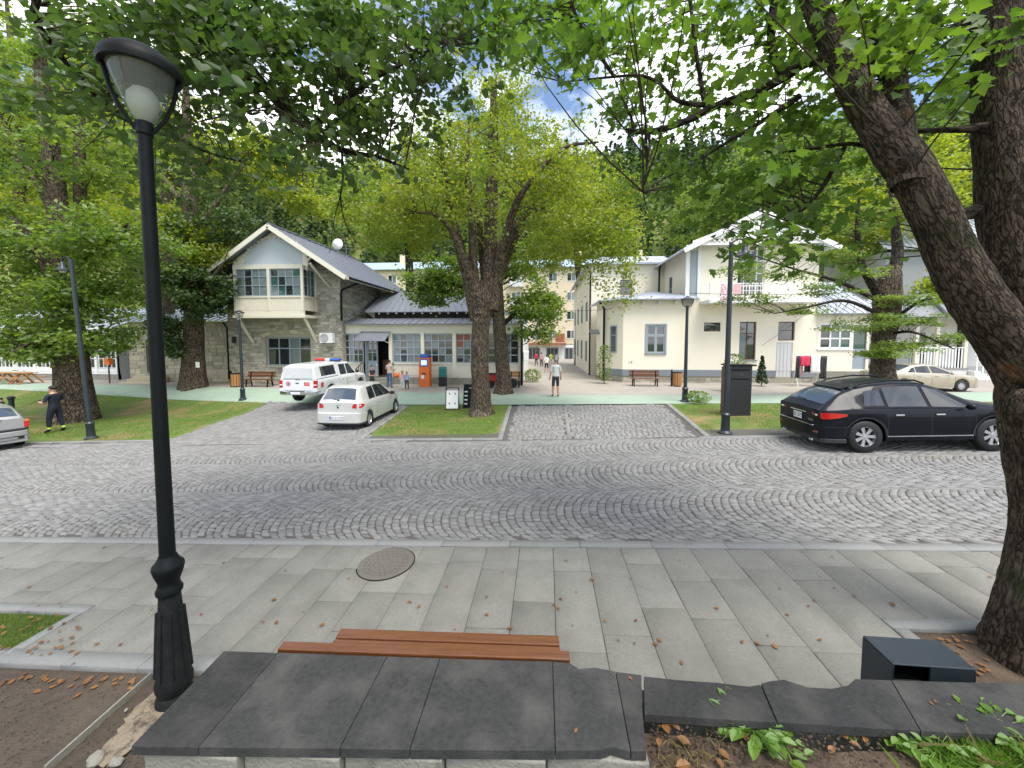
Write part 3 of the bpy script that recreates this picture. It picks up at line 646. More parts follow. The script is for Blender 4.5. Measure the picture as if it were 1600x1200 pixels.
def wall(fr, name, mat, parent, a0, z0, a1, z1, holes=(), depth=.18, top=None):
    """a wall sheet with real openings and reveals; top(a) cuts the head to a slope"""
    m = MB(); A = sorted({a0, a1, *[h[0] for h in holes], *[h[2] for h in holes]}); Zs = sorted({z0, z1, *[h[1] for h in holes], *[h[3] for h in holes]})
    for i in range(len(A) - 1):
        for j in range(len(Zs) - 1):
            ca, cz = (A[i] + A[i + 1]) / 2, (Zs[j] + Zs[j + 1]) / 2
            if any(h[0] < ca < h[2] and h[1] < cz < h[3] for h in holes): continue
            m.add([fr.p(A[i], Zs[j]), fr.p(A[i + 1], Zs[j]), fr.p(A[i + 1], Zs[j + 1]), fr.p(A[i], Zs[j + 1])], [(0, 1, 2, 3)])
    if top:
        pts = [fr.p(a0, z1)] + [fr.p(a1, z1)] + [fr.p(a, z) for a, z in top]; m.add(pts, [tuple(range(len(pts)))])
    for h in holes:
        q = [(h[0], h[1]), (h[2], h[1]), (h[2], h[3]), (h[0], h[3])]
        for k in range(4):
            (a, z), (b, w) = q[k], q[(k + 1) % 4]
            m.add([fr.p(a, z), fr.p(b, w), fr.p(b, w, -depth), fr.p(a, z, -depth)], [(0, 1, 2, 3)])
    return m.build(name, mat, parent)
def window(fr, parent, a0, z0, a1, z1, cols=2, rows=(1,), fm='greyframe', pm_='pane', c=-.10, fw=.06, sill=None, name='window', mw=None, trim=None):
    """frame bars, then one pane object for each light; rows = relative heights from the bottom"""
    m = MB(); t = .05; mw = mw or fw * .7
    fr.box(m, a0, z0, c, a0 + fw, z1, c + t); fr.box(m, a1 - fw, z0, c, a1, z1, c + t)
    fr.box(m, a0 + fw, z0, c, a1 - fw, z0 + fw, c + t); fr.box(m, a0 + fw, z1 - fw, c, a1 - fw, z1, c + t)
    tot = float(sum(rows)); zs = [z0 + fw]; 
    for r in rows: zs.append(zs[-1] + (z1 - z0 - 2 * fw) * r / tot)
    as_ = np.linspace(a0 + fw, a1 - fw, cols + 1)
    for z in zs[1:-1]: fr.box(m, a0 + fw, z - mw / 2, c + .002, a1 - fw, z + mw / 2, c + t - .004)
    for a in as_[1:-1]: fr.box(m, a - mw / 2, z0 + fw, c + .004, a + mw / 2, z1 - fw, c + t - .002)
    if trim:
        w_ = .09
        fr.box(m, a0 - w_, z0 - w_, -.01, a0, z1 + w_, .03); fr.box(m, a1, z0 - w_, -.01, a1 + w_, z1 + w_, .03); fr.box(m, a0, z1, -.01, a1, z1 + w_, .03)
    w = m.build(name, fm, parent)
    if sill: fbox(fr, 'sill', sill, w, a0 - .08, z0 - .07, c, a1 + .08, z0 - .005, .07)
    for i in range(cols):
        for j in range(len(rows)):
            mat = pm_ if isinstance(pm_, str) else pm_[(i * 7 + j * 3) % len(pm_)]
            p = MB(); p.add([fr.p(as_[i], zs[j], c + .012), fr.p(as_[i + 1], zs[j], c + .012), fr.p(as_[i + 1], zs[j + 1], c + .012), fr.p(as_[i], zs[j + 1], c + .012)], [(0, 1, 2, 3)])
            p.build('pane', mat, w)
    return w
def stones(fr, name, mat, parent, a0, z0, a1, z1, holes=(), sw=.32, sh=.17, single=False, kind='stuff', topf=None, proud=.035):
    m = MB(); z = z0; row = 0
    while z < z1 - .03:
        h = min(sh * rng.uniform(.7, 1.3), z1 - z); a = a0 - rng.uniform(0, sw)
        while a < a1:
            l = sw * rng.uniform(.55, 1.5); b0, b1 = max(a, a0), min(a + l, a1); a += l
            ca, cz = (b0 + b1) / 2, z + h / 2
            if b1 - b0 < .06 or any(hh[0] - .03 < b1 and b0 < hh[2] + .03 and hh[1] - .03 < z + h and z < hh[3] + .03 for hh in holes): continue
            if topf and cz > topf(ca): continue
            g = .012; pr = proud * rng.uniform(.4, 1.2); k = .022; j = lambda: rng.normal(0, .008)
            vs = [fr.p(b0 + g + j(), z + g + j()), fr.p(b1 - g + j(), z + g + j()), fr.p(b1 - g + j(), z + h - g + j()), fr.p(b0 + g + j(), z + h - g + j())]
            vs += [fr.p(b0 + g + k, z + g + k, pr), fr.p(b1 - g - k, z + g + k, pr), fr.p(b1 - g - k, z + h - g - k, pr), fr.p(b0 + g + k, z + h - g - k, pr)]
            fs = [(4, 5, 6, 7), (0, 1, 5, 4), (1, 2, 6, 5), (2, 3, 7, 6), (3, 0, 4, 7)]
            if single: MB().add(vs, fs).build('stone', mat, parent)
            else: m.add(vs, fs)
        z += h; row += 1
    if not single: return m.build(name, mat, parent, kind=kind)
def roofsheet(name, mat, parent, a, b, c, d, seams=0, th=.06, seam_mat=None, sname='seam'):
    """a-b eave, d-c ridge; the seams run from eave to ridge, each a bar of its own"""
    a, b, c, d = map(Vector, (a, b, c, d)); n = (b - a).cross(d - a).normalized()
    m = MB(); m.add([a, b, c, d, a - n * th, b - n * th, c - n * th, d - n * th], [(0, 1, 2, 3), (7, 6, 5, 4), (0, 4, 5, 1), (1, 5, 6, 2), (2, 6, 7, 3), (3, 7, 4, 0)])
    o = m.build(name, mat, parent)
    for i in range(seams + 1):
        t = i / max(1, seams); p, q = a + (b - a) * t, d + (c - d) * t
        MB().bar(p + n * .018, q + n * .018, .025, .045, up=n).build(sname, seam_mat or mat, o)
    return o
def downpipe(parent, pts, r=.05, mat='iron'):
    return MB().tube(pts, r, 8).build('downpipe', mat, parent, smooth=True)

# ------------------------------------------------------------------ stone house with the timber bay
YH = 22.0
H = thing('stone_house', 'two storey stone house with a white timber bay under a steep gable', 'house', (W(418, 600, YH).x, YH, 0))
H.location = (0, 0, 0)
hx0, hx1 = W(358, 560, YH).x, W(535, 560, YH).x
fr = Fr((hx0, YH), (1, 0)); wa = hx1 - hx0
def fa(px, Yp=YH, o=None): return W(px, 540, Yp).x - (hx0 if o is None else o)
gw = (W(416, 574, YH).x - hx0, W(416, 572, YH).z, W(486, 574, YH).x - hx0, W(450, 527, YH).z)
eave_r = W(540, 431, 20.2); apex = W(418, 350, 20.2)
slope = (apex.z - eave_r.z) / (eave_r.x - apex.x)
wtop = lambda a: apex.z - .12 - slope * abs(hx0 + a - apex.x)
wall(fr, 'wall', 'mortar', H, 0, -.6, wa, wtop(wa), [gw], .25, top=[(wa, wtop(wa)), (apex.x - hx0, apex.z - .15), (0, wtop(0))])
stones(fr, 'stonework', 'stone', H, 0, -.2, wa, apex.z, [gw], .34, .17, topf=lambda a: wtop(a) - .1)
# arched lintel of the ground floor window
ar = MB(); n = 9
for k in range(n):
    t0, t1 = math.pi * (.12 + .76 * k / n), math.pi * (.12 + .76 * (k + 1) / n); cxm = (gw[0] + gw[2]) / 2; rx = (gw[2] - gw[0]) / 2 * 1.12
    q = []
    for t, rr in ((t0, 0), (t1, 0), (t1, .24), (t0, .24)): q.append((cxm - (rx + rr) * math.cos(t), gw[3] - .10 + (.32 + rr) * math.sin(t)))
    MB().add([fr.p(a_, z_, .01) for a_, z_ in q] + [fr.p(a_, z_, .07) for a_, z_ in q], [(4, 5, 6, 7), (0, 1, 5, 4), (1, 2, 6, 5), (2, 3, 7, 6), (3, 0, 4, 7)]).build('arch_stone', 'ashlar', H)
window(fr, H, gw[0], gw[1], gw[2], gw[3], 4, (2, 1.2), 'greyframe', ['pane', 'pane', 'panecurtain'], c=-.2, fw=.09, sill='ashlar')
# side wall
frs = Fr((hx1, YH), (0, 1)); Ls = 8.2
wall(frs, 'wall', 'mortar', H, 0, -.4, Ls, eave_r.z + .30, [])
stones(frs, 'stonework', 'stone', H, 0, 3.0, Ls, eave_r.z + .25, [], .36, .17)
wall(Fr((hx0, YH + Ls), (0, -1)), 'wall', 'mortar', H, 0, -.4, Ls, eave_r.z + .3)
# roof
lx = 2 * apex.x - eave_r.x; yb = YH + Ls + .3
roofsheet('roof', 'roof', H, eave_r, (eave_r.x, yb, eave_r.z), (apex.x, yb, apex.z), apex, 16, .07)
roofsheet('roof', 'roof', H, (lx, yb, eave_r.z), (lx, apex.y, eave_r.z), apex, (apex.x, yb, apex.z), 16, .07)
MB().bar(apex + Vector((0, 0, .05)), (apex.x, yb, apex.z + .05), .16, .07).build('ridge_cap', 'roof', H)
for sx, ex in ((1, eave_r.x), (-1, lx)):
    e = Vector((ex, apex.y - .02, eave_r.z - .11)); MB().bar(apex + Vector((0, -.02, -.11)), e, .06, .24).build('rake_board', 'whitepaint', H)
    e2 = Vector((ex, yb, eave_r.z - .10)); MB().bar((ex, apex.y, eave_r.z - .10), e2, .05, .15).build('eave_board', 'whitepaint', H)
gut = MB().tube([(eave_r.x + .06, apex.y + .3, eave_r.z - .07), (eave_r.x + .06, yb, eave_r.z - .1)], .07, 8).build('gutter', 'iron', H, smooth=True)
for k in range(9):
    yy = YH + .3 + k * .95; MB().bar((hx1 - .1, yy, eave_r.z + .30 + .0), (eave_r.x - .05, yy, eave_r.z - .13), .09, .11).build('rafter_end', 'whitepaint', H)
# gable panel with scalloped arch in front of the wall, on the bay
YB = 20.75
b0, b1 = W(366, 455, YB).x, W(474, 455, YB).x
zb0, zb1, zb2, zb3 = W(420, 496, YB).z, W(420, 464, YB).z, W(420, 420, YB).z, W(420, 416, YB).z
fb = Fr((b0, YB), (1, 0)); wb = b1 - b0; cxb = apex.x - b0
gz = lambda a: apex.z - .16 - slope * abs(a - cxb)
mm = MB(); k0, k1 = .0, wb
pts = [(0, zb3), (wb, zb3), (wb, gz(wb)), (cxb, gz(cxb)), (0, gz(0))]
mm.add([fb.p(a, z, -.02) for a, z in pts], [(0, 1, 2, 3, 4)]); mm.build('gable_panel', 'palepanel', H)
# fretwork between the arch and the rakes
mm = MB(); na = 22; ac, az, arx, arz = cxb, zb3 + .05, wb * .46, (apex.z - zb3) * .72
prev = None
for k in range(na + 1):
    t = math.pi * k / na; a_ = ac - arx * math.cos(t); z_ = az + arz * math.sin(t) ** .9
    zt = max(gz(a_), z_ + .02); cur = (a_, z_, zt)
    if prev: mm.add([fb.p(prev[0], prev[1], .0), fb.p(a_, z_, .0), fb.p(a_, zt, .0), fb.p(prev[0], prev[2], .0)], [(0, 1, 2, 3)])
    prev = cur
    if 0 < k < na and k % 1 == 0: mm.lathe([(.10, -.02), (.10, .02)], 8, fb.p(a_, z_, .02), axis='y')
mm.add([fb.p(0, zb3, 0), fb.p(ac - arx, zb3, 0), fb.p(ac - arx, gz(ac - arx), 0), fb.p(0, gz(0), 0)], [(0, 1, 2, 3)])
mm.add([fb.p(ac + arx, zb3, 0), fb.p(wb, zb3, 0), fb.p(wb, gz(wb), 0), fb.p(ac + arx, gz(ac + arx), 0)], [(0, 1, 2, 3)])
mm.build('fretwork', 'whitepaint', H)
dp = YH - YB
fs_ = Fr((b1, YB), (0, 1)); fs2 = Fr((b0, YH), (0, -1))
fbox(fb, 'bay_floor', 'whitepaint', H, -.1, zb0 - .02, -dp, wb + .1, zb0 + .14, .08)
fbox(fb, 'bay_skirt', 'whitepaint', H, -.04, zb0 + .145, -.05, wb + .04, zb0 + .38, .035)
for nm, f_, L_ in (('bay_panel', fb, wb), ('bay_panel', fs_, dp), ('bay_panel', fs2, dp)):
    pan = fbox(f_, nm, 'whitepaint', H, .02, zb0 + .38, -.05, L_ - .02, zb1, -.01)
    for k in range(int(L_ / .13)):
        a_ = .06 + k * .13
        if a_ + .1 < L_: fbox(f_, 'board', 'whitepaint', pan, a_, zb0 + .42, -.01, a_ + .10, zb1 - .08, .012)
    fbox(f_, 'sill_rail', 'whitepaint', H, 0, zb1 - .04, -.02, L_, zb1 + .04, .05)
    fbox(f_, 'head_rail', 'whitepaint', H, 0, zb2, -.04, L_, zb3 + .10, .03)
for a_ in (0, wb * .49, wb - .12): fbox(fb, 'post', 'whitepaint', H, a_, zb0 + .38, -.03, a_ + .14, zb3 + .1, .055)
fbox(fs_, 'post', 'whitepaint', H, dp - .14, zb0 + .38, -.03, dp, zb3 + .1, .05)
window(fb, H, .15, zb1 + .05, wb * .49 - .01, zb2, 4, (1, .9, .7), 'greyframe', ['panecurtain', 'pane', 'panecurtain'], c=-.05, fw=.05)
window(fb, H, wb * .49 + .15, zb1 + .05, wb - .13, zb2, 4, (1, .9, .7), 'greyframe', ['panecurtain', 'panecurtain', 'pane', 'panegreen'], c=-.05, fw=.05)
window(fs_, H, .06, zb1 + .05, dp - .15, zb2, 3, (1, .9, .7), 'greyframe', ['pane', 'panecurtain', 'panegreen'], c=-.05, fw=.05)
fbox(Fr((b0, YB + .3), (1, 0)), 'bay_dark_fill', 'dark', H, .1, zb0 + .4, -.9, wb - .1, zb2 + .1, -.05)  # near-black block filling the bay behind its windows
for ax in (b0 + .05, b1 - .05):
    MB().bar((ax, YB + .1, zb0), (ax + .0, YH - .02, zb0 - 1.45), .10, .12).build('brace', 'whitepaint', H)
    MB().bar((ax + (.9 if ax > apex.x else -.9), YH - .02, zb2 - .9), (ax + (.75 if ax > apex.x else -.75), apex.y + .15, zb3 + .05), .09, .11).build('brace', 'whitepaint', H)
sc_ = MB(); sc_.tube([(b1 + .1, YB + .2, zb2 - .05), (b1 + .25, YB, zb2 + .35), (b1 + .65, YB - .1, zb3 + .55), (b1 + .9, YB - .2, zb3 + .42)], .07, 6); sc_.build('carved_bracket', 'whitepaint', H)
downpipe(H, [(eave_r.x, YH - .1, eave_r.z - .1), (hx1 + .12, YH - .1, eave_r.z - .55), (hx1 + .08, YH - .12, eave_r.z - .8), (hx1 + .08, YH - .12, 3.9)], .065)
boxp('junction_box', 'plastic', H, W(367, 531, YH).x - .12, YH - .08, W(367, 536, YH).z, W(367, 531, YH).x + .12, YH, W(367, 526, YH).z)

ac = thing('air_conditioner', 'white outdoor air conditioner on the stone wall beside the shop canopy', 'air conditioner', (W(515, 527, YH).x, YH - .06, W(515, 536, YH).z))
boxp('casing', 'white', ac, -.40, -.34, 0, .40, -.03, .60, bevel=.02)
part('fan_grille', 'greytrim', ac, lambda m: [m.lathe([(r, 0), (r, .012), (r - .012, .012), (r - .012, 0)], 24, (-.1, -.355, .30), axis='y', cap=False) for r in (.06, .11, .16, .21, .25)])
part('bracket', 'iron', ac, lambda m: [m.box(x_, -.3, -.04, x_ + .04, .06, -.002) for x_ in (-.3, .26)])
dsh = thing('satellite_dish', 'white satellite dish on a mast above the stone house roof', 'satellite dish', (W(528, 405, 26).x, 26, W(528, 412, 26).z))
part('dish', 'white', dsh, lambda m: m.lathe([(.01, .0), (.15, .012), (.28, .05), (.38, .11), (.375, .12), (.27, .06), (.14, .022), (.01, .01)], 24, (0, -.1, 1.35), axis='y'), smooth=True)
part('mast', 'greytrim', dsh, lambda m: m.tube([(0, 0, -1.0), (0, 0, 1.4)], .025, 6))
part('feed_arm', 'greytrim', dsh, lambda m: m.tube([(0, -.1, 1.1), (0, -.5, 1.3)], .015, 6))
an = thing('antenna', 'thin roof antenna mast behind the satellite dish', 'antenna', (W(541, 400, 27).x, 27, W(541, 425, 27).z))
part('mast', 'greytrim', an, lambda m: m.tube([(0, 0, -.8), (0, 0, 2.0)], .02, 6))
for k in range(4): part('crossbar', 'greytrim', an, lambda m: m.bar((-.45 + .06 * k, 0, 1.9 - .25 * k), (.45 - .06 * k, 0, 1.9 - .25 * k), .02))

# ------------------------------------------------------------------ stone wing and white veranda house further along
SW = thing('stone_wing', 'low stone wing with steps between the white veranda and the stone house', 'house')
sx0, sx1 = W(202, 560, 23.2).x, W(362, 560, 23.2).x
fw_ = Fr((sx0, 23.2), (1, 0)); L_ = sx1 - sx0; zt_ = W(300, 503, 23.2).z
dh = (1.25, .55, 2.2, 2.75); wh = (L_ - 3.6, 1.2, L_ - 3.0, 2.5)
wall(fw_, 'wall', 'mortar', SW, 0, -.6, L_, zt_, [dh, wh], .35)
stones(fw_, 'stone', 'ashlar', SW, 0, 0, L_, zt_, [dh, wh], .55, .30, single=True)
fbox(fw_, 'door', 'brown', SW, dh[0], dh[1], -.33, dh[2], dh[3], -.28); fbox(fw_, 'window', 'pane', SW, wh[0], wh[1], -.3, wh[2], wh[3], -.26)
wall(Fr((sx1, 23.2), (0, 1)), 'wall', 'mortar', SW, 0, -.5, 5, zt_); wall(Fr((sx0, 28.2), (0, -1)), 'wall', 'mortar', SW, 0, -.5, 5, zt_)
roofsheet('roof', 'rooflight', SW, (sx0 - .4, 22.7, zt_ + .05), (sx1 + .3, 22.7, zt_ + .05), (sx1 + .3, 26.5, zt_ + 1.35), (sx0 - .4, 26.5, zt_ + 1.35), 18)
for k in range(4): boxp('step', 'ashlar', SW, sx0 + .3 + k * .12, 23.19 - 1.3 + k * .3, -.35, sx0 + 3.2 - k * .12, 23.19 - 1.0 + k * .3, -.12 + .17 * k, bevel=.015)
downpipe(SW, [(sx1 - .15, 22.8, zt_ - .05), (sx1 - .15, 23.1, zt_ - .4), (sx1 - .15, 23.1, .2)])
VH = thing('veranda_house', 'long white timber veranda house with pale metal roof behind the trees', 'house')
vx0, vx1 = W(-40, 560, 24).x, W(183, 560, 24).x; fv = Fr((vx0, 24), (1, 0)); L_ = vx1 - vx0; zv = W(100, 512, 24).z
zs_ = W(150, 576, 24).z; zh_ = W(150, 535, 24).z
fbox(fv, 'plinth', 'concrete', VH, 0, -.9, -.2, L_, .35, -.02)
fbox(fv, 'dado', 'purewhite', VH, 0, .35, -.15, L_, zs_, 0); fbox(fv, 'frieze', 'purewhite', VH, 0, zh_ + .05, -.15, L_, zv, 0)
nb = 7; bw = L_ / nb
for k in range(nb + 1): fbox(fv, 'post', 'purewhite', VH, k * bw - .09 if k else 0, .35, -.12, k * bw + .09 if k < nb else L_ , zv, .05)
for k in range(nb):
    window(fv, VH, k * bw + .12, zs_ + .02, (k + 1) * bw - .12, zh_ + .04, 4, (1, 1, .8), 'purewhite', ['pane', 'panecurtain', 'pane'], c=-.08, fw=.06)
    for j in range(6): fbox(fv, 'panel', 'purewhite', VH, k * bw + .16 + j * (bw - .32) / 6, .50, 0, k * bw + .10 + (j + 1) * (bw - .32) / 6, zs_ - .12, .025)
wall(Fr((vx1, 24), (0, 1)), 'wall', 'greywall', VH, 0, -.6, 6, zv); wall(Fr((vx0, 30), (0, -1)), 'wall', 'greywall', VH, 0, -.9, 6, zv)
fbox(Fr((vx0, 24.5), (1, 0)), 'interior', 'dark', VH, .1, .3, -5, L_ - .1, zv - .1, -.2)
roofsheet('roof', 'rooflight', VH, (vx0 - .3, 23.5, zv), (vx1 + .4, 23.5, zv), (vx1 + .4, 28, zv + 1.6), (vx0 - .3, 28, zv + 1.6), 26)
MB().bar((vx0 - .3, 23.46, zv - .06), (vx1 + .4, 23.46, zv - .06), .05, .14).build('eave_board', 'purewhite', VH)
for k in range(3): boxp('step', 'concrete', VH, W(50, 600, 23.6).x, 23.98 - 1.0 + k * .3, -1.0, W(90, 600, 23.6).x, 23.98 - .7 + k * .3, -.35 + .2 * k)

# ------------------------------------------------------------------ shop with the long glazed front
YS = 22.4
S = thing('shop_building', 'single storey cream timber shop with a long row of grey windows', 'shop')
s0, s1 = W(536, 560, YS).x, W(815, 560, YS).x; f = Fr((s0, YS), (1, 0)); LS = s1 - s0
SX = lambda px: W(px, 560, YS).x - s0
zp, zs, zh, ze = W(680, 590, YS).z, W(680, 569, YS).z, W(680, 521, YS).z, W(680, 506, YS).z
fbox(f, 'plinth', 'concrete', S, 0, -.3, -.12, LS, zp, -.03)
bays = [(537, 568), (613, 659), (662, 708), (712, 758), (762, 811)]
def dado(a, b):
    d = fbox(f, 'dado', 'whitepaint', S, a, zp, -.12, b, zs, -.02)
    n = int((b - a) / .16)
    for k in range(n): fbox(f, 'board', 'whitepaint', d, a + .05 + k * (b - a - .1) / n, zp + .12, -.02, a + .02 + (k + 1) * (b - a - .1) / n, zs - .1, .008)
    fbox(f, 'sill', 'whitepaint', S, a - .02, zs, -.12, b + .02, zs + .06, .05)
dado(0, SX(567)); dado(SX(613), LS)
for (a, b), mats in zip(bays, (['pane', 'panecurtain', 'pane'], ['panecurtain', 'pane', 'panecurtain'], ['pane', 'panecurtain', 'pane', 'pane'], ['pane', 'redroof', 'pane', 'panecurtain', 'redroof'], ['pane', 'panegreen', 'panecurtain'])):
    window(f, S, SX(a), zs + .065, SX(b), zh, 4, (1, 1, 1, .85), 'greyframe', mats, c=-.10, fw=.07, mw=.06)
for px in (536, 610.5, 660.5, 710, 760, 813): fbox(f, 'post', 'whitepaint', S, max(0, SX(px) - .1), zp, -.1, min(LS, SX(px) + .1), zh + .1, .04)
fbox(f, 'frieze', 'whitepaint', S, 0, zh, -.12, LS, ze - .02, .0); fbox(f, 'cornice', 'whitepaint', S, -.05, ze - .14, 0, LS + .05, ze - .03, .12)
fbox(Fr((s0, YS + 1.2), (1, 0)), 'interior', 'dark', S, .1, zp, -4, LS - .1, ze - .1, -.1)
fbox(f, 'counter', 'brown', S, SX(590), zp + .1, -1.05, SX(608), zp + 1.0, -.7)
# door bay: open leaf, grey frame, canopy, steps
d0, d1 = SX(573), SX(609)
fbox(f, 'door_frame', 'greyframe', S, d0 - .08, zp, -.12, d0, zh, .03); fbox(f, 'door_frame', 'greyframe', S, d1, zp, -.12, d1 + .06, zh, .03)
dm = (d0 + d1) / 2 + .02
lf = fbox(f, 'door', 'greyframe', S, d0, zp + .02, -.10, dm - .06, zs + .1, -.05)
window(f, lf, d0, zs + .105, dm - .06, zh - .02, 2, (1, 1, 1), 'greyframe', 'pane', c=-.10, fw=.08, name='glazing')
fbox(f, 'handle', 'chrome', lf, dm - .16, zs - .1, -.05, dm - .10, zs + .06, -.01)
cz1, cz0 = W(590, 518, YS).z, W(590, 533, YS - .9).z
can = thing('door_canopy', 'grey metal canopy over the open shop door', 'canopy'); can.location = (0, 0, 0)
c0, c1 = s0 + d0 - .25, s0 + d1 + .1
roofsheet('sheet', 'roof', can, (c0 - .15, YS - .95, cz0 + .02), (c1, YS - .95, cz0 + .02), (c1, YS - .01, cz1), (c0, YS - .01, cz1), 0, .03)
for cx_ in (c0 + .1, c1 - .1): MB().bar((cx_, YS - .02, cz0 - .15), (cx_, YS - .8, cz0 + .03), .04).build('bracket', 'whitepaint', can)
for k in range(3): boxp('step', 'concrete', S, s0 + d0 - .2, YS - .95 + k * .31, -.2, s0 + d1 + .25, YS - .64 + k * .31, zp - .36 + .17 * k - .02, bevel=.01)
def rail(name, label, pts, n=6, h=.9, mat='iron'):
    t = thing(name, label, 'railing'); P = [Vector(p) for p in pts]
    part('handrail', mat, t, lambda m: m.tube([p + Vector((0, 0, h)) for p in P], .022, 6))
    for k in range(n):
        q = P[0].lerp(P[-1], k / (n - 1)); part('baluster', mat, t, lambda m: m.bar(q, q + Vector((0, 0, h)), .022))
    return t
rail('stair_railing', 'dark iron handrail beside the steps to the shop door', [(s0 + d0 - .25, YS - 1.0, .1), (s0 + d0 - .25, YS - .1, zp)], 5)
rail('stair_railing', 'dark iron handrail on the kiosk side of the shop steps', [(s0 + d1 + .25, YS - 1.0, .1), (s0 + d1 + .25, YS - .1, zp)], 3)
# roofs: skirt, dark clerestory, upper sheet
zk = W(680, 497, YS + .9).z; zc = W(680, 487, YS + .95).z
roofsheet('roof_skirt', 'roof', S, (s0 - .1, YS - .35, ze), (s1 + .3, YS - .35, ze), (s1 + .3, YS + 1.0, zk), (s0 - .1, YS + 1.0, zk), 26, .05)
boxp('clerestory', 'dark', S, s0 + 1.6, YS + 1.0, zk - .2, s1 - 2, YS + 1.3, zc)
for k in range(16): boxp('bracket', 'whitepaint', S, s0 + 1.9 + k * .55, YS + .85, zc - .14, s0 + 2.0 + k * .55, YS + 1.0, zc - .04)
zr = W(700, 456, YS + 5.2).z
roofsheet('roof', 'roof', S, (s0 + 1.1, YS + .75, zc), (s1 - 1.5, YS + .75, zc), (s1 - 3.5, YS + 5.2, zr), (s0 + .5, YS + 5.2, zr), 20, .05)
roofsheet('roof', 'roof', S, (s0 - .05, YS + 5.2, zk - .1), (s0 + 1.1, YS + .75, zc), (s0 + .5, YS + 5.2, zr), (s0 + .45, YS + 5.3, zr), 3, .05)
roofsheet('roof', 'roof', S, (s1 - 1.5, YS + .75, zc), (s1 - 1.0, YS + 9, zc), (s1 - 3.5, YS + 8, zr), (s1 - 3.5, YS + 5.2, zr), 8, .05)
wall(Fr((s1, YS), (0, 1)), 'wall', 'whitewall', S, 0, -.4, 9, ze, top=[(9, ze), (4.5, ze + 1.6), (0, ze)])
downpipe(S, [(s0 + .08, YS - .1, ze - .05), (s0 + .08, YS - .12, 0.1)], .06)
downpipe(S, [(s1 + .02, YS - .15, ze + .1), (s1 + .02, YS - .15, .05)], .07)
part('rainwater_head', 'iron', S, lambda m: m.lathe([(.06, 0), (.15, .28), (.15, .34), (.05, .34)], 10, (s1 + .02, YS - .15, ze - .15)))
ac2 = thing('air_conditioner', 'white outdoor air conditioner on the gable end facing the lane', 'air conditioner', (s1 + .02, YS + 1.7, W(822, 563, YS + 1.7).z))
boxp('casing', 'white', ac2, .02, -.4, 0, .32, .4, .58, bevel=.02); part('fan_grille', 'greytrim', ac2, lambda m: [m.box(.322, -.3 + .1 * k, .08, .33, -.27 + .1 * k, .5) for k in range(6)])

# ------------------------------------------------------------------ cream house across the lane
YR = 24.0
C = thing('cream_house', 'cream plastered two storey house with grey plinth and white balcony', 'house')
r0, r1, r2 = W(973, 560, YR).x, W(1078, 560, YR).x, W(1273, 560, YR).x
f = Fr((r0, YR), (1, 0)); RX = lambda px: W(px, 540, YR).x - r0
RZ = lambda py: W(1100, py, YR).z
zp0, zp1, ze1 = RZ(588), RZ(578), RZ(471)
h1 = (RX(1010), RZ(552), RX(1039), RZ(508)); h2 = (RX(1099), RZ(518), RX(1125), RZ(504)); h3 = (RX(1155), RZ(562), RX(1181), RZ(503)); h4 = (RX(1215), RZ(532), RX(1241), RZ(503)); h5 = (RX(1213), zp0 - .3, RX(1239), RZ(535))
LR = r2 - r0
wall(f, 'wall', 'cream', C, 0, zp1, LR, RZ(466), [h1, h2, h3, h4, (h5[0], zp1, h5[2], h5[3])], .2)
wall(f, 'wall', 'cream', C, RX(1078), RZ(466), LR, RZ(376), [(RX(1148), RZ(462), RX(1191), RZ(391))], .2)
fbox(f, 'plinth_band', 'greytrim', C, -.02, zp0, -.1, h5[0], zp1, .06); fbox(f, 'plinth_band', 'greytrim', C, h5[2], zp0, -.1, LR, zp1, .06)
fbox(f, 'plinth', 'mortar', C, 0, -.5, -.1, LR, zp0, .01); stones(f, 'stonework', 'stone', C, 0.05, -.05, LR - .05, zp0 - .02, [(h5[0], -1, h5[2], 2)], .4, .2, proud=.03)
window(f, C, *h1, 2, (1.7, .9), 'greyframe', 'pane', c=-.06, fw=.09, mw=.16, sill='greytrim', trim=True)
window(f, C, *h2, 1, (1,), 'brown', 'pane', c=-.12, fw=.04)
window(f, C, *h3, 2, (2.4, 1), 'brown', ['panecurtain', 'pane'], c=-.15, fw=.06, sill='greytrim')
window(f, C, *h4, 1, (1.2, 1), 'brown', 'pane', c=-.15, fw=.05)
window(f, C, RX(1148), RZ(468), RX(1191), RZ(391), 4, (1, 1, 1, .8), 'purewhite', 'pane', c=-.15, fw=.08)
dsht = fbox(f, 'door', 'stonegrey', C, h5[0], -.05, -.10, h5[2], h5[3], -.03)
for k in range(5): fbox(f, 'rib', 'stonegrey', dsht, h5[0] + .05 + k * .2, 0, -.03, h5[0] + .08 + k * .2, h5[3] - .05, -.01)
# chamfered corner and the lane side
ch = Vector((r0 - .95, YR + .95)); fc = Fr(ch, (r0 - ch.x, YR - ch.y)); Lc = 1.343
wall(fc, 'wall', 'cream', C, 0, zp1, Lc, RZ(466)); fbox(fc, 'plinth_band', 'greytrim', C, -.02, zp0, -.1, Lc + .02, zp1, .06); fbox(fc, 'plinth', 'mortar', C, 0, -.5, -.1, Lc, zp0, .01)
stones(fc, 'stonework', 'stone', C, 0.02, -.05, Lc - .02, zp0 - .02, (), .4, .2, proud=.03)
window(fc, C, .42, RZ(552), .92, RZ(508), 1, (1.7, .9), 'greyframe', 'pane', c=.005, fw=.07)
fl = Fr((ch.x, YR + 5), (0, -1)); wall(fl, 'wall', 'cream', C, 0, -.3, 4.05, RZ(466))
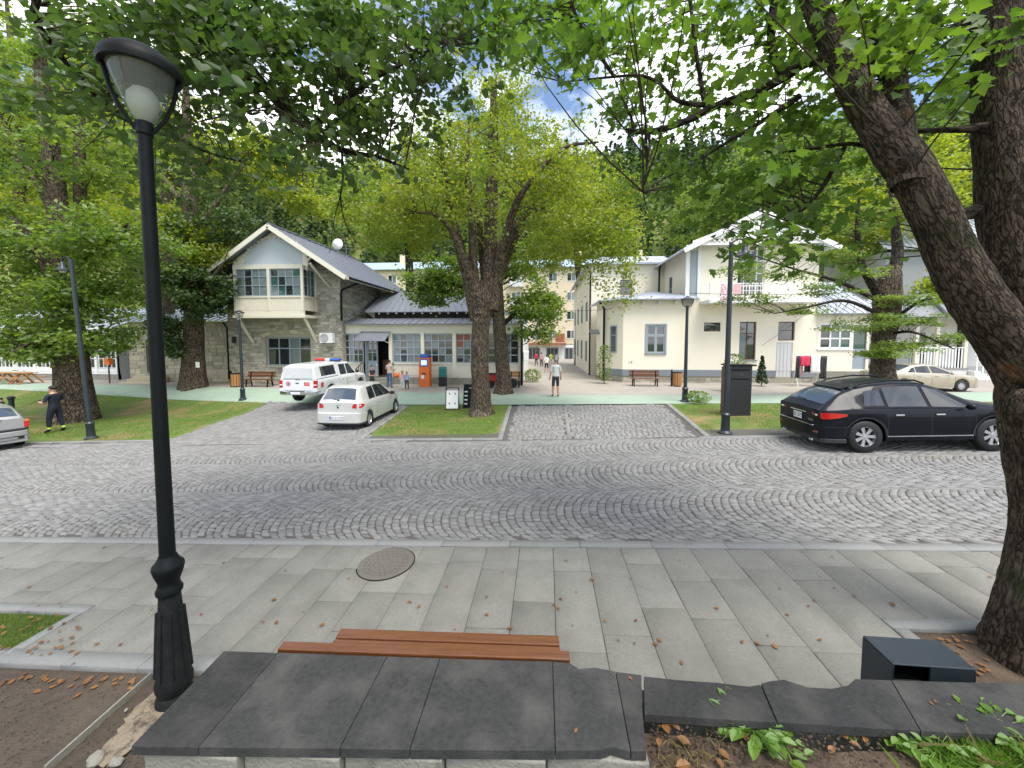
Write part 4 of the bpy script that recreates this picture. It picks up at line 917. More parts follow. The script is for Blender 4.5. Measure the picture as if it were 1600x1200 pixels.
# upper storey side, hip roof over the single storey corner
ux = r0 + RX(1078)
fu = Fr((ux, YR + 6.2), (0, -1)); zu = RZ(388)
wall(fu, 'wall', 'cream', C, 0, RZ(470), 6.2, zu + .1, [(1.9, RZ(470) + .4, 2.6, RZ(470) + 2.0)], .15)
window(fu, C, 1.9, RZ(470) + .4, 2.6, RZ(470) + 2.0, 2, (1, 1), 'greyframe', 'pane', c=-.1, fw=.05)
for px, w_ in ((1068, .22), (1086, .18)): fbox(f, 'pilaster', 'purewhite', C, RX(px), RZ(466), -.02, RX(px) + w_, RZ(383), .09)
fbox(f, 'shutter_panel', 'greyframe', C, RX(1074) + .06, RZ(462), -.02, RX(1086) - .02, RZ(392), .03)
ze2 = RZ(467)
pk = Vector((r0 + 2.6, YR + 2.8, ze2 + .75))
e1, e2, e3 = Vector((r0 - .25, YR - .5, ze2)), Vector((ux + .2, YR - .5, ze2)), Vector((ch.x - .5, YR + .8, ze2)); e4 = Vector((ch.x - .5, YR + 5, ze2))
roofsheet('hip_roof', 'rooflight', C, e1, e2, (ux + .2, YR + .3, ze2 + .32), (pk.x, pk.y - 1.6, pk.z - .25), 6, .08)
roofsheet('hip_roof', 'rooflight', C, e3, e1, (pk.x, pk.y - 1.6, pk.z - .25), pk, 3, .08)
roofsheet('hip_roof', 'rooflight', C, e4, e3, pk, (pk.x, YR + 5, pk.z), 5, .08)
for k in range(5): fbox(f, 'eave_bracket', 'whitepaint', C, .1 + k * .95, ze2 - .28, -.01, .2 + k * .95, ze2 - .10, .28)
downpipe(C, [(e3.x + .1, e3.y, ze2 - .02), (ch.x - .08, ch.y - .1, ze2 - .5), (ch.x - .08, ch.y - .1, .1)], .07)
# main gable roof with lattice
gy = YR - .8; gl = ux - .75; gr = r2 + .6; zl = zu - .15; gx = (gl + gr) / 2; ga = zl + (gx - gl) * .50
roofsheet('roof', 'rooflight', C, (gl, YR + 6.6, zl), (gl, gy, zl), (gx, gy, ga), (gx, YR + 6.6, ga), 12, .09)
roofsheet('roof', 'rooflight', C, (gr, gy, zl), (gr, YR + 6.6, zl), (gx, YR + 6.6, ga), (gx, gy, ga), 12, .09)
for ex in (gl, gr): MB().bar((ex, gy - .03, zl - .14), (gx, gy - .03, ga - .14), .05, .24).build('rake_board', 'purewhite', C)
m = MB(); m.add([f.p(RX(1078), RZ(376)), f.p(LR, RZ(376)), Vector((gx, YR, ga - .2))], [(0, 1, 2)]); m.build('gable_wall', 'cream', C)
lz = RZ(386); la = MB(); nl = 26
MB().bar((gl + .7, gy + .05, lz), (gr - .7, gy + .05, lz), .05, .12).build('tie_beam', 'purewhite', C)
for k in range(nl):
    xx = gl + .7 + (gr - gl - 1.4) * k / nl; xe = xx + .35; top = lambda v: zl + (min(v - gl, gr - v)) * .5 - .25
    t = top(xx + .17)
    if t - lz > .08:
        lat = MB(); lat.bar((xx, gy + .05, lz), (xe, gy + .05, min(t, lz + .42)), .03, .05); lat.bar((xe, gy + .052, lz), (xx, gy + .052, min(t, lz + .42)), .03, .05); lat.build('lattice_bar', 'purewhite', C)
m = MB(); m.add([(gl + 1.5, gy + .10, lz + .3), (gr - 1.5, gy + .10, lz + .3), (gx, gy + .10, ga - .3)], [(0, 1, 2)]); m.build('gable_panel', 'purewhite', C)
# balcony
yb_ = YR - 1.25; bz = RZ(474); ba, bb = r0 + RX(1092), r0 + RX(1258)
boxp('balcony_slab', 'purewhite', C, ba, yb_, bz - .08, bb, YR - .01, bz + .12, bevel=.02)
balc = MB().bar((ba + .03, yb_ + .05, bz + 1.0), (bb - .03, yb_ + .05, bz + 1.0), .06, .05); balc.bar((ba + .03, yb_ + .05, bz + .2), (bb - .03, yb_ + .05, bz + .2), .04, .04); balc.bar((ba + .03, yb_ + .05, bz + .6), (bb - .03, yb_ + .05, bz + .6), .03, .03)
balc = balc.build('balcony_rail', 'purewhite', C)
for k in range(40):
    xx = ba + .05 + (bb - ba - .1) * k / 39; MB().box(xx - .012, yb_ + .04, bz + .12, xx + .012, yb_ + .064, bz + .98).build('baluster', 'purewhite', balc)
for k in range(7): yy = yb_ + .1 + k * .17; MB().box(ba + .03, yy, bz + .12, ba + .055, yy + .025, bz + 1.0).build('baluster', 'purewhite', balc)
# rear wing along the lane
YW = 29.5; w0 = W(924, 440, YW).x; fr2 = Fr((w0, YW), (1, 0)); zw = W(980, 412, YW).z
hh = (W(969, 460, YW).x - w0, W(969, 461, YW).z, W(988, 460, YW).x - w0, W(969, 437, YW).z)
wall(fr2, 'wall', 'cream', C, 0, -.5, ux - w0 + .2, zw, [hh], .15); window(fr2, C, *hh, 2, (1.4, 1), 'brown', 'pane', c=-.1, fw=.05)
fw2 = Fr((w0, YW + 18), (0, -1)); wall(fw2, 'wall', 'cream', C, 0, -1.6, 18, zw)
roofsheet('roof', 'rooflight', C, (w0 - .5, YW + 18, zw), (w0 - .5, YW - .5, zw), (w0 + 1.2, YW + 2, zw + .9), (w0 + 1.2, YW + 18, zw + .9), 14)
roofsheet('roof', 'rooflight', C, (w0 - .5, YW - .5, zw), (ux + .5, YW - .5, zw), (ux + .5, YW + 2, zw + .9), (w0 + 1.2, YW + 2, zw + .9), 8)
downpipe(C, [(ux - .3, YW - .3, zw - .1), (ux - .35, YW - .06, zw - .5), (ux - .35, YW - .06, RZ(470))], .06)
downpipe(C, [(w0 - .4, YW - .3, zw - .1), (w0 - .08, YW - .06, zw - .6), (w0 - .08, YW - .06, -.2)], .06)
for k in range(4): window(fw2, C, 2 + 4.2 * k, .9, 3.1 + 4.2 * k, 2.6, 2, (1.5, 1), 'greyframe', 'pane', c=.005, fw=.07); window(fw2, C, 2 + 4.2 * k, 4.2, 3.1 + 4.2 * k, 5.8, 2, (1.5, 1), 'greyframe', 'pane', c=.005, fw=.07)
# side porch: canopy, stone steps
pc = thing('porch_canopy', 'small grey lead canopy over the side steps in the lane', 'canopy'); px0, py0 = W(926, 520, 27.8).x, 27.8; pz = W(926, 521, 27.8).z
roofsheet('sheet', 'roof', pc, (px0 - .2, py0 - .6, pz), (px0 + 1.25, py0 - .6, pz), (px0 + 1.25, py0 + .6, pz + .3), (px0 - .2, py0 + .6, pz + .3), 0, .05)
part('bracket', 'iron', pc, lambda m: m.tube([(px0 + .95, py0 - .5, pz - .02), (px0 + 1.05, py0, pz - .5), (px0 + 1.1, py0 + .3, pz - 1.0)], .03, 6))
for k in range(5): boxp('step', 'concrete', C, px0 + .05 + k * .24, 26.2, -.3, px0 + .29 + k * .24, 27.6, .05 + .17 * k, bevel=.01)
rail('stair_railing', 'thin iron railing on the stone steps in the lane', [(px0 + .1, 26.25, .1), (px0 + 1.2, 26.25, .85)], 7)
text('house_number', '14', .28, 'greytrim', C, (r0 + .45, YR - .006, RZ(567)), (R(90), 0, 0))

# lower extension at the end of the cream house
X = thing('glazed_annex', 'low cream annex with white nine pane window beside the cream house', 'house')
a0, a1 = r2 + .02, W(1357, 560, YR + .2).x; f = Fr((a0, YR + .2), (1, 0)); AX = lambda px: W(px, 540, YR + .2).x - a0; AZ = lambda py: W(1300, py, YR + .2).z
w_ = (AX(1279), AZ(545), AX(1330), AZ(505)); d_ = (AX(1333), AZ(577), AX(1354), AZ(508))
wall(f, 'wall', 'cream', X, 0, AZ(580), a1 - a0, AZ(492), [w_, d_], .15); fbox(f, 'plinth', 'concrete', X, 0, -.4, -.15, a1 - a0, AZ(580), .04)
window(f, X, *w_, 3, (1.2, 1.2, .7), 'purewhite', ['pane', 'panecurtain', 'panegreen'], c=-.05, fw=.10, mw=.09, sill='purewhite')
fbox(f, 'door', 'greyframe', X, d_[0], d_[1], -.12, d_[2], AZ(545), -.08); fbox(f, 'glazing', 'panegreen', X, d_[0], AZ(545), -.12, d_[2], d_[3], -.08)
zr0 = AZ(490)
roofsheet('roof', 'rooflight', X, (a0 - .05, YR - .3, zr0), (a1 + .4, YR - .3, zr0), (a1 + .4, YR + 4, zr0 + 2.3), (a0 - .05, YR + 4, zr0 + 2.3), 9)
wall(Fr((a1, YR + .2), (0, 1)), 'wall', 'cream', X, 0, -.2, 4, zr0)
# terrace house with white railing
T = thing('terrace_house', 'white house with raised terrace, white railing and stone steps behind the sedan', 'house')
YT = 27.0; t0, t1 = W(1385, 560, YT).x, W(1640, 560, YT).x; TZ = lambda py: W(1450, py, YT).z; zt = TZ(577)
boxp('terrace', 'whitewall', T, t0, YT, -.3, W(1512, 560, YT).x, YT + 3, zt)
boxp('terrace_edge', 'kerb', T, t0 - .05, YT - .06, zt, W(1512, 560, YT).x + .05, YT + 3, zt + .08)
wall(Fr((t0, YT + 3), (1, 0)), 'wall', 'whitewall', T, 0, zt, t1 - t0, TZ(490) + .3)
fT = Fr((t0, YT + 3), (1, 0)); window(fT, T, 1.2, zt + 1.0, 2.4, zt + 2.4, 2, (1, 1), 'purewhite', 'pane', c=.005, fw=.08); window(fT, T, 4.0, zt + .1, 5.0, zt + 2.5, 2, (1, 1, 1), 'purewhite', 'pane', c=.005, fw=.08)
rl = MB().bar((W(1432, 545, YT).x, YT + .1, TZ(543)), (W(1512, 545, YT).x, YT + .1, TZ(543)), .07, .06).build('balustrade_rail', 'purewhite', T)
rx0, rx1 = W(1434, 545, YT).x, W(1511, 545, YT).x
for k in range(17): xx = rx0 + (rx1 - rx0) * k / 16; MB().box(xx - .035, YT + .09, zt + .08, xx + .035, YT + .115, TZ(543) - .03).build('baluster', 'purewhite', rl)
for px in (1434, 1466, 1511): xx = W(px, 545, YT).x; boxp('post', 'whitepaint', T, xx - .09, YT + .05, zt + .08, xx + .09, YT + .23, TZ(497))
nst = 6
for k in range(nst):
    xx = W(1513, 560, YT).x + .02 + k * .36; boxp('step', 'whitewall', T, xx, YT - .4, -.4, xx + .36, YT + 1.2, zt - .17 * k - .17 + .1, bevel=.012)
    MB().box(xx + .12, YT - .36, zt - .17 * k - .07, xx + .19, YT - .33, zt - .17 * k + .95).build('baluster', 'purewhite', T)
MB().bar((W(1513, 560, YT).x, YT - .345, zt + 1.0), (W(1513, 560, YT).x + nst * .36, YT - .345, zt - .02), .06, .05).build('handrail', 'purewhite', T)
zz = TZ(497)
roofsheet('porch_roof', 'rooflight', T, (t0 - .5, YT - .4, zz), (t1, YT - .4, zz), (t1, YT + 3.2, zz + 1.5), (t0 + .5, YT + 3.2, zz + 1.5), 16)
g0, g1 = W(1395, 470, YT).x, W(1475, 470, YT).x; gm = (g0 + g1) / 2
m = MB(); m.add([(g0 + .3, YT - .5, zz + .05), (g1 - .3, YT - .5, zz + .05), (gm, YT - .5, zz + 1.3)], [(0, 1, 2)]); m.build('porch_gable', 'greywall', T)
roofsheet('porch_roof', 'rooflight', T, (g0, YT + 2, zz), (g0, YT - .7, zz), (gm, YT - .7, zz + 1.5), (gm, YT + 2, zz + 1.5), 4); roofsheet('porch_roof', 'rooflight', T, (g1, YT - .7, zz), (g1, YT + 2, zz), (gm, YT + 2, zz + 1.5), (gm, YT - .7, zz + 1.5), 4)
B = thing('upper_house', 'grey house with ribbed metal roof rising behind the forked trunk', 'house')
YU = 34.; u0, u1 = W(1385, 400, YU).x, W(1680, 400, YU).x; UZ = lambda py: W(1500, py, YU).z
wall(Fr((u0, YU), (1, 0)), 'wall', 'greywall', B, 0, -.5, u1 - u0, UZ(392)); wall(Fr((u0, YU + 7), (0, -1)), 'wall', 'greywall', B, 0, -.5, 7, UZ(392))
roofsheet('roof', 'rooflight', B, (u0 - .7, YU - .7, UZ(390)), (u1, YU - .7, UZ(390)), (u1, YU + 5, UZ(390) + 4.4), (u0 + 1.5, YU + 5, UZ(390) + 4.4), 34)

# ------------------------------------------------------------------ apartment block closing the lane
A = thing('apartment_block', 'five storey apricot apartment block with pale blue roof at the lane end', 'apartment block')
YA = 64.; x0, x1 = W(548, 500, YA).x, W(1025, 500, YA).x; f = Fr((x0, YA), (1, 0)); LA = x1 - x0; zt = W(860, 418, YA).z; zb = -1.2
wall(f, 'wall', 'apricot', A, 0, zb + 2.9, LA, zt); fbox(f, 'ground_floor', 'whitewall', A, 0, zb - .5, -.2, LA, zb + 2.75, .05)
fh = (zt - zb - 2.9) / 4; ncol = 17; cw = LA / ncol
for r_ in range(4):
    for c_ in range(ncol):
        a_ = (c_ + .5) * cw; z_ = zb + 2.9 + r_ * fh + .85; bal = c_ in (1, 4, 9, 14)
        w = window(f, A, a_ - .75, z_, a_ + .75, z_ + 1.45, 2, (1,), 'purewhite', ['pane', 'panecurtain', 'pane'], c=.005, fw=.10)
        if bal: fbox(f, 'balcony', 'redroof' if (r_, c_) == (3, 1) else 'stonegrey', A, a_ - 1.3, z_ - .85, 0.0, a_ + 1.3, z_ + .1, .95)
for c_ in range(ncol):
    a_ = (c_ + .5) * cw
    window(f, A, a_ - 1.0, zb + .1, a_ + 1.0, zb + 2.3, 3, (1,), 'greyframe', 'pane', c=.06, fw=.12)
fbox(f, 'awning', 'redroof', A, LA * .57, zb + 2.75, .05, LA * .72, zb + 3.05, 1.2)
fbox(f, 'hanging_sign', 'redroof', A, W(868, 510, YA).x - x0, zb + 3.2, 1.0, W(882, 510, YA).x - x0, zb + 4.6, 1.06)
roofsheet('roof', 'blueroof', A, (x0 - .6, YA - .7, zt), (x1 + .6, YA - .7, zt), (x1 + .6, YA + 6, zt + 2.4), (x0 - .6, YA + 6, zt + 2.4), 40, .1)
for px in (628, 905, 1000): boxp('chimney', 'apricot', A, W(px, 400, YA + 4).x - .4, YA + 4, zt + 1, W(px, 400, YA + 4).x + .4, YA + 4.8, zt + 3.4)
# ------------------------------------------------------------------ cars
class Shell:
    """car body surface; x runs from the tail (0) to the nose (L)"""
    def __init__(s, L, top, belt, plan, zb, wheels, rw, inset=.19, archr=.06):
        s.L, s.zb0, s.wheels, s.rw, s.inset, s.arch = L, zb, wheels, rw, inset, rw + archr
        xs = np.linspace(-.3, L + .3, 400)
        def sm(p, k):
            v = np.interp(xs, [q[0] for q in p], [q[1] for q in p])
            ker = np.hanning(2 * k + 1); ker /= ker.sum(); vp = np.pad(v, k, mode='edge'); return np.convolve(vp, ker, 'valid')
        s.xs = xs; s.T, s.Bt, s.P = sm(top, 5), sm(belt, 12), np.interp(xs, [q[0] for q in plan], [q[1] for q in plan])
    def zt(s, x): return float(np.interp(x, s.xs, s.T))
    def zs(s, x): return float(np.interp(x, s.xs, s.Bt))
    def w(s, x): return float(np.interp(x, s.xs, s.P))
    def zb(s, x):
        z = s.zb0
        for xw in s.wheels:
            d = abs(x - xw)
            if d < s.arch: z = max(z, s.rw + math.sqrt(s.arch ** 2 - d * d))
        return z
    def sec(s, x):
        w, zs, zt, zb = s.w(x), s.zs(x), s.zt(x), s.zb(x); h = max(0., zt - zs); k = min(1, h / .42)
        hb = zs - zb
        e = (w * .945 - .03 - s.inset * k, zt - .015 - .055 * k)
        p = [(w - .10, zb - .01), (w - .015, zb), (w - .004, zb + .16 * hb), (w, zb + .42 * hb), (w - .004, zb + .70 * hb), (w * .985, zs - .05), (w * .965, zs - .012), (w * .945, zs + .006)]
        if e[1] < zs + .01: e = (e[0], zs + .01)
        p += [(p[7][0] + (e[0] - p[7][0]) * t, p[7][1] + (e[1] - p[7][1]) * t) for t in (.33, .66, 1)]
        p += [(e[0] - .05, e[1] + (zt - e[1]) * .55), (e[0] * .72, zt - .008), (e[0] * .35, zt + .004), (0, zt + .008)]
        return p
    def side(s, x, t, off=.006):
        p = s.sec(x); a, b = p[7], p[10]; d = Vector((0, b[1] - a[1], -(b[0] - a[0]))).normalized() if (b[1] - a[1]) > 1e-4 else Vector((0, 1, 0))
        return Vector((x, a[0] + (b[0] - a[0]) * t + d.y * off, a[1] + (b[1] - a[1]) * t + max(0, d.z) * off))
    def low(s, x, z, off=.004):
        p = s.sec(x)[1:8]; y = float(np.interp(z, [q[1] for q in p], [q[0] for q in p])); return Vector((x, y + off, z))
    def topp(s, x, v, off=.007):
        p = s.sec(x)[10:]; e = p[0][0] - .04; y = v * e; z = float(np.interp(abs(y), [q[0] for q in p[::-1]], [q[1] for q in p[::-1]]))
        sl = (s.zt(x + .02) - s.zt(x - .02)) / .04; n = Vector((-sl, 0, 1)).normalized()
        return Vector((x, y, z)) + n * off
    def body(s, name, mat, parent, extra=()):
        st = set(np.round(np.linspace(0, s.L, 70), 4)) | set(extra)
        for xw in s.wheels:
            st |= set(np.round(np.linspace(xw - s.arch - .002, xw + s.arch + .002, 27), 4))
        st = sorted(v for v in st if 0 <= v <= s.L); n = len(st); vs = []
        for x in st:
            p = s.sec(x); vs += [(x, -a, z) for a, z in p] + [(x, a, z) for a, z in p[-2::-1]]
        k = 2 * len(s.sec(0)) - 1
        fs = [(i * k + j, (i + 1) * k + j, (i + 1) * k + j + 1, i * k + j + 1) for i in range(n - 1) for j in range(k - 1)]
        fs += [tuple(range(k)), tuple(range((n - 1) * k, n * k))[::-1]]
        m = MB(); m.add(vs, fs)
        return m.build(name, mat, parent, smooth=True, ang=32)
def strip(name, mat, parent, A, Bq):
    m = MB(); n = len(A); m.add(list(A) + list(Bq), [(i, i + 1, n + i + 1, n + i) for i in range(n - 1)]); return m.build(name, mat, parent, smooth=True)
def both(fn):
    for sgn in (1, -1): fn(lambda v: Vector((v.x, v.y * sgn, v.z)), sgn)
def side_window(S, car, xl0, xl1, xu0, xu1, t0=.07, t1=.93, mat='carglass', n=8, name='window'):
    def mk(f, sg):
        A = [f(S.side(xl0 + (xl1 - xl0) * i / n, t0)) for i in range(n + 1)]; Bq = [f(S.side(xu0 + (xu1 - xu0) * i / n, t1)) for i in range(n + 1)]
        strip(name, mat, car, A, Bq)
    both(mk)
def top_window(S, car, xa, xb, v=.95, mat='carglass', name='windscreen', n=8, m=8, off=.007):
    pts = [[S.topp(xa + (xb - xa) * i / n, -v + 2 * v * j / m, off) for j in range(m + 1)] for i in range(n + 1)]
    mb = MB(); k = m + 1; mb.add([p for r_ in pts for p in r_], [(i * k + j, i * k + j + 1, (i + 1) * k + j + 1, (i + 1) * k + j) for i in range(n) for j in range(m)])
    return mb.build(name, mat, car, smooth=True)
def seam_line(S, car, x, z0, z1, dx=0, mat='black', name='door_gap'):
    def mk(f, sg):
        zz = np.linspace(z0, z1, 7); A = [f(S.low(x + dx * (z - z0) / (z1 - z0), z, .002)) for z in zz]; Bq = [f(S.low(x + dx * (z - z0) / (z1 - z0) + .012, z, .002)) for z in zz]
        strip(name, mat, car, A, Bq)
    both(mk)
def wheel(car, x, y, r, w, rim='alloy', spokes=7, cover=False, sgn=1):
    prof = [(r * .62, -w / 2), (r * .9, -w / 2), (r * .975, -w * .40), (r, -w * .25), (r, w * .25), (r * .975, w * .40), (r * .9, w / 2), (r * .62, w / 2)]
    t = MB().lathe(prof, 32, (0, 0, 0), axis='y', cap=False).build('wheel', 'black', car, smooth=True, ang=50); t.location = (x, y - sgn * w / 2, r)
    m = MB(); o = sgn * w / 2; rr = r * .645
    m.lathe([(rr, -o * .9), (rr, o * .80), (rr * .92, o * .82), (rr * .88, o * .2)], 32, axis='y', cap=False, mi=0)
    m.lathe([(.001, o * .72), (rr * .20, o * .70), (rr * .22, o * .3)], 16, axis='y', cap=False, mi=0)
    if cover: m.lathe([(.001, o * .75), (rr * .5, o * .72), (rr * .9, o * .6)], 24, axis='y', cap=False)
    for k in range(spokes):
        a = 2 * math.pi * k / spokes; c, s_ = math.cos(a), math.sin(a); p = Vector((c, 0, s_)); q = Vector((-s_, 0, c)); wa, wb = rr * .10, rr * (.13 if spokes > 7 else .17)
        v = [p * rr * .15 - q * wa, p * rr * .15 + q * wa, p * rr * .92 + q * wb, p * rr * .92 - q * wb]
        m.add([x_ + Vector((0, o * .66, 0)) for x_ in v] + [x_ + Vector((0, o * .3, 0)) for x_ in v], [(0, 1, 2, 3), (0, 4, 5, 1), (1, 5, 6, 2), (2, 6, 7, 3), (3, 7, 4, 0)])
    m.build('rim', rim, t, smooth=True, ang=30)
    MB().lathe([(rr * .9, o * .12), (.01, o * .12)], 20, axis='y', cap=False).build('brake_disc', 'black', t)
def under(S, car):
    w = S.P.max(); m = MB()
    m.box(.25, -w + .30, S.zb0 - .02, S.L - .25, w - .30, .62); m.box(S.wheels[0] + S.arch, -w + .12, S.zb0, S.wheels[1] - S.arch, w - .12, .55); m.build('underbody', 'plastic', car)
def arch_lip(S, car, mat, wdt=.05):
    for xw in S.wheels:
        def mk(f, sg):
            A, Bq = [], []
            for k in range(19):
                a = math.pi * (.02 + .96 * k / 18); x = xw + S.arch * math.cos(a); z = S.rw + S.arch * math.sin(a); x2 = xw + (S.arch + wdt) * math.cos(a); z2 = S.rw + (S.arch + wdt) * math.sin(a)
                A.append(f(S.low(x, max(z, S.zb0), .012))); Bq.append(f(S.low(x2, max(z2, S.zb0 + .01), .012)))
            strip('wheel_arch', mat, car, A, Bq)
        both(mk)
def lump(name, mat, car, c, s, rz=0, bevel=.015, tilt=0):
    m = MB(); m.obox(Matrix.Translation(c) @ Matrix.Rotation(rz, 4, 'Z') @ Matrix.Rotation(tilt, 4, 'Y'), *s); return m.build(name, mat, car, bevel=bevel)
def bumper(S, car, z0, z1, mat, rear=True, out=.05, depth=.5):
    """follows the plan of the body at that end"""
    wm = float(S.w(depth if rear else S.L - depth)) + .006; ok = (S.xs >= 0) & (S.xs <= S.L); X_, P_ = S.xs[ok], S.P[ok]; pts = []
    for k in range(17):
        y = wm * math.sin(math.pi / 2 * (-1 + 2 * k / 16)); c = X_[P_ >= abs(y) - .008]
        x = (c.min() if rear else S.L - c.max()) - out * (1 - (abs(y) / wm) ** 4)
        x = min(x, depth - .02)
        pts.append((x if rear else S.L - x, y))
    e = depth if rear else S.L - depth
    poly = pts + [(e, wm), (e, -wm)]
    if not rear: poly = poly[::-1]
    m = MB(); m.prism(poly, z0, z1); m.build('bumper', mat, car, bevel=.025)
def plate(car, x, y, z, w, h, txt, rz=R(-90), blue=True, tilt=0):
    p = MB(); p.box(-w / 2, -.008, -h / 2, w / 2, 0, h / 2); p = p.build('number_plate', 'plate', car, bevel=.004); p.location = (x, y, z); p.rotation_euler = (tilt, 0, rz)
    if blue: boxp('country_band', 'blue', p, -w / 2 + .004, -.0095, -h / 2 + .004, -w / 2 + .045, -.0082, h / 2 - .004)
    if txt: text('lettering', txt, h * .78, 'ink', p, (.02, -.0095, 0), (R(90), 0, 0), .0008)
    return p
def mirror(S, car, x, z, mat):
    for sg in (1, -1): m = MB(); m.ball((x, sg * (S.w(x) + .10), z), (.07, .11, .075), 7); m.build('mirror', mat, car, smooth=True)
def handles(S, car, xs_, z, mat):
    for x in xs_:
        for sg in (1, -1): lump('door_handle', mat, car, (x, sg * (S.w(x) + .012), z), (.20, .03, .035), bevel=.01)
def place(car, x, y, rz, L, s=1.):
    """x,y is the point under the middle of the car"""
    car.rotation_mode = 'XYZ'; car.scale = (s, s, s)
    sl = math.atan(.04 * math.cos(rz)) if y < 17 else 0
    car.rotation_euler = (0, -sl, rz)
    off = Matrix.Rotation(rz, 3, 'Z') @ Vector((L / 2 * s, 0, 0)); cx_, cy_ = x - off.x, y - off.y
    car.location = (cx_, cy_, zgf(x, y) + .036 - math.sin(sl) * L / 2 * s)

# ---- black crossover
K = thing('crossover_car', 'black crossover car with alloy wheels and roof rails parked by the lawn', 'car')
L = 4.80
S = Shell(L, [(-.3, 1.0), (0, 1.06), (.05, 1.10), (.12, 1.14), (.55, 1.44), (.90, 1.58), (1.3, 1.655), (1.9, 1.70), (2.4, 1.68), (2.8, 1.57), (3.50, 1.19), (3.7, 1.15), (4.3, 1.06), (4.62, .94), (4.8, .78), (5.1, .7)],
          [(0, 1.05), (.6, 1.10), (1.2, 1.09), (3.4, 1.05), (4.3, .96), (4.8, .76)], [(-.3, .78), (0, .80), (.10, .875), (.35, .935), (1, .96), (3.8, .96), (4.3, .93), (4.62, .82), (4.8, .62), (5.1, .6)], .30, (.98, 3.83), .400, .23, .055)
S.body('body', 'carblack', K); under(S, K); arch_lip(S, K, 'plastic', .045)
top_window(S, K, .19, .80, .93, 'carglassblue', 'rear_window'); top_window(S, K, 2.84, 3.44, .96, 'carglass', 'windscreen')
side_window(S, K, .98, 1.44, 1.10, 1.44, .12, .86, name='quarter_window', n=4); side_window(S, K, 1.52, 2.40, 1.52, 2.34); side_window(S, K, 2.49, 3.30, 2.43, 2.74)
for x, z0 in ((1.47, .55), (2.44, .36), (3.40, .36)): seam_line(S, K, x, z0, 1.03)
handles(S, K, (1.72, 2.62), .93, 'chrome'); mirror(S, K, 3.18, 1.12, 'carblack')
def trim(f, sg):
    xs_ = np.linspace(1.45, 3.35, 8); strip('sill_trim', 'chrome', K, [f(S.low(x, .40, .014)) for x in xs_], [f(S.low(x, .425, .014)) for x in xs_])
    strip('window_trim', 'carblack', K, [f(S.side(x, .0, .012)) for x in np.linspace(.95, 3.35, 12)], [f(S.side(x, .06, .012)) for x in np.linspace(.95, 3.35, 12)])
    m = MB(); m.tube([f(Vector((.95, .58, 1.57))), f(Vector((1.12, .58, 1.66))), f(Vector((1.75, .59, 1.735))), f(Vector((2.35, .58, 1.72))), f(Vector((2.58, .57, 1.63)))], .022, 8); m.build('roof_rail', 'carblack', K, smooth=True)
    m = MB(); xs2 = [.015, .06, .2, .38, .55]; zz = [(.86, .99), (.84, 1.0), (.85, 1.0), (.88, .99), (.925, .97)]
    A = [f(Vector((-.004, .55, .90)))] + [f(S.low(max(x, .02), a, .014)) for x, (a, b) in zip(xs2, zz)]; Bq = [f(Vector((-.004, .55, .97)))] + [f(S.low(max(x, .02), b, .014)) for x, (a, b) in zip(xs2, zz)]
    strip('tail_light', 'taillight', K, A, Bq); lump('reverse_light', 'clearlight', K, f(Vector((.012, .69, .925))), (.05, .10, .05))
    lump('exhaust', 'chrome', K, f(Vector((.05, .55, .27))), (.22, .13, .08), bevel=.03)
    lump('reflector', 'redroof', K, f(Vector((-.03, .62, .50))), (.03, .32, .05))
both(trim)
bumper(S, K, .36, .66, 'carblack', True, .07, .60); bumper(S, K, .24, .36, 'plastic', True, .03, .55); bumper(S, K, .25, .62, 'carblack', False, .03, .5)
lump('bumper_trim', 'chrome', K, (-.055, 0, .665), (.10, 1.4, .02)); lump('tailgate_trim', 'chrome', K, (-.008, 0, .93), (.02, .62, .03))
plate(K, -.012, 0, .80, .34, .17, 'SS 572', blue=False); text('badge_lettering', 'FX35', .075, 'chrome', K, (-.006, -.50, .76), (R(90), 0, R(-90)))
lump('spoiler', 'carblack', K, (.80, 0, 1.575), (.24, 1.06, .03), tilt=-.38); part('wiper', 'black', K, lambda m: m.tube([(.20, .0, 1.21), (.22, .35, 1.225)], .012, 6))
for x in S.wheels:
    for sg in (1, -1): wheel(K, x, sg * .955, .400, .25, 'alloy', 7, sgn=sg)
place(K, 7.30 + (2.40 - .98) * .93, 9.28 + .90, 0, L, .93)

# ---- silver hatchback seen from behind
K = thing('hatchback_car', 'silver small hatchback seen from behind, parked on the cobbled entrance', 'car')
L = 3.75
S = Shell(L, [(-.3, .92), (0, .95), (.03, 1.0), (.06, 1.03), (.36, 1.44), (.62, 1.50), (1.5, 1.53), (2.0, 1.48), (2.95, 1.02), (3.1, .98), (3.5, .86), (3.75, .68), (4, .65)],
          [(0, .93), (1, .95), (2.9, .90), (3.5, .76), (3.75, .62)], [(-.3, .70), (0, .72), (.08, .79), (.3, .835), (1, .85), (2.9, .85), (3.4, .80), (3.65, .66), (3.75, .5), (4, .5)], .24, (.62, 3.08), .295, .16, .045)
S.body('body', 'carsilver', K); under(S, K)
top_window(S, K, .085, .345, .94, 'carglassblue', 'rear_window'); top_window(S, K, 2.06, 2.88, .96, 'carglass')
side_window(S, K, .70, 1.20, .80, 1.20); side_window(S, K, 1.27, 2.62, 1.27, 2.02)
for x in (1.23, 2.40): seam_line(S, K, x, .36, .92)
handles(S, K, (1.42,), .82, 'carsilver'); mirror(S, K, 2.42, .98, 'black')
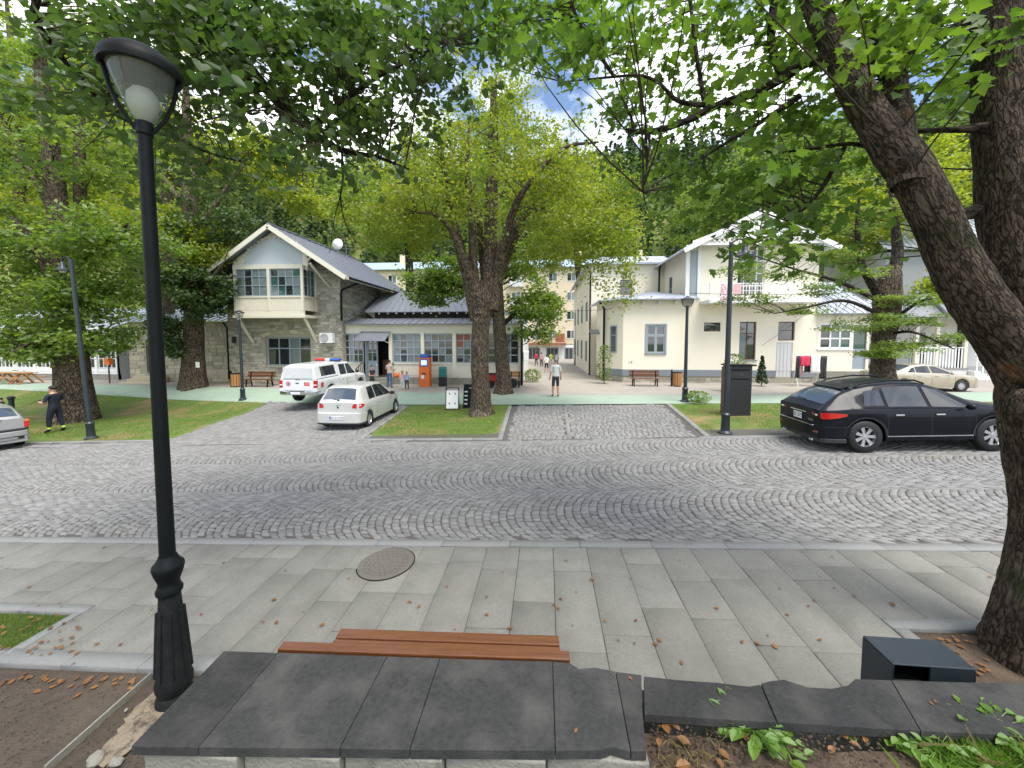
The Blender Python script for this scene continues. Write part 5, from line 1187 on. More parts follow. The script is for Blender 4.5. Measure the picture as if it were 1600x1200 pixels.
def trim(f, sg):
    A = [f(Vector((-.006, .50, .78))), f(Vector((-.004, .66, .77))), f(S.low(.03, .78, .014)), f(S.low(.12, .79, .014)), f(S.low(.26, .84, .012))]; Bq = [f(Vector((-.006, .53, .90))), f(Vector((-.004, .66, .955))), f(S.low(.03, .92, .014)), f(S.low(.12, .925, .014)), f(S.low(.26, .905, .012))]
    strip('tail_light', 'taillight', K, A, Bq)
both(trim)
bumper(S, K, .26, .62, 'carsilver', True, .08, .45); bumper(S, K, .20, .26, 'plastic', True, .05, .45); bumper(S, K, .22, .55, 'carsilver', False, .03, .4)
plate(K, -.088, 0, .46, .52, .115, 'QV-514-WZ'); lump('badge', 'chrome', K, (-.006, 0, .895), (.02, .11, .05)); lump('tailgate_lock', 'black', K, (-.006, 0, .80), (.02, .06, .06))
part('wiper', 'black', K, lambda m: [m.tube([(.055, 0, 1.05), (.10, .30, 1.07)], .012, 6), m.ball((.05, 0, 1.04), .035, 6)])
part('aerial', 'black', K, lambda m: m.tube([(.75, 0, 1.5), (.60, 0, 1.78)], .006, 5))
for x in S.wheels:
    for sg in (1, -1): wheel(K, x, sg * .845, .295, .18, 'alloy', 8, True, sgn=sg)
place(K, -7.10, 14.35, R(90.5), L, 1.0)

# ---- champagne sedan
K = thing('sedan_car', 'champagne gold sedan parked behind the pollarded trunk', 'car')
L = 4.80
S = Shell(L, [(-.3, .92), (0, .95), (.08, 1.02), (.75, 1.08), (1.55, 1.40), (2.1, 1.46), (2.6, 1.43), (3.55, 1.02), (3.7, .98), (4.5, .84), (4.8, .62), (5, .6)],
          [(0, .95), (.8, 1.0), (3.4, .93), (4.5, .78), (4.8, .60)], [(-.3, .74), (0, .76), (.15, .86), (.5, .905), (3.9, .91), (4.4, .86), (4.68, .72), (4.8, .55), (5, .5)], .22, (1.0, 3.76), .325, .19, .05)
S.body('body', 'cargold', K); under(S, K)
top_window(S, K, .86, 1.48, .94, 'carglassblue', 'rear_window'); top_window(S, K, 2.68, 3.48, .96)
side_window(S, K, 1.18, 1.55, 1.46, 1.58, .1, .85, name='quarter_window', n=4); side_window(S, K, 1.6, 2.28, 1.62, 2.26); side_window(S, K, 2.36, 3.36, 2.33, 2.64)
for x in (1.45, 2.31, 3.42): seam_line(S, K, x, .34, .93)
handles(S, K, (1.72, 2.55), .84, 'cargold'); mirror(S, K, 3.15, 1.0, 'cargold')
def trim(f, sg):
    A = [f(Vector((-.004, .45, .76))), f(S.low(.03, .74, .012)), f(S.low(.2, .76, .012)), f(S.low(.38, .80, .012))]; Bq = [f(Vector((-.004, .45, .90))), f(S.low(.03, .92, .012)), f(S.low(.2, .92, .012)), f(S.low(.38, .90, .012))]; strip('tail_light', 'taillight', K, A, Bq)
both(trim)
bumper(S, K, .26, .60, 'cargold', True, .05, .5); bumper(S, K, .22, .56, 'cargold', False, .02, .4); plate(K, -.012, 0, .74, .5, .11, '')
for x in S.wheels:
    for sg in (1, -1): wheel(K, x, sg * .90, .325, .21, 'alloy', 10, sgn=sg)
pw = W(1414, 604, 20.4); pw2 = W(1503, 604, 20.4); sc_s = (pw2.x - pw.x) / 2.76
place(K, pw.x + (2.4 - 1.0) * sc_s, 20.4 + .9 * sc_s, R(-1), L, sc_s)

# ---- white pickup with canopy and light bar
K = thing('pickup_truck', 'white rescue pickup with canopy, round red emblem and red blue light bar', 'pickup')
L = 5.2
S = Shell(L, [(-.3, 1.70), (0, 1.72), (.06, 1.78), (.35, 1.86), (2.0, 1.88), (2.1, 1.84), (2.4, 1.83), (3.2, 1.81), (3.95, 1.22), (4.1, 1.17), (4.9, 1.02), (5.2, .85), (5.5, .8)],
          [(0, 1.15), (2.0, 1.15), (3.8, 1.12), (4.8, 1.0), (5.2, .85)], [(-.3, .86), (0, .87), (.05, .885), (2, .89), (4.6, .89), (4.95, .84), (5.2, .66), (5.5, .6)], .48, (1.22, 4.25), .385, .12, .09)
S.body('body', 'carwhite', K, (.01, .02)); under(S, K); arch_lip(S, K, 'carwhite', .08)
top_window(S, K, 3.26, 3.88, .95); side_window(S, K, .50, 1.75, .50, 1.72, .2, .88, name='canopy_window'); side_window(S, K, 2.16, 2.78, 2.16, 2.74); side_window(S, K, 2.86, 3.72, 2.84, 3.2)
for x in (2.08, 2.82, 3.80): seam_line(S, K, x, .6, 1.13)
seam_line(S, K, 1.93, .6, 1.15)
def trim(f, sg):
    strip('canopy_rail', 'greytrim', K, [f(S.side(x, .02, .008)) for x in np.linspace(.02, 1.95, 8)], [f(S.side(x, .07, .008)) for x in np.linspace(.02, 1.95, 8)])
    lump('tail_light', 'taillight', K, f(Vector((.04, .80, .97))), (.10, .16, .34)); lump('reverse_light', 'clearlight', K, f(Vector((.035, .80, .93))), (.10, .155, .06))
    lump('rescue_sticker', 'redink', K, f(Vector((.42, .893, .90))), (.20, .01, .22), bevel=.003)
both(trim)
lump('canopy_door', 'stonegrey', K, (-.012, 0, 1.47), (.03, 1.36, .50), tilt=.0); lump('tailgate', 'carwhite', K, (-.012, 0, .90), (.03, 1.42, .46))
lump('tailgate_gap', 'greytrim', K, (-.005, 0, 1.165), (.02, 1.5, .02)); lump('tailgate_handle', 'black', K, (-.03, 0.02, 1.02), (.03, .16, .05)); lump('canopy_handle', 'greytrim', K, (-.03, 0, 1.19), (.03, .22, .03))
emb = part('round_emblem', 'redink', K, lambda m: m.lathe([(.115, 0), (.115, .006), (.085, .007), (.085, 0)], 24, (-.034, .44, .98), axis='x', cap=False)); part('emblem_centre', 'blue', emb, lambda m: m.lathe([(.055, 0), (.055, .006), (.01, .006)], 16, (-.034, .44, .98), axis='x'))
lump('red_sticker', 'redink', K, (-.03, -.43, .98), (.008, .26, .16), bevel=.002); text('sticker_number', '112', .13, 'white', K, (-.0355, -.43, .98), (R(90), 0, R(-90)))
bumper(S, K, .50, .66, 'chrome', True, .14, .3); lump('bumper_step', 'plastic', K, (-.08, 0, .665), (.16, .7, .02)); plate(K, -.16, .05, .58, .5, .11, ''); bumper(S, K, .42, .8, 'carwhite', False, .03, .4)
mirror(S, K, 3.62, 1.24, 'black'); handles(S, K, (2.30, 2.98), 1.02, 'carwhite')
boxp('roof_bar', 'plastic', K, 2.45, -.62, 1.84, 2.62, .62, 1.88); boxp('light_bar_red', 'redplastic', K, 2.42, .12, 1.885, 2.66, .66, 1.99, bevel=.03); boxp('light_bar_blue', 'blue', K, 2.42, -.66, 1.885, 2.66, -.12, 1.99, bevel=.03); boxp('light_bar_middle', 'white', K, 2.43, -.118, 1.885, 2.65, .118, 1.98)
for x in S.wheels:
    for sg in (1, -1): wheel(K, x, sg * .885, .385, .26, 'alloy', 6, sgn=sg)
place(K, -11.15, 18.9, R(91), L, 1.0)

# ---- silver estate cut by the frame
K = thing('estate_car', 'old silver estate car with dark bumper strip, cut off by the picture edge', 'car')
L = 4.4
S = Shell(L, [(-.3, .95), (0, .98), (.03, 1.02), (.06, 1.05), (.34, 1.36), (.6, 1.42), (2.2, 1.45), (2.5, 1.40), (3.2, .98), (3.4, .95), (4.1, .80), (4.4, .6), (4.7, .6)],
          [(0, .92), (3.2, .90), (4.2, .74), (4.4, .6)], [(-.3, .78), (0, .80), (.06, .84), (.3, .86), (3.8, .86), (4.2, .78), (4.4, .55), (4.7, .5)], .22, (.80, 3.3), .31, .15, .05)
S.body('body', 'carolds', K); under(S, K)
top_window(S, K, .08, .33, .95, 'carglassblue', 'rear_window'); top_window(S, K, 2.58, 3.15, .96)
side_window(S, K, .35, 1.1, .55, 1.1, name='quarter_window'); side_window(S, K, 1.18, 2.0, 1.18, 2.0); side_window(S, K, 2.08, 3.0, 2.08, 2.5)
def trim(f, sg): lump('tail_light', 'taillight', K, f(Vector((.05, .80, .80))), (.13, .12, .26)); lump('indicator', 'amber', K, f(Vector((.045, .80, .89))), (.13, .125, .06)); lump('bumper_bracket', 'black', K, f(Vector((.02, .62, .36))), (.10, .22, .10))
both(trim)
bumper(S, K, .40, .58, 'carolds', True, .08, .5); bumper(S, K, .585, .66, 'plastic', True, .07, .5); bumper(S, K, .3, .4, 'carolds', True, .04, .5); bumper(S, K, .25, .55, 'plastic', False, .02, .4)
plate(K, -.09, .10, .735, .52, .115, 'AD-575-ZP'); part('emblem', 'greytrim', K, lambda m: [m.lathe([(.075, 0), (.075, .02), (.055, .02), (.055, 0)], 20, (-.025, 0, .865), axis='x', cap=False), m.bar((-.02, -.07, .875), (-.02, .07, .855), .02)])
boxp('wiper', 'black', K, -.02, -.3, .96, 0, .02, .98)
for x in S.wheels:
    for sg in (1, -1): wheel(K, x, sg * .855, .31, .19, 'alloy', 8, True, sgn=sg)
g = G(40, 700)
place(K, -19.35, 11.15, R(158), L, 1.0)
# ------------------------------------------------------------------ trees
def catmull(P, n):
    P = np.array([list(p) for p in P], float); k = len(P)
    Q = np.concatenate([[2 * P[0] - P[1]], P, [2 * P[-1] - P[-2]]]); out = []
    for t in np.linspace(0, k - 1, n):
        i = min(int(t), k - 2); u = t - i; a, b, c, d = Q[i], Q[i + 1], Q[i + 2], Q[i + 3]
        out.append(.5 * ((2 * b) + (-a + c) * u + (2 * a - 5 * b + 4 * c - d) * u * u + (-a + 3 * b - 3 * c + d) * u ** 3))
    return np.array(out)
def limb(name, mat, parent, pts, rad, nr=24, ns=14, amp=.10, freq=6., flare=0, seed=0.):
    """tapered limb with a lumpy, ridged surface; pts world points, rad one radius for each"""
    pr = catmull([list(p) + [r] for p, r in zip(pts, rad)], nr); P, r_ = pr[:, :3], np.maximum(pr[:, 3], .004)
    T = np.gradient(P, axis=0); T /= np.linalg.norm(T, axis=1, keepdims=True); ref = np.array([1., 0, 0]) if abs(T[0][0]) < .8 else np.array([0, 1., 0]); V = np.zeros((nr, ns, 3))
    for i in range(nr):
        x = ref - T[i] * ref.dot(T[i]); x /= np.linalg.norm(x); y = np.cross(T[i], x); ref = x
        for j in range(ns):
            a = 2 * math.pi * j / ns; d = x * math.cos(a) + y * math.sin(a); q = P[i] + d * r_[i]
            k = 1.
            if amp:
                k += amp * (mnoise.noise(Vector((q[0] * freq * .4 + seed, q[1] * freq * .4, q[2] * freq * .25))) + .5 * mnoise.noise(Vector((q[0] * freq * 2, q[1] * freq * 2 + seed, q[2] * freq * .5))))
            if flare: h = (i / nr); k += flare * math.exp(-h * 9) * (1 + .5 * math.sin(a * 5 + seed) + .25 * math.sin(a * 3))
            V[i, j] = P[i] + d * r_[i] * k
    idx = np.arange((nr - 1) * ns); i, j = idx // ns, idx % ns; j2 = (j + 1) % ns
    F = np.stack([i * ns + j, i * ns + j2, (i + 1) * ns + j2, (i + 1) * ns + j], 1)
    Vv = V.reshape(-1, 3); tip = P[-1] + T[-1] * r_[-1] * .4
    Vv = np.concatenate([Vv, [tip]]); b = (nr - 1) * ns
    F = np.concatenate([F, [[b + k, b + (k + 1) % ns, len(Vv) - 1, len(Vv) - 1] for k in range(ns)]]) if False else F
    ob = npmesh(name, Vv[:-1], F, mat, parent, smooth=True)
    al = np.concatenate([[0], np.cumsum(np.linalg.norm(np.diff(P, axis=0), axis=1))]) + seed * 3.1; rm = float(r_.mean()); aa = np.arange(ns) * 2 * math.pi / ns
    bk = np.stack([np.broadcast_to(np.cos(aa) * rm, (nr, ns)), np.broadcast_to(np.sin(aa) * rm, (nr, ns)), np.broadcast_to(al[:, None], (nr, ns))], -1).astype(np.float32)
    ob.data.attributes.new('bk', 'FLOAT_VECTOR', 'POINT').data.foreach_set('vector', bk.ravel())
    return P
TPL = {}
def _fan(o, cz=.0, fold=.18):
    o = np.array(o, float); v = np.concatenate([[[0, o[:, 1].mean() * .2, -fold * .25]], np.column_stack([o, np.abs(o[:, 0]) * fold])]); n = len(o)
    return v, np.array([(0, k + 1, (k + 1) % n + 1) for k in range(n)])
TPL['maple'] = _fan([(0, -.42), (.16, -.36), (.46, -.22), (.28, -.04), (.50, .22), (.24, .18), (.16, .30), (0, .58), (-.16, .30), (-.24, .18), (-.50, .22), (-.28, -.04), (-.46, -.22), (-.16, -.36)], fold=.22)
TPL['heart'] = _fan([(0, -.36), (.26, -.46), (.44, -.16), (.30, .22), (0, .56), (-.30, .22), (-.44, -.16), (-.26, -.46)], fold=.25)
TPL['quad'] = (np.array([(0, -.55, 0), (.36, -.02, .10), (0, .6, 0), (-.36, .02, .10)]), np.array([(0, 1, 2), (0, 2, 3)]))
def leaves(name, parent, C, size, mat, shape='quad', flat=.55, droop=0., kind='stuff'):
    n = len(C); nrm = rng.normal(0, 1, (n, 3)); nrm[:, 2] = np.abs(nrm[:, 2]) * (1 - droop) + flat
    nrm /= np.linalg.norm(nrm, axis=1, keepdims=True); a = rng.uniform(0, 2 * math.pi, n)
    t = np.stack([np.cos(a), np.sin(a), -.35 - droop + 0 * a], -1); t -= nrm * (t * nrm).sum(1, keepdims=True); t /= np.linalg.norm(t, axis=1, keepdims=True); b = np.cross(nrm, t)
    s = size * rng.uniform(.45, 1.4, n)
    v, f = TPL[shape]
    V = C[:, None] + s[:, None, None] * (v[None, :, 0, None] * b[:, None] + v[None, :, 1, None] * t[:, None] + v[None, :, 2, None] * nrm[:, None])
    F = (f[None] + (np.arange(n) * len(v))[:, None, None]).reshape(-1, 3)
    return npmesh(name, V.reshape(-1, 3), F, mat, parent, kind=kind)
def shell_pts(c, r, n, inner=.35):
    d = rng.normal(0, 1, (n, 3)); d /= np.linalg.norm(d, axis=1, keepdims=True); k = (inner + (1 - inner) * rng.uniform(0, 1, n) ** .6)[:, None]
    return np.array(c)[None] + d * k * np.array(r)[None]
def clump_leaves(cl, n, rad, flat=.5):
    i = rng.integers(0, len(cl), n); d = rng.normal(0, 1, (n, 3)) * .55; rr = rad * rng.uniform(.6, 1.3, len(cl))[i]
    return cl[i] + d * rr[:, None] * np.array([1, 1, flat])
def twigs(parent, cl, limbs_, mat, r0=.028, r1=.006, sag=.12, name='twigs', ns=5, maxlen=2.4):
    Pn = np.concatenate(limbs_); out = MB()
    for c in cl:
        hd = np.hypot(Pn[:, 0] - c[0], Pn[:, 1] - c[1]); d = np.linalg.norm(Pn - c, axis=1) + .9 * np.abs(Pn[:, 2] - (c[2] - .55 * hd)); p = Pn[np.argmin(d)]
        m = (p + c) / 2 + np.array([0, 0, sag * np.linalg.norm(c - p)]) + rng.normal(0, .06 * np.linalg.norm(c - p) + .01, 3)
        q = [(1 - t) ** 2 * p + 2 * t * (1 - t) * m + t * t * c for t in (0, .25, .5, .75, 1)]
        L = np.linalg.norm(c - p)
        if L > maxlen: continue
        a = min(r0 * 2, r0 * (.5 + .35 * L))
        out.tube(q, [a, a * .8, a * .6, a * .4, r1], ns, cap=False)
    return out.build(name, mat, parent, smooth=True, kind='stuff')
def Wn(px, py, Y): return np.array(W(px, py, Y))

# ---- the big linden on the island
T = thing('linden_tree', 'broad yellow green linden with many stems on the island lawn', 'tree', group='street trees'); Y0 = 14.6
b = G(752, 648)
lm = [limb('trunk', 'barkmid', T, [(b.x, b.y, b.z - .2), (b.x - .02, b.y, b.z + .5), W(750, 560, Y0), W(752, 510, Y0), W(757, 470, Y0), W(760, 440, Y0)], [.50, .38, .33, .33, .38, .31], 40, 30, .10, 5, .35)]
for pts, rd in ((((746, 500, 0), (733, 440, -.1), (722, 400, -.2), (706, 340, -.4), (694, 270, -.7), (688, 215, -1)), (.30, .25, .2, .16, .10, .04)),
                (((750, 490, -.15), (740, 420, -.3), (737, 340, -.5), (730, 260, -.6), (733, 190, -.6)), (.24, .17, .14, .09, .03)),
                (((758, 490, .1), (764, 420, .15), (767, 330, .3), (770, 230, .5), (772, 130, .7)), (.34, .27, .24, .20, .12)),
                (((768, 485, 0), (780, 420, .2), (796, 365, .3), (822, 335, .4), (850, 325, .3)), (.26, .20, .17, .12, .04)),
                (((775, 430, .1), (790, 370, -.4), (806, 320, -1.0), (832, 280, -1.4), (880, 232, -1.6), (935, 222, -1.6)), (.2, .16, .12, .09, .06, .03)),
                (((738, 460, -.2), (728, 410, -.6), (706, 362, -.9), (682, 336, -1.1), (650, 332, -1.2)), (.2, .15, .11, .08, .03)),
                (((760, 460, .3), (752, 380, .8), (735, 300, 1.6), (700, 240, 2.4)), (.2, .16, .11, .04)),
                (((772, 450, .3), (800, 380, 1.0), (850, 300, 1.8), (900, 260, 2.2)), (.2, .16, .11, .04))):
    lm.append(limb('limb', 'barkmid', T, [W(p[0], p[1], Y0 + p[2]) for p in pts], rd, 24, 12, .08, 6))
cl = np.concatenate([shell_pts(W(770, 285, Y0), (3.6, 3.2, 2.4), 150, .25), shell_pts(W(660, 300, Y0 - .3), (2.3, 2.4, 2.0), 105, .3), shell_pts(W(900, 320, Y0), (2.3, 2.4, 1.9), 120, .3), shell_pts(W(620, 355, Y0 - .3), (1.7, 1.8, 1.0), 62, .3), shell_pts(W(945, 385, Y0 - .2), (1.3, 1.7, 1.0), 55, .2), shell_pts(W(770, 190, Y0 + .4), (2.6, 2.4, 1.3), 50, .2), shell_pts(W(790, 95, Y0 + .6), (2.6, 2.2, 1.7), 46, .2), shell_pts(W(680, 200, Y0 + .6), (1.6, 1.6, 1.2), 24, .2), shell_pts(W(865, 235, Y0 + .4), (1.8, 1.6, 1.2), 30, .2), shell_pts(W(560, 330, Y0 + .3), (1.0, 1.2, .7), 24, .3), shell_pts(W(855, 395, Y0 + 1), (1.5, 1.4, .8), 34, .3)])
hang = np.array([Wn(px, py, Y0 - rng.uniform(-.6, 1.2)) for px, py in [(930, 440), (945, 455), (960, 470), (975, 480), (985, 465), (990, 445), (940, 420), (915, 430), (965, 440), (905, 400), (880, 420), (980, 425)]])
crown_cl = np.concatenate([cl, hang])
twigs(T, crown_cl[::3], lm[1:], 'barkdark', .020, maxlen=1.7)
leaves('crown', T, np.concatenate([clump_leaves(crown_cl, 34000, .38, .75), clump_leaves(crown_cl[::3], 12000, .55, .7)]), .105, 'leaflime', 'quad', .4, .3)

# ---- linden standing by the shop, behind
T = thing('linden_tree', 'darker green tree by the shop corner, its trunk just behind the island linden', 'tree', group='street trees'); Y0 = 19.6
b = W(787, 612, Y0)
lm = [limb('trunk', 'barkmid', T, [(b.x, Y0, b.z - .2), (b.x, Y0, b.z + .5), W(783, 540, Y0), W(778, 480, Y0), W(776, 420, Y0), W(772, 300, Y0 + .6), W(770, 200, Y0 + .6)], [.48, .38, .34, .31, .27, .2, .1], 40, 22, .10, 5, .3, 3.)]
for pts, rd in ((((778, 500, 0), (740, 460, -.5), (700, 440, -.7), (655, 440, -.9)), (.16, .12, .08, .03)), (((782, 510, 0), (820, 480, .3), (860, 470, .4)), (.14, .1, .04)), (((778, 430, 0), (810, 380, .8), (850, 330, 1)), (.16, .1, .04))):
    lm.append(limb('limb', 'barkdark', T, [W(p[0], p[1], Y0 + p[2]) for p in pts], rd, 18, 8, .05, 6))
cl = np.concatenate([shell_pts(W(690, 440, Y0 - .7), (1.9, 1.3, 1.25), 70, .2), shell_pts(W(840, 490, Y0 + .2), (1.5, 1.2, 1.6), 52, .2), shell_pts(W(800, 400, Y0 + 1), (2.6, 2, 1.6), 50, .2), shell_pts(W(790, 230, Y0 + 1.5), (3, 2.2, 3), 60, .2)])
twigs(T, cl, lm, 'barkdark', .025); leaves('crown', T, clump_leaves(cl, 22000, .5, .6), .15, 'leafmid', 'quad', .5, .2)

# ---- trees on the left lawn and by the stone wing
def big_tree(name, label, Y0, trunk, rd, limbs_, ell, n, size, mat, rad=.6, bark='barkmid', flat=.5, group='street trees', shape='quad', tw=.03, foot=True, fl=.3, sag=.12):
    T = thing(name, label, 'tree', group=group)
    P0 = [W(*p, Y0) for p in trunk]
    if foot: z = zgf(P0[0].x, Y0); P0[0] = Vector((P0[0].x, Y0, z - .2))
    lm = [limb('trunk', bark, T, P0, rd, 36, 20, .09, 5, fl, Y0)]
    for pts, r_ in limbs_: lm.append(limb('limb', bark, T, [W(p[0], p[1], Y0 + p[2]) for p in pts], r_, 18, 9, .07, 6))
    cl = np.concatenate([shell_pts(W(e[0], e[1], Y0 + e[2]), e[3], e[4], .2) for e in ell])
    twigs(T, cl[::2], lm, 'barkdark', tw * .8, sag=sag); leaves('crown', T, clump_leaves(cl, n, rad, flat), size, mat, shape, .45, .2)
    return T
big_tree('lime_tree', 'old tree with thick furrowed trunk on the lawn behind the uniformed person', 15.2,
         [(114, 655), (113, 600), (108, 520), (100, 430), (92, 340), (80, 240), (66, 120), (58, 20)], [.66, .56, .50, .42, .36, .30, .22, .1],
         [(((108, 500, 0), (118, 420, .3), (126, 340, .6), (124, 240, .8), (130, 120, .8)), (.34, .28, .24, .2, .1)), (((100, 470, 0), (62, 400, -.6), (30, 350, -1), (-20, 320, -1.2)), (.2, .15, .12, .05)), (((108, 560, 0), (60, 535, -1), (20, 550, -1.4), (-10, 560, -1.5)), (.12, .09, .06, .03)), (((94, 350, 0), (40, 250, .6), (0, 180, 1)), (.2, .14, .05)), (((100, 420, 0), (160, 380, -.5), (200, 350, -.8)), (.15, .1, .04))],
         [(90, 530, -.5, (3.0, 1.8, 1.0), 60), (30, 540, -.8, (1.2, 1.5, .6), 16), (70, 465, 0, (3.6, 2.2, 1.4), 64), (40, 380, 0, (3.4, 2.4, 1.5), 70), (180, 380, -.4, (2.4, 1.8, 1.4), 60), (150, 460, -.3, (2.0, 1.6, 1.2), 45), (120, 250, .5, (4, 2.6, 2), 70), (60, 100, 1, (4.5, 3, 2.6), 70)], 40000, .15, 'leafmid', .62)
big_tree('lime_tree', 'dark trunked tree with a white notice beside the stone house', 20.6,
         [(302, 612), (302, 560), (303, 480), (300, 400), (296, 300), (292, 200), (290, 110)], [.58, .50, .46, .42, .34, .24, .1],
         [(((302, 500, 0), (330, 440, -.6), (350, 410, -.9)), (.16, .12, .05)), (((302, 470, 0), (270, 420, -.5), (245, 400, -.8)), (.16, .12, .05)), (((298, 380, 0), (350, 300, .4), (380, 250, .5)), (.18, .12, .05)), (((296, 330, 0), (250, 270, .4), (230, 230, .5)), (.16, .12, .05))],
         [(305, 450, -.4, (2.4, 1.6, 1.8), 85), (250, 510, -.6, (1.0, 1.0, .8), 14), (275, 545, -.5, (.8, .8, .6), 12), (330, 350, 0, (2.2, 1.8, 1.6), 40)], 14000, .17, 'leafdeep', .6)
big_tree('lime_tree', 'yellow green leaning tree between the lamp post and the stone house', 18.4,
         [(205, 632), (230, 500), (262, 420), (290, 340), (310, 260)], [.02, .02, .02, .02, .02],
         [], [(300, 375, 0, (2.2, 1.6, .8), 60), (215, 330, 0, (2.6, 1.8, 1.2), 60), (330, 410, 0, (1.0, 1.0, .5), 18), (235, 395, 0, (2.0, 1.4, .7), 34), (165, 300, .4, (2.0, 1.8, 1.4), 40), (130, 350, .2, (1.6, 1.5, .6), 20), (345, 300, .8, (1.8, 1.5, .9), 22)], 26000, .15, 'leafyel', .5, tw=.02) if False else None
big_tree('lime_tree', 'sunlit yellow green tree spreading over the stone wing roof', 24.5,
         [(262, 600), (262, 500), (260, 400), (262, 300), (266, 200), (270, 90)], [.5, .42, .38, .34, .26, .1],
         [(((262, 430, 0), (310, 380, -2.6), (345, 385, -4.0)), (.18, .12, .04)), (((262, 420, 0), (200, 370, -2.6), (150, 370, -4)), (.18, .12, .04)), (((264, 300, 0), (330, 250, 0), (400, 240, .4), (470, 270, .6)), (.2, .15, .11, .04)), (((264, 260, 0), (200, 220, 0), (150, 170, .4)), (.18, .12, .04))],
         [(300, 370, -3.4, (2.6, 1.8, .9), 60), (335, 405, -4.0, (1.2, 1.2, .6), 22), (215, 345, -3.2, (3.2, 2.0, 1.3), 70), (150, 385, -3.6, (2.2, 1.6, .9), 36), (440, 270, .4, (2.6, 2.2, 1.7), 60), (390, 225, 0, (2.2, 2, 1.0), 32), (480, 320, .5, (1.3, 1.6, .8), 20), (290, 240, 0, (4, 3, 2.0), 60), (200, 200, 0, (4, 3, 2.4), 60), (280, 130, 0, (4, 3, 2.0), 26)], 46000, .17, 'leafyel', .6, tw=.03)
big_tree('lime_tree', 'tall thin crowned tree at the far end of the lawn against the sky', 27,
         [(30, 600), (34, 400), (30, 250), (22, 120), (10, 0)], [.5, .4, .32, .24, .1],
         [(((32, 300, 0), (80, 200, 0), (120, 120, .5)), (.2, .14, .05)), (((30, 260, 0), (-20, 160, 0)), (.18, .05))],
         [(40, 160, 0, (6, 3, 5), 110), (110, 90, 0, (4, 3, 4), 50), (0, 330, 0, (5, 3, 3), 70), (150, 300, 1, (4, 3, 3), 50)], 24000, .20, 'leafyel', .75)
for lab, Y0, trunk, rd, ell, n, mat in (
    ('leafy green tree rising behind the shop roof', 34, [(640, 560), (640, 430), (635, 330), (632, 240)], [.4, .35, .25, .1], [(620, 350, 0, (5, 3, 3), 70), (700, 300, 0, (6, 3, 4), 80), (560, 300, 2, (4, 3, 2.5), 40)], 15000, 'leafmid'),
    ('yellow green tree behind the lane entrance', 44, [(905, 560), (905, 450), (900, 380), (900, 300)], [.4, .35, .25, .1], [(930, 350, 0, (6, 4, 4), 80), (860, 300, 0, (7, 4, 5), 80)], 14000, 'leafyel'),
    ('green tree rising behind the cream house roof', 40, [(1200, 560), (1200, 420), (1205, 300), (1210, 200)], [.45, .4, .3, .12], [(1180, 330, 0, (7, 4, 4), 90), (1260, 260, 0, (7, 4, 5), 90), (1100, 330, 3, (5, 4, 4), 60)], 20000, 'leafmid'),
    ('pale green tree behind the terrace house', 36, [(1390, 560), (1390, 420), (1392, 300), (1395, 230)], [.45, .4, .3, .12], [(1380, 320, 0, (6, 4, 4), 90), (1330, 380, 0, (3, 3, 2), 40), (1460, 280, 2, (5, 4, 4), 60)], 18000, 'leafyel'),
    ('bright yellow green shrub tree between the trunk fork', 30, [(1500, 560), (1500, 500), (1500, 460), (1500, 430)], [.2, .15, .12, .05], [(1490, 450, 0, (2.2, 2, 2.2), 60), (1530, 410, 0, (2, 2, 1.6), 30), (1560, 470, 0, (2, 2, 2), 30)], 10000, 'leafyel')):
    big_tree('background_tree', lab, Y0, trunk, rd, [], ell, n, .24, mat, .85, 'barkdark', .6, 'trees behind the houses')

# ---- pollarded trunk behind the black car
T = thing('pollarded_tree', 'thick pollarded trunk with feathery sprays behind the black crossover', 'tree', group='street trees'); Y0 = 17.2
b = W(1381, 612, Y0); lm = [limb('trunk', 'barkmid', T, [(b.x, Y0, zgf(b.x, Y0) - .2), W(1381, 585, Y0), W(1380, 540, Y0), W(1384, 490, Y0), W(1390, 440, Y0), W(1396, 415, Y0)], [.46, .40, .36, .43, .40, .24], 40, 26, .18, 7, .15, 8.)]
for pts, rd in ((((1388, 450, 0), (1402, 400, .2), (1398, 350, .4), (1390, 290, .5)), (.26, .2, .14, .05)), (((1378, 470, 0), (1350, 420, -.3), (1340, 370, -.4), (1342, 310, -.5)), (.2, .14, .1, .04)), (((1372, 490, -.3), (1320, 470, -1), (1260, 480, -1.5), (1210, 490, -1.8)), (.09, .06, .04, .02)), (((1372, 470, -.3), (1310, 440, -.8), (1240, 420, -1.2), (1180, 400, -1.3)), (.10, .07, .04, .02)), (((1395, 500, -.2), (1440, 470, -.6), (1480, 465, -.8)), (.08, .05, .02)), (((1395, 520, -.3), (1430, 520, -.9), (1490, 545, -1.3)), (.07, .04, .02))):
    lm.append(limb('limb', 'barkdark', T, [W(p[0], p[1], Y0 + p[2]) for p in pts], rd, 18, 8, .06, 6))
sp = [(1250, 485, 1.6, .9), (1290, 455, 1.2, .8), (1210, 430, 1.5, 1.0), (1180, 470, 1.5, 1.0), (1330, 510, 1.0, .8), (1440, 500, .8, .9), (1480, 530, .8, .9), (1420, 540, .6, .9), (1385, 500, .6, -1.0), (1350, 430, 1.2, -.6), (1390, 545, .5, -1), (1300, 400, 1.4, .5), (1170, 420, 1.0, 1.1), (1230, 395, 1.2, 1.0), (1405, 470, .7, -.9), (1370, 555, .5, -1), (1460, 470, .9, .8), (1340, 360, 1.4, .4), (1270, 340, 1.6, .2), (1400, 320, 1.4, .2)]
cl = np.concatenate([shell_pts(W(px, py, Y0 - abs(dy)), (rx, .9, .26), 12, .1) for px, py, rx, dy in sp])
twigs(T, cl, lm, 'barkdark', .012, sag=.05); leaves('crown', T, clump_leaves(cl, 20000, .36, .30), .085, 'leaffeather', 'quad', .9, 0)

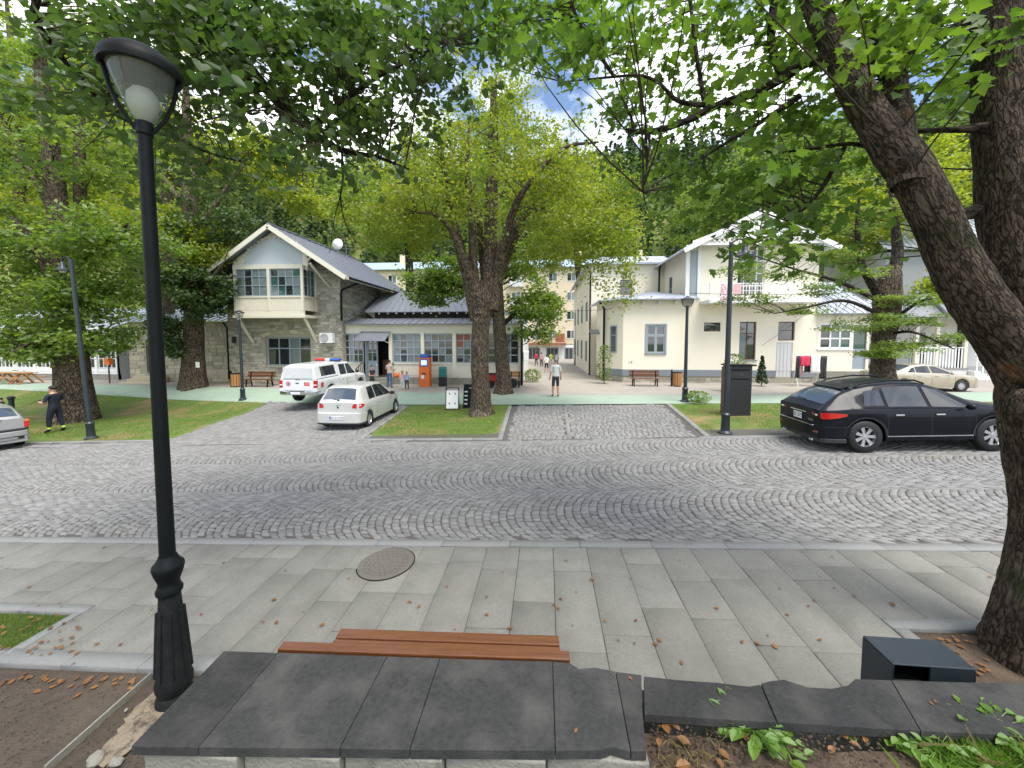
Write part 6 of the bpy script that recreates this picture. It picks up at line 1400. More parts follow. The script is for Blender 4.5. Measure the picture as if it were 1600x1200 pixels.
# ---- the forked maple beside the waste bin
T = thing('maple_tree', 'massive forked trunk in the bed behind the waste bin, maple leaves overhead', 'tree', group='street trees'); Y0 = 3.62
b = G(1592, 1058); dd = .06
trunk = limb('trunk', 'bark', T, [(b.x + .38, b.y + .14, b.z - .15), (b.x + .38, b.y + .16, b.z + .45), W(1656, 860, Y0), W(1654, 740, Y0), W(1650, 650, Y0), W(1648, 600, Y0)], [.40, .325, .295, .295, .33, .31], 110, 96, .10, 9, .06, 1.)
l1 = limb('limb', 'bark', T, [W(1655, 690, Y0), W(1622, 600, Y0), W(1556, 510, Y0), W(1488, 400, Y0), W(1446, 310, Y0), W(1410, 240, Y0 + .05), W(1396, 205, Y0 + .05)], [.235, .225, .195, .165, .15, .14, .08], 90, 72, .10, 9, 0, 2.)
l2 = limb('limb', 'bark', T, [W(1656, 690, Y0 + .15), W(1634, 560, Y0 + .22), W(1596, 440, Y0 + .3), W(1577, 320, Y0 + .35), W(1566, 200, Y0 + .4), W(1560, 80, Y0 + .4), W(1558, -60, Y0 + .4), W(1555, -300, Y0 + .5)], [.31, .26, .215, .20, .19, .175, .15, .1], 90, 64, .10, 9, 0, 5.)
l3 = limb('limb', 'bark', T, [W(1428, 285, Y0), W(1396, 235, Y0 + .02), W(1352, 165, Y0 + .1), W(1310, 85, Y0 + .25), W(1268, 0, Y0 + .4), W(1230, -120, Y0 + .6)], [.13, .135, .125, .105, .085, .06], 60, 36, .10, 9, 0, 6.)
l4 = limb('limb', 'bark', T, [W(1418, 290, Y0 - .03), W(1406, 200, Y0 + .1), W(1396, 125, Y0 + .15), W(1385, 100, Y0 + .15)], [.11, .10, .085, .075], 36, 24, .1, 9, 0, 7.)
bl = [l1[45:], l2[35:], l3, l4]
for pts, rd in ((((1390, 108), (1350, 85), (1320, 90), (1270, 95), (1230, 112), (1215, 100), (1205, 60), (1210, 0), (1225, -80)), (.075, .06, .055, .05, .05, .045, .04, .035, .02)),
                (((1240, 112), (1180, 145), (1120, 165), (1070, 190), (1020, 205), (978, 204)), (.045, .045, .042, .038, .032, .026)),
                (((990, 204), (985, 180), (970, 150)), (.02, .015, .008)), (((1110, 165), (1060, 158), (1030, 130), (1000, 118), (960, 120), (880, 128)), (.03, .026, .02, .018, .014, .008)),
                (((1398, 110), (1430, 80), (1480, 50), (1540, 20), (1600, -10)), (.06, .045, .035, .03, .02)), (((1388, 235), (1330, 225), (1270, 232), (1210, 240)), (.03, .02, .015, .01)),
                (((1540, 200), (1480, 203), (1420, 205)), (.05, .025, .02)), (((1250, 150), (1190, 190), (1140, 220), (1100, 245)), (.03, .024, .018, .01)), (((1320, 230), (1280, 300), (1230, 350), (1180, 380)), (.022, .018, .013, .008)), (((1390, 120), (1370, 60), (1330, 10), (1310, -40)), (.05, .04, .03, .02)),
                (((1530, 330), (1510, 335), (1492, 355), (1488, 385)), (.075, .06, .03, .008)), (((1016, 205), (1012, 250), (1005, 300)), (.012, .008, .004)), (((960, 120), (920, 60), (890, 0), (880, -60)), (.02, .02, .02, .02)), (((1100, 160), (1085, 60), (1075, -40)), (.025, .02, .02))):
    bl.append(limb('branch', 'barkdark', T, [W(p[0], p[1], Y0 + .25 + (1600 - p[0]) * .0016) for p in pts], rd, 26, 10, .10, 14, 0, 3.))
def spray(specs): return np.concatenate([np.array([Wn(e[0] + rng.normal(0, e[2]), e[1] + rng.normal(0, e[3]), e[4] + rng.normal(0, e[5])) for _ in range(e[6])]) for e in specs])
cl = spray([(990, 55, 70, 40, 5.4, .7, 36), (1120, 60, 80, 45, 5.2, .7, 34), (1250, 50, 70, 45, 4.8, .6, 46), (1400, 50, 70, 40, 4.4, .5, 40), (1530, 40, 50, 40, 4.2, .5, 26), (1040, 165, 60, 30, 5.5, .5, 17), (1180, 185, 60, 40, 5.3, .5, 22), (1280, 210, 50, 45, 4.6, .5, 26), (1110, 275, 60, 40, 5.4, .5, 20), (1230, 320, 60, 45, 4.8, .5, 26), (1320, 370, 40, 40, 4.3, .3, 9), (1180, 385, 40, 20, 4.2, .3, 5), (1040, 290, 45, 40, 5.6, .6, 14), (900, 60, 55, 50, 5.6, .7, 34), (830, 40, 55, 30, 5.6, .8, 26), (1440, 120, 50, 40, 4.6, .5, 12), (1190, -120, 260, 70, 4.6, .9, 50), (1420, -120, 160, 60, 4.0, .7, 30)])
twigs(T, cl, bl, 'barkdark', .010, .003, .05); leaves('crown', T, clump_leaves(cl, 7800, .27, .6), .105, 'leafmaple', 'maple', .8, .25)
part('burr', 'barkobj', T, lambda m: m.ball(W(1600, 632, Y0 - .16), (.10, .11, .13), 10), smooth=True)

# ---- linden whose boughs hang in from above the camera
T = thing('linden_tree', 'shaded heart leaved linden whose dark boughs hang in overhead beside the near lamp', 'tree', group='street trees')
tr = limb('trunk', 'bark', T, [(-5.2, -2.2, -.3), (-5.1, -2.1, 2), (-4.9, -1.9, 4.4), (-4.6, -1.6, 6.6), (-4.2, -1.2, 9)], [.5, .42, .38, .3, .15], 40, 24, .1, 6, .3)
m1 = limb('limb', 'barkdark', T, [(-4.8, -1.9, 4.6), (-4.6, -.4, 6.0), (-4.4, 1.6, 6.9), W(280, -60, 3.6), W(330, 40, 4.0), W(385, 100, 4.2), W(440, 165, 4.4), W(480, 200, 4.5), W(530, 233, 4.6), W(590, 246, 4.8), W(640, 265, 5.0)], [.22, .18, .13, .075, .06, .055, .05, .045, .038, .022, .010], 60, 10, .1, 12)
m2 = limb('limb', 'barkdark', T, [W(488, 203, 4.5), W(520, 170, 4.6), W(560, 140, 4.8), W(620, 105, 5.0), W(700, 70, 5.2)], [.035, .03, .024, .016, .01], 26, 8, .1, 12)
m3 = limb('limb', 'barkdark', T, [(-4.4, 1.2, 6.8), W(20, -70, 3.6), W(55, 30, 3.9), W(90, 80, 4.2), W(130, 130, 4.4), W(200, 190, 4.8), W(270, 215, 5.2), W(330, 240, 5.4), W(385, 255, 5.6)], [.09, .05, .032, .03, .026, .022, .02, .016, .008], 40, 8, .1, 12)
m4 = limb('limb', 'barkdark', T, [(-4.4, 1.6, 6.9), (-2.4, 2.6, 7.6), (.2, 3.2, 8.0), (2.6, 3.4, 8.0)], [.12, .1, .07, .03], 20, 8, .1, 8)
m5 = limb('limb', 'barkdark', T, [W(534, 234, 4.6), W(536, 280, 4.6), W(532, 310, 4.6), W(540, 350, 4.6), W(556, 380, 4.6)], [.016, .012, .010, .007, .004], 16, 6, .1, 12)
m6 = limb('limb', 'barkdark', T, [W(532, 305, 4.6), W(522, 345, 4.6), W(515, 395, 4.6)], [.008, .005, .003], 10, 6, .1, 12)
cl = spray([(330, 40, 70, 40, 4.2, .5, 46), (440, 50, 70, 40, 4.5, .5, 46), (560, 40, 70, 40, 4.9, .6, 46), (680, 40, 60, 40, 5.2, .6, 40), (760, 60, 40, 40, 5.6, .6, 20), (420, 130, 50, 40, 4.4, .4, 30), (520, 130, 50, 40, 4.8, .5, 28), (470, 210, 40, 25, 4.5, .3, 14), (560, 220, 40, 24, 4.7, .3, 14), (620, 170, 50, 40, 5.0, .4, 20), (220, 30, 60, 30, 4.0, .4, 26), (100, 50, 55, 35, 4.2, .5, 22), (170, 150, 45, 35, 4.5, .4, 20), (110, 180, 45, 40, 4.6, .4, 12), (260, 210, 40, 25, 5.0, .4, 12), (340, 250, 35, 20, 5.4, .3, 9), (230, 90, 50, 40, 4.9, .4, 16), (540, 270, 20, 20, 4.6, .2, 3), (300, 270, 50, 30, 5.4, .3, 7), (310, 130, 50, 40, 4.6, .4, 14), (700, 130, 50, 40, 5.4, .4, 14)])
over = np.concatenate([shell_pts((-2.6, .6, 8.0), (3.4, 3.0, .9), 60, .1), shell_pts((1.6, .8, 8.4), (3.4, 2.6, .8), 60, .1), shell_pts((5.0, .6, 8.2), (2.4, 2.6, .8), 36, .1), shell_pts((-2.4, -2.6, 8.6), (3.4, 2.4, 1.0), 55, .1), shell_pts((2.6, -2.6, 8.6), (3.6, 2.4, 1.0), 60, .1)])  # unseen crown clumps added above and behind the camera to shade the foreground
twigs(T, np.concatenate([cl, over]), [m1[18:], m2, m3[8:], m4], 'barkdark', .010, .003, .03)
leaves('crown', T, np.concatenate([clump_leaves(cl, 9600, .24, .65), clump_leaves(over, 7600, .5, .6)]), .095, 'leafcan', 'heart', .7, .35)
# ------------------------------------------------------------------ garden wall, bench, bin, bed in front of the camera
ZC = .90
GW = thing('garden_wall', 'low wall with worn black basalt coping slabs behind the bench', 'wall')
def cslab(far, near, name='coping_slab'):
    poly = [tuple(WZ(*p, ZC)[:2]) for p in near] + [tuple(WZ(*p, ZC)[:2]) for p in far[::-1]]
    m = MB(); m.prism(poly, ZC - .05, ZC + rng.uniform(-.002, .003)); m.build(name, 'basalt', GW, bevel=.003)
g = 1.2
cslab([(350, 1017), (434.6, 1020)], [(205, 1166), (309, 1168)])
cslab([(435.6, 1020), (604, 1026)], [(310.4, 1168), (530, 1170)])
cslab([(605, 1026), (686.7, 1029)], [(531.3, 1170), (639.5, 1172)])
cslab([(687.7, 1029), (863, 1034)], [(640.7, 1172), (867, 1173)])
cslab([(864, 1034), (890, 1036), (905, 1045), (930, 1043), (961.5, 1049)], [(868.3, 1173), (940, 1172), (955, 1166), (985, 1174)])
cslab([(962.5, 1050), (985, 1053), (1002, 1055)], [(986.3, 1174), (1010, 1174), (1004, 1116)])
cslab([(1006, 1056), (1060, 1062), (1120, 1066), (1170, 1072), (1188, 1069)], [(1007, 1115), (1110, 1122), (1213.5, 1128)])
cslab([(1189.2, 1068), (1205, 1064), (1225, 1062), (1262, 1074), (1300, 1076), (1325, 1071), (1336, 1061), (1392, 1063)], [(1215, 1128), (1330, 1136), (1438, 1142)])
cslab([(1393.2, 1063), (1500, 1066), (1640, 1070)], [(1439.3, 1142), (1560, 1148), (1700, 1156)])
a, b_, c_, d_ = WZ(350, 1017, ZC), WZ(205, 1166, ZC), WZ(1008, 1174, ZC), WZ(1006, 1056, ZC)
for k in range(5):
    t0, t1 = k / 5, (k + 1) / 5; p0, p1 = b_.lerp(c_, t0), b_.lerp(c_, t1)
    boxp('wall_block', 'concrete', GW, p0.x + .03, p0.y + .03, -.3, p1.x + .022, a.y - .05, ZC - .052 - .001 * k, bevel=.008)
e_ = WZ(1700, 1070, ZC); n_ = WZ(1004, 1116, ZC)
boxp('wall_block', 'concrete', GW, c_.x + .03, WZ(1700, 1156, ZC).y + .06, -.3, 4.6, WZ(1260, 1078, ZC).y - .03, ZC - .053)
# soil bed behind the coping
bx = np.linspace(c_.x + .012, 4.2, 60); by = np.linspace(.55, WZ(1006, 1116, ZC).y - .01, 40); X, Y = np.meshgrid(bx, by)
Z = np.vectorize(lambda x, y: ZC - .10 + .03 * mnoise.noise(Vector((x * 3, y * 3, 0))) + .015 * mnoise.noise(Vector((x * 14, y * 14, 1))))(X, Y)
lim_y = np.interp(X, [WZ(1004, 1116, ZC).x, WZ(1440, 1142, ZC).x, 4.2], [WZ(1004, 1116, ZC).y, WZ(1440, 1142, ZC).y, WZ(1700, 1156, ZC).y])
Y = np.minimum(Y, lim_y + .02)
i = np.arange(59 * 39); a_ = (i // 59) * 60 + i % 59
npmesh('soil_bed', np.stack([X, Y, Z], -1).reshape(-1, 3), np.stack([a_, a_ + 1, a_ + 61, a_ + 60], 1), 'soil', kind='structure', smooth=True)
boxp('terrace_ground', 'soil', None, -1.6, -6, -.3, 6, .56, ZC - .12, kind='structure')
# weeds in the bed
def weed(label, px, py, n, s, spread, up=.09):
    c0 = WZ(px, py, ZC - .09); t = thing('weed_plant', label, 'plant', tuple(c0), group='weeds in the bed'); V = []
    for k in range(n):
        an = rng.uniform(0, 6.283); rr = spread * math.sqrt(rng.uniform(.02, 1)); h = up * rng.uniform(.3, 1.1); ss = s * rng.uniform(.6, 1.25)
        tip = Vector((rr * math.cos(an), rr * math.sin(an), h)); m = MB(); tl = rng.uniform(.1, .9); o = []
        v = [(0, 0, -.01)]
        for x_, y_ in LEAF_O: v.append((x_ * ss, (y_ + .5) * ss, abs(x_) * .25 * ss - .18 * (y_ + .5) ** 2 * ss))
        m.add(v, [(0, q, q % 8 + 1) for q in range(1, 9)])
        m.xf(Matrix.Translation(tip) @ Matrix.Rotation(an - math.pi / 2 + rng.normal(0, .5), 4, 'Z') @ Matrix.Rotation(tl - .35, 4, 'X')); m.build('leaf', 'weed', t, smooth=True)
        MB().tube([(0, 0, 0), tip * .5 + Vector((0, 0, .02)), tip], .0022, 4).build('stem', 'weed', t)
weed('bushy broad leaved weed at the coping edge, largest of the bed', 1175, 1148, 60, .068, .15, .075)
weed('broad leaved weed hanging low in front of the bushy one', 1225, 1172, 26, .065, .10, .05)
weed('pair of round leaves beside the dry orange leaf in the bed', 1310, 1140, 7, .06, .05, .05)
weed('single upright yellow green seedling in the bed', 1345, 1140, 4, .055, .035, .06)
weed('spreading weed between seedling and grass tuft', 1400, 1150, 22, .065, .12, .06)
weed('low weed running into the grass tuft', 1465, 1180, 34, .062, .15, .07)
weed('leafy clump inside the long grass tuft', 1545, 1150, 40, .055, .14, .10)
weed('leafy clump at the outer edge of the grass tuft', 1595, 1175, 36, .055, .13, .09)
weed('small clover like weed at the corner of the bed', 1075, 1135, 10, .028, .06, .05)
weed('tiny green sprout at the coping notch', 1012, 1122, 3, .03, .02, .03)
p = np.array([WZ(1560 + rng.normal(0, 48), 1170 + rng.normal(0, 20), ZC)[:2] for _ in range(1700)]); p = p[p[:, 1] < 2.08]
tag(blades('grass_tuft', p, .085, .0035, 'weed', lean=.9, hz=ZC - .10), 'long green grass tuft spilling over the coping', 'grass')
tag(blades('grass_tuft', p[:50] + rng.normal(0, .02, (min(50, len(p)), 2)), .11, .0014, 'grassdry', lean=1.1, hz=ZC - .09), 'dry straw stalks in the grass tuft', 'grass')
p = np.array([WZ(1080 + rng.normal(0, 30), 1170 + rng.normal(0, 20), ZC)[:2] for _ in range(160)])
tag(blades('grass_tuft', p, .05, .002, 'grassdry', lean=1., hz=ZC - .09), 'short dry grass at the bed corner', 'grass')
dm = MB()
for _ in range(24):
    q = WZ(rng.uniform(1015, 1420), rng.uniform(1125, 1198), ZC - .07); m = lying_leaf(q, q.z, .055 * rng.uniform(.6, 1.4), rng.uniform(0, 6), .6); dm.add(m.v, m.f)
for px, py in ((1455, 1099), (1462, 1096), (900, 1142), (985, 1060)):
    q = WZ(px, py, ZC + .006); m = lying_leaf(q, q.z, .026, rng.uniform(0, 6), .4); dm.add(m.v, m.f)
tag(dm.build('leaves', 'dryleaf', kind='stuff'), 'curled orange leaves lying in the planting bed', 'fallen leaves')
cr = MB()
for _ in range(700):
    q = WZ(rng.uniform(1012, 1430), rng.uniform(1118, 1200), ZC - .095); r_ = rng.uniform(.003, .011); cr.ball((q.x, q.y, q.z + .02 + rng.uniform(-.008, .012)), (r_, r_ * .8, r_ * .6), 3)
tag(cr.build('gravel', 'soil', kind='stuff'), 'small soil crumbs and grit in the bed', 'gravel')

# bench seen over its backrest
q0, q1 = WZ(437, 1008, .85), WZ(890, 1024, .85); bl_ = (q1 - q0).length; ang = math.atan2(q1.y - q0.y, q1.x - q0.x); mid = (q0 + q1) / 2
B = thing('bench', 'varnished red brown park bench seen from behind over the black coping', 'bench', (mid.x, mid.y, zgf(mid.x, mid.y) + .034), ang)
for k, zz in enumerate((.79, .66, .53)): boxp('back_slat', 'wood', B, -bl_ / 2, -.03 + (.79 - zz) * .18, zz - .055, bl_ / 2, .045 + (.79 - zz) * .18, zz + .055 - .01 * (k > 0), bevel=.008)
for k in range(4): boxp('seat_slat', 'wood', B, -bl_ / 2 + .10, .20 + k * .118, .42, bl_ / 2 - .02, .305 + k * .118, .455, bevel=.008)
for sx in (-1, 1):
    x_ = sx * (bl_ / 2 - .32)
    part('leg', 'iron', B, lambda m: [m.bar((x_, -.03, .86 - .06), (x_, .12, .42), .05, .012), m.bar((x_, .12, .43), (x_, .1, .0), .05, .03), m.bar((x_, .10, .41), (x_, .64, .41), .05, .03), m.bar((x_, .62, .41), (x_, .66, 0), .05, .03)])
    for k in range(2): MB().lathe([(.012, -.045), (.012, -.035)], 8, (x_ + .05 * k, 0, .775), axis='y').build('bolt', 'chrome', B)

# waste bin with sloping hood
p0, p1, p2, p3 = WZ(1395, 1037, .90), WZ(1515, 1037, .90), WZ(1447, 990, .90), WZ(1341, 992, .90)
zb_ = zgf(p0.x, p0.y) + .03; w_ = p1.x - p0.x; dpt = p3.y - p0.y
BN = thing('waste_bin', 'dark blue grey metal waste bin with hooded opening beside the big trunk', 'waste bin', (p0.x, p0.y, zb_)); h_ = .90 - zb_
boxp('hood', 'bluegrey', BN, -.0, -.0, h_ - .012, w_, dpt, h_, bevel=.006); boxp('side_panel', 'bluegrey', BN, 0, .0, 0, .012, dpt, h_ - .013, bevel=.003); boxp('side_panel', 'bluegrey', BN, w_ - .012, 0, 0, w_, dpt, h_ - .013, bevel=.003)
boxp('front_panel', 'bluegrey', BN, .013, dpt - .012, 0, w_ - .013, dpt, h_ - .013); boxp('lower_panel', 'bluegrey', BN, .013, 0, 0, w_ - .013, .012, h_ - .16)
boxp('blank_panel', 'bluegrey', BN, w_ * .46, .001, h_ - .159, w_ - .013, .012, h_ - .013); boxp('ash_tray', 'iron', BN, .03, .02, h_ - .165, w_ * .46, dpt - .03, h_ - .14); boxp('tray_rim', 'chrome', BN, .03, .03, h_ - .139, w_ * .44, .045, h_ - .125)
boxp('liner', 'iron', BN, .03, .03, .02, w_ - .03, dpt - .03, h_ - .2)

# dirt edging, sand and rubble by the lamp foot
ED = MB().bar(G(236, 1056, .02), G(70, 1204, .02), .016, .07).build('edging_strip', 'concrete', bevel=.004); tag(ED, 'thin pale edging strip along the dirt by the lamp foot', 'edging')
sv, sn = [], 0
pa = [G(*p, .01) for p in [(238, 1085), (262, 1112), (236, 1150), (205, 1172), (175, 1196), (140, 1200), (168, 1160), (205, 1120)]]
ps = []
for k in range(len(pa)):
    for t_ in np.linspace(0, 1, 6)[:-1]: q = pa[k].lerp(pa[(k + 1) % len(pa)], t_); ps.append((q.x + rng.normal(0, .014), q.y + rng.normal(0, .014), q.z + .012))
cs = np.mean(np.array(ps), 0); m = MB(); m.add([(cs[0], cs[1], cs[2] + .02)] + ps, [(0, k + 1, (k + 1) % len(ps) + 1) for k in range(len(ps))]); tag(m.build('sand_patch', 'sand', kind='structure', smooth=True))
def rock(label, px, py, s):
    c = G(px, py, .02); m = MB(); m.ball((0, 0, 0), (s, s * .7, s * .45), 6); m.v = [tuple(Vector(v) * (1 + .3 * mnoise.noise(Vector(v) * 25 + Vector((px, 0, 0))))) for v in m.v]
    o = m.build('stone', 'concrete', smooth=False); o.location = c + Vector((0, 0, s * .2)); o.rotation_euler = (0, 0, px); tag(o, label, 'stone', 'rubble by the lamp foot')
rock('flat pale rubble stone below the lamp foot', 150, 1188, .07); rock('small rubble stone beside the coping corner', 182, 1192, .05); rock('pebble on the edge of the pale sand', 197, 1110, .018)
p = np.array([G(rng.uniform(0, 230), rng.uniform(1060, 1200), 0)[:2] for _ in range(420)]); gm = MB()
for q in p: r_ = rng.uniform(.002, .009) ** 1.0; gm.ball((q[0], q[1], zgf(*q) + r_ * .2), (r_, r_ * .8, r_ * .5), 3)
tag(gm.build('gravel', 'dirt', kind='stuff'), 'grit and clods on the bare dirt', 'gravel')

# ------------------------------------------------------------------ lamp posts
def fluted(m, r0, z0, r1, z1, n=8):
    for k in range(n): a = 2 * math.pi * k / n; c, s_ = math.cos(a), math.sin(a); m.bar((r0 * c, r0 * s_, z0), (r1 * c, r1 * s_, z1), .022, .022)
b = G(274, 1094)
LP = thing('street_lamp', 'tall black lamp post with glass bowl head and ornate foot, nearest the wall', 'lamp', tuple(b), group='street lamps')
part('base', 'dustiron', LP, lambda m: (m.lathe([(0.1312, -.1), (0.1312, .06), (0.112, .10), (0.128, .15), (0.1312, .20), (0.1184, .24), (0.096, .60), (0.08, .86), (0.0736, .96)], 28), fluted(m, .116, .26, .083, .82)), smooth=True)
part('collar', 'iron', LP, lambda m: m.lathe([(0.0736, .955), (0.0896, .97), (0.0928, 1.0), (0.0768, 1.03), (0.0736, 1.07), (0.096, 1.13), (0.1101, 1.19), (0.1056, 1.215), (0.0768, 1.25), (0.0608, 1.29)], 28), smooth=True)
part('pole', 'iron', LP, lambda m: m.lathe([(0.055, 1.285), (0.050, 2.6), (0.046, 4.70), (0.05504, 4.71), (0.05504, 4.80)], 24), smooth=True)
hz = 4.80
part('glass_bowl', 'lampglass', LP, lambda m: m.lathe([(0.048, hz), (0.0832, hz + .05), (0.1344, hz + .16), (0.176, hz + .28), (0.208, hz + .40)], 36, cap=False), smooth=True)
part('diffuser', 'lampwhite', LP, lambda m: m.lathe([(0.0384, hz + .01), (0.0768, hz + .06), (0.0992, hz + .14), (0.096, hz + .20), (0.064, hz + .25), (0.0128, hz + .26)], 24), smooth=True)
part('reflector', 'lampwhite', LP, lambda m: m.lathe([(0.1984, hz + .40), (0.128, hz + .44), (0.0128, hz + .45)], 30), smooth=True)
part('hood', 'iron', LP, lambda m: m.lathe([(0.2112, hz + .38), (0.2464, hz + .37), (0.2528, hz + .41), (0.2304, hz + .47), (0.1536, hz + .53), (0.0384, hz + .56)], 40), smooth=True)
for sg in (0.7, 0.7 + math.pi):
    c, s_ = math.cos(sg), math.sin(sg); part('arm', 'iron', LP, lambda m: m.tube([(.05 * c, .05 * s_, hz - .06), (.128 * c, .128 * s_, hz + .06), (.18 * c, .18 * s_, hz + .2), (.225 * c, .225 * s_, hz + .40)], .015, 8), smooth=True)
def lamp(label, px, py, h, kind, lean=0, side=-1, slab=False):
    b = G(px, py) if py > 640 else None
    if b is None: b = W(px, py, 18.6 if px < 600 else 16.6); b.z = zgf(b.x, b.y)
    t = thing('street_lamp', label, 'lamp', tuple(b), group='street lamps'); t.rotation_euler = (0, lean, 0)
    part('base', 'bluegrey', t, lambda m: m.lathe([(.20, -.05), (.19, .05), (.12, .11), (.11, .5), (.125, .53), (.125, .57), (.085, .62)], 18), smooth=True)
    part('pole', 'bluegrey', t, lambda m: m.lathe([(.075, .61), (.068, h * .5), (.055, h)], 14), smooth=True)
    if kind == 'bell':
        part('swan_neck', 'bluegrey', t, lambda m: m.tube([(0, 0, h - .3), (side * .02, 0, h - .02), (side * .14, 0, h + .10), (side * .30, 0, h + .08), (side * .36, 0, h - .08)], .025, 8), smooth=True)
        part('bell_shade', 'bluegrey', t, lambda m: m.lathe([(.04, h - .06), (.07, h - .12), (.09, h - .25), (.15, h - .33), (.24, h - .37), (.235, h - .385), (.10, h - .34)], 24, (side * .36, 0, 0)), smooth=True)
        part('globe', 'lampwhite', t, lambda m: m.ball((side * .36, 0, h - .36), (.10, .10, .07), 8), smooth=True)
    elif kind == 'lantern':
        part('glass', 'lampglass', t, lambda m: m.lathe([(.09, h + .02), (.19, h + .36)], 6, cap=False)); part('diffuser', 'lampwhite', t, lambda m: m.lathe([(.06, h + .02), (.10, h + .2), (.02, h + .22)], 12))
        part('cap', 'bluegrey', t, lambda m: m.lathe([(.26, h + .36), (.24, h + .40), (.12, h + .46), (.03, h + .5)], 20), smooth=True)
        for k in range(4): a = math.pi / 4 + k * math.pi / 2; part('frame_bar', 'bluegrey', t, lambda m: m.bar((.1 * math.cos(a), .1 * math.sin(a), h), (.21 * math.cos(a), .21 * math.sin(a), h + .37), .018))
    else:
        part('bowl', 'lampglass', t, lambda m: m.lathe([(.06, h), (.18, h + .10), (.22, h + .24)], 20, cap=False), smooth=True); part('cap', 'bluegrey', t, lambda m: m.lathe([(.27, h + .24), (.26, h + .28), (.10, h + .36), (.02, h + .42)], 20), smooth=True)
        for a in (0, math.pi): c = math.cos(a); part('arm', 'bluegrey', t, lambda m: m.tube([(.05 * c, 0, h - .05), (.17 * c, 0, h + .03), (.25 * c, 0, h + .24)], .02, 6))
    return t
def ph(px, py, ytop, Y): return W(px, ytop, Y).z - zgf(W(px, py, Y).x, Y)
lamp('slim lamp post with bell shaded swan neck on the lawn beside the uniformed person', 143, 686, ph(143, 686, 405, 12.1), 'bell', R(-3.2), -1)
lamp('lantern lamp post in front of the stone house window', 380, 632, ph(380, 632, 500, 18.6), 'lantern', R(-.4))
lamp('black lamp post with bell shade in front of the dark cabinet', 1133, 678, ph(1133, 678, 380, 11.4), 'bell', 0, 1)
lamp('lamp post with curved arms before the cream wall', 1070, 628, ph(1070, 628, 478, 16.6), 'bowl')

# dark information cabinet, far benches, bins, kiosk, boards
def cb(px0, px1, pyb, pyt, Y): a = W(px0, pyb, Y); b = W(px1, pyb, Y); return a.x, b.x, zgf((a.x + b.x) / 2, Y), W((px0 + px1) / 2, pyt, Y).z
x0, x1, z0, z1 = cb(1137, 1173, 648, 572, 13.6)
t = thing('cabinet', 'dark grey metal cabinet with two slots on the lawn behind the lamp post', 'cabinet', ((x0 + x1) / 2, 13.6, z0)); w = (x1 - x0) / 2; h = z1 - z0
boxp('body', 'plastic', t, -w, 0, 0, w, .45, h, bevel=.01); boxp('lid', 'iron', t, -w - .06, -.05, h + .002, w + .12, .5, h + .05, bevel=.008); boxp('slot', 'iron', t, -w + .08, -.008, h - .16, w - .08, 0, h - .11); boxp('slot', 'iron', t, -w + .08, -.008, h - .46, w - .08, 0, h - .42); boxp('badge', 'chrome', t, -.04, -.012, h - .32, .06, 0, h - .28); boxp('side_board', 'brown', t, -w - .05, .0, 0, -w - .002, .45, h - .05)
def bench(label, px0, px1, pyb, Y, mat='wood'):
    a, b = W(px0, pyb, Y), W(px1, pyb, Y); L = b.x - a.x; c = (a.x + b.x) / 2
    t = thing('bench', label, 'bench', (c, Y, zgf(c, Y) + .01), 0, 'far benches')
    for k in range(3): boxp('seat_slat', mat, t, -L / 2, -.42 + k * .14, .42, L / 2, -.30 + k * .14, .46, bevel=.005)
    for k in range(2): boxp('back_slat', mat, t, -L / 2, .04 + k * .03, .56 + k * .17, L / 2, .075 + k * .03, .70 + k * .17, bevel=.005)
    for sx in (-1, 1): part('leg', 'iron', t, lambda m: [m.bar((sx * L * .38, -.38, 0), (sx * L * .38, -.3, .42), .06, .05), m.bar((sx * L * .38, .1, 0), (sx * L * .38, .0, .42), .06, .05), m.bar((sx * L * .38, .0, .42), (sx * L * .38, .10, .88), .06, .04), m.bar((sx * L * .38, -.40, .40), (sx * L * .38, .02, .40), .05, .04)])
bench('wooden bench against the stone house under its window', 387, 430, 606, 21.2); bench('wooden bench before the cream house plinth', 983, 1030, 600, 22.4); bench('wooden bench half hidden behind the shop tree', 797, 813, 604, 21.6, 'woodpale')
def litter(label, px, Y, mat):
    c = W(px, 600, Y); t = thing('litter_bin', label, 'bin', (c.x, Y, zgf(c.x, Y)), 0, 'slatted litter bins')
    part('liner', 'iron', t, lambda m: m.lathe([(.2, .05), (.22, .78)], 16)); part('rim', 'iron', t, lambda m: m.lathe([(.25, .78), (.26, .82), (.2, .82)], 16))
    for k in range(12): a = 2 * math.pi * k / 12; c_, s_ = math.cos(a), math.sin(a); part('slat', mat, t, lambda m: m.obox(Matrix.Translation((.24 * c_, .24 * s_, .42)) @ Matrix.Rotation(a, 4, 'Z'), .02, .10, .70))
    part('post', 'iron', t, lambda m: m.box(-.34, -.04, 0, -.28, .04, .95))
litter('slatted wooden bin beside the lantern post by the stone house', 369, 20.9, 'woodpale'); litter('orange slatted bin between bench and lamp post at the cream wall', 1058, 22.2, 'woodpale')
x0, x1, z0, z1 = cb(655, 671, 604, 559, 21.4)
t = thing('payment_kiosk', 'orange payment kiosk with lit screen by the shop wall', 'kiosk', ((x0 + x1) / 2, 21.4, z0)); w = (x1 - x0) / 2; h = z1 - z0
boxp('body', 'orange', t, -w, 0, 0, w, .45, h, bevel=.015); boxp('head', 'blue', t, -w * .8, -.02, h + .002, w * .8, .35, h + .2, bevel=.01); bz = boxp('screen_bezel', 'blue', t, -w * .75, -.02, h - .50, w * .75, 0, h - .08); boxp('screen', 'screen', bz, -w * .55, -.026, h - .42, w * .55, -.021, h - .14); boxp('keypad', 'ink', t, -.12, -.03, h - .95, .10, 0, h - .88); boxp('sticker', 'white', t, -.18, -.006, h - 1.2, .0, 0, h - 1.0)
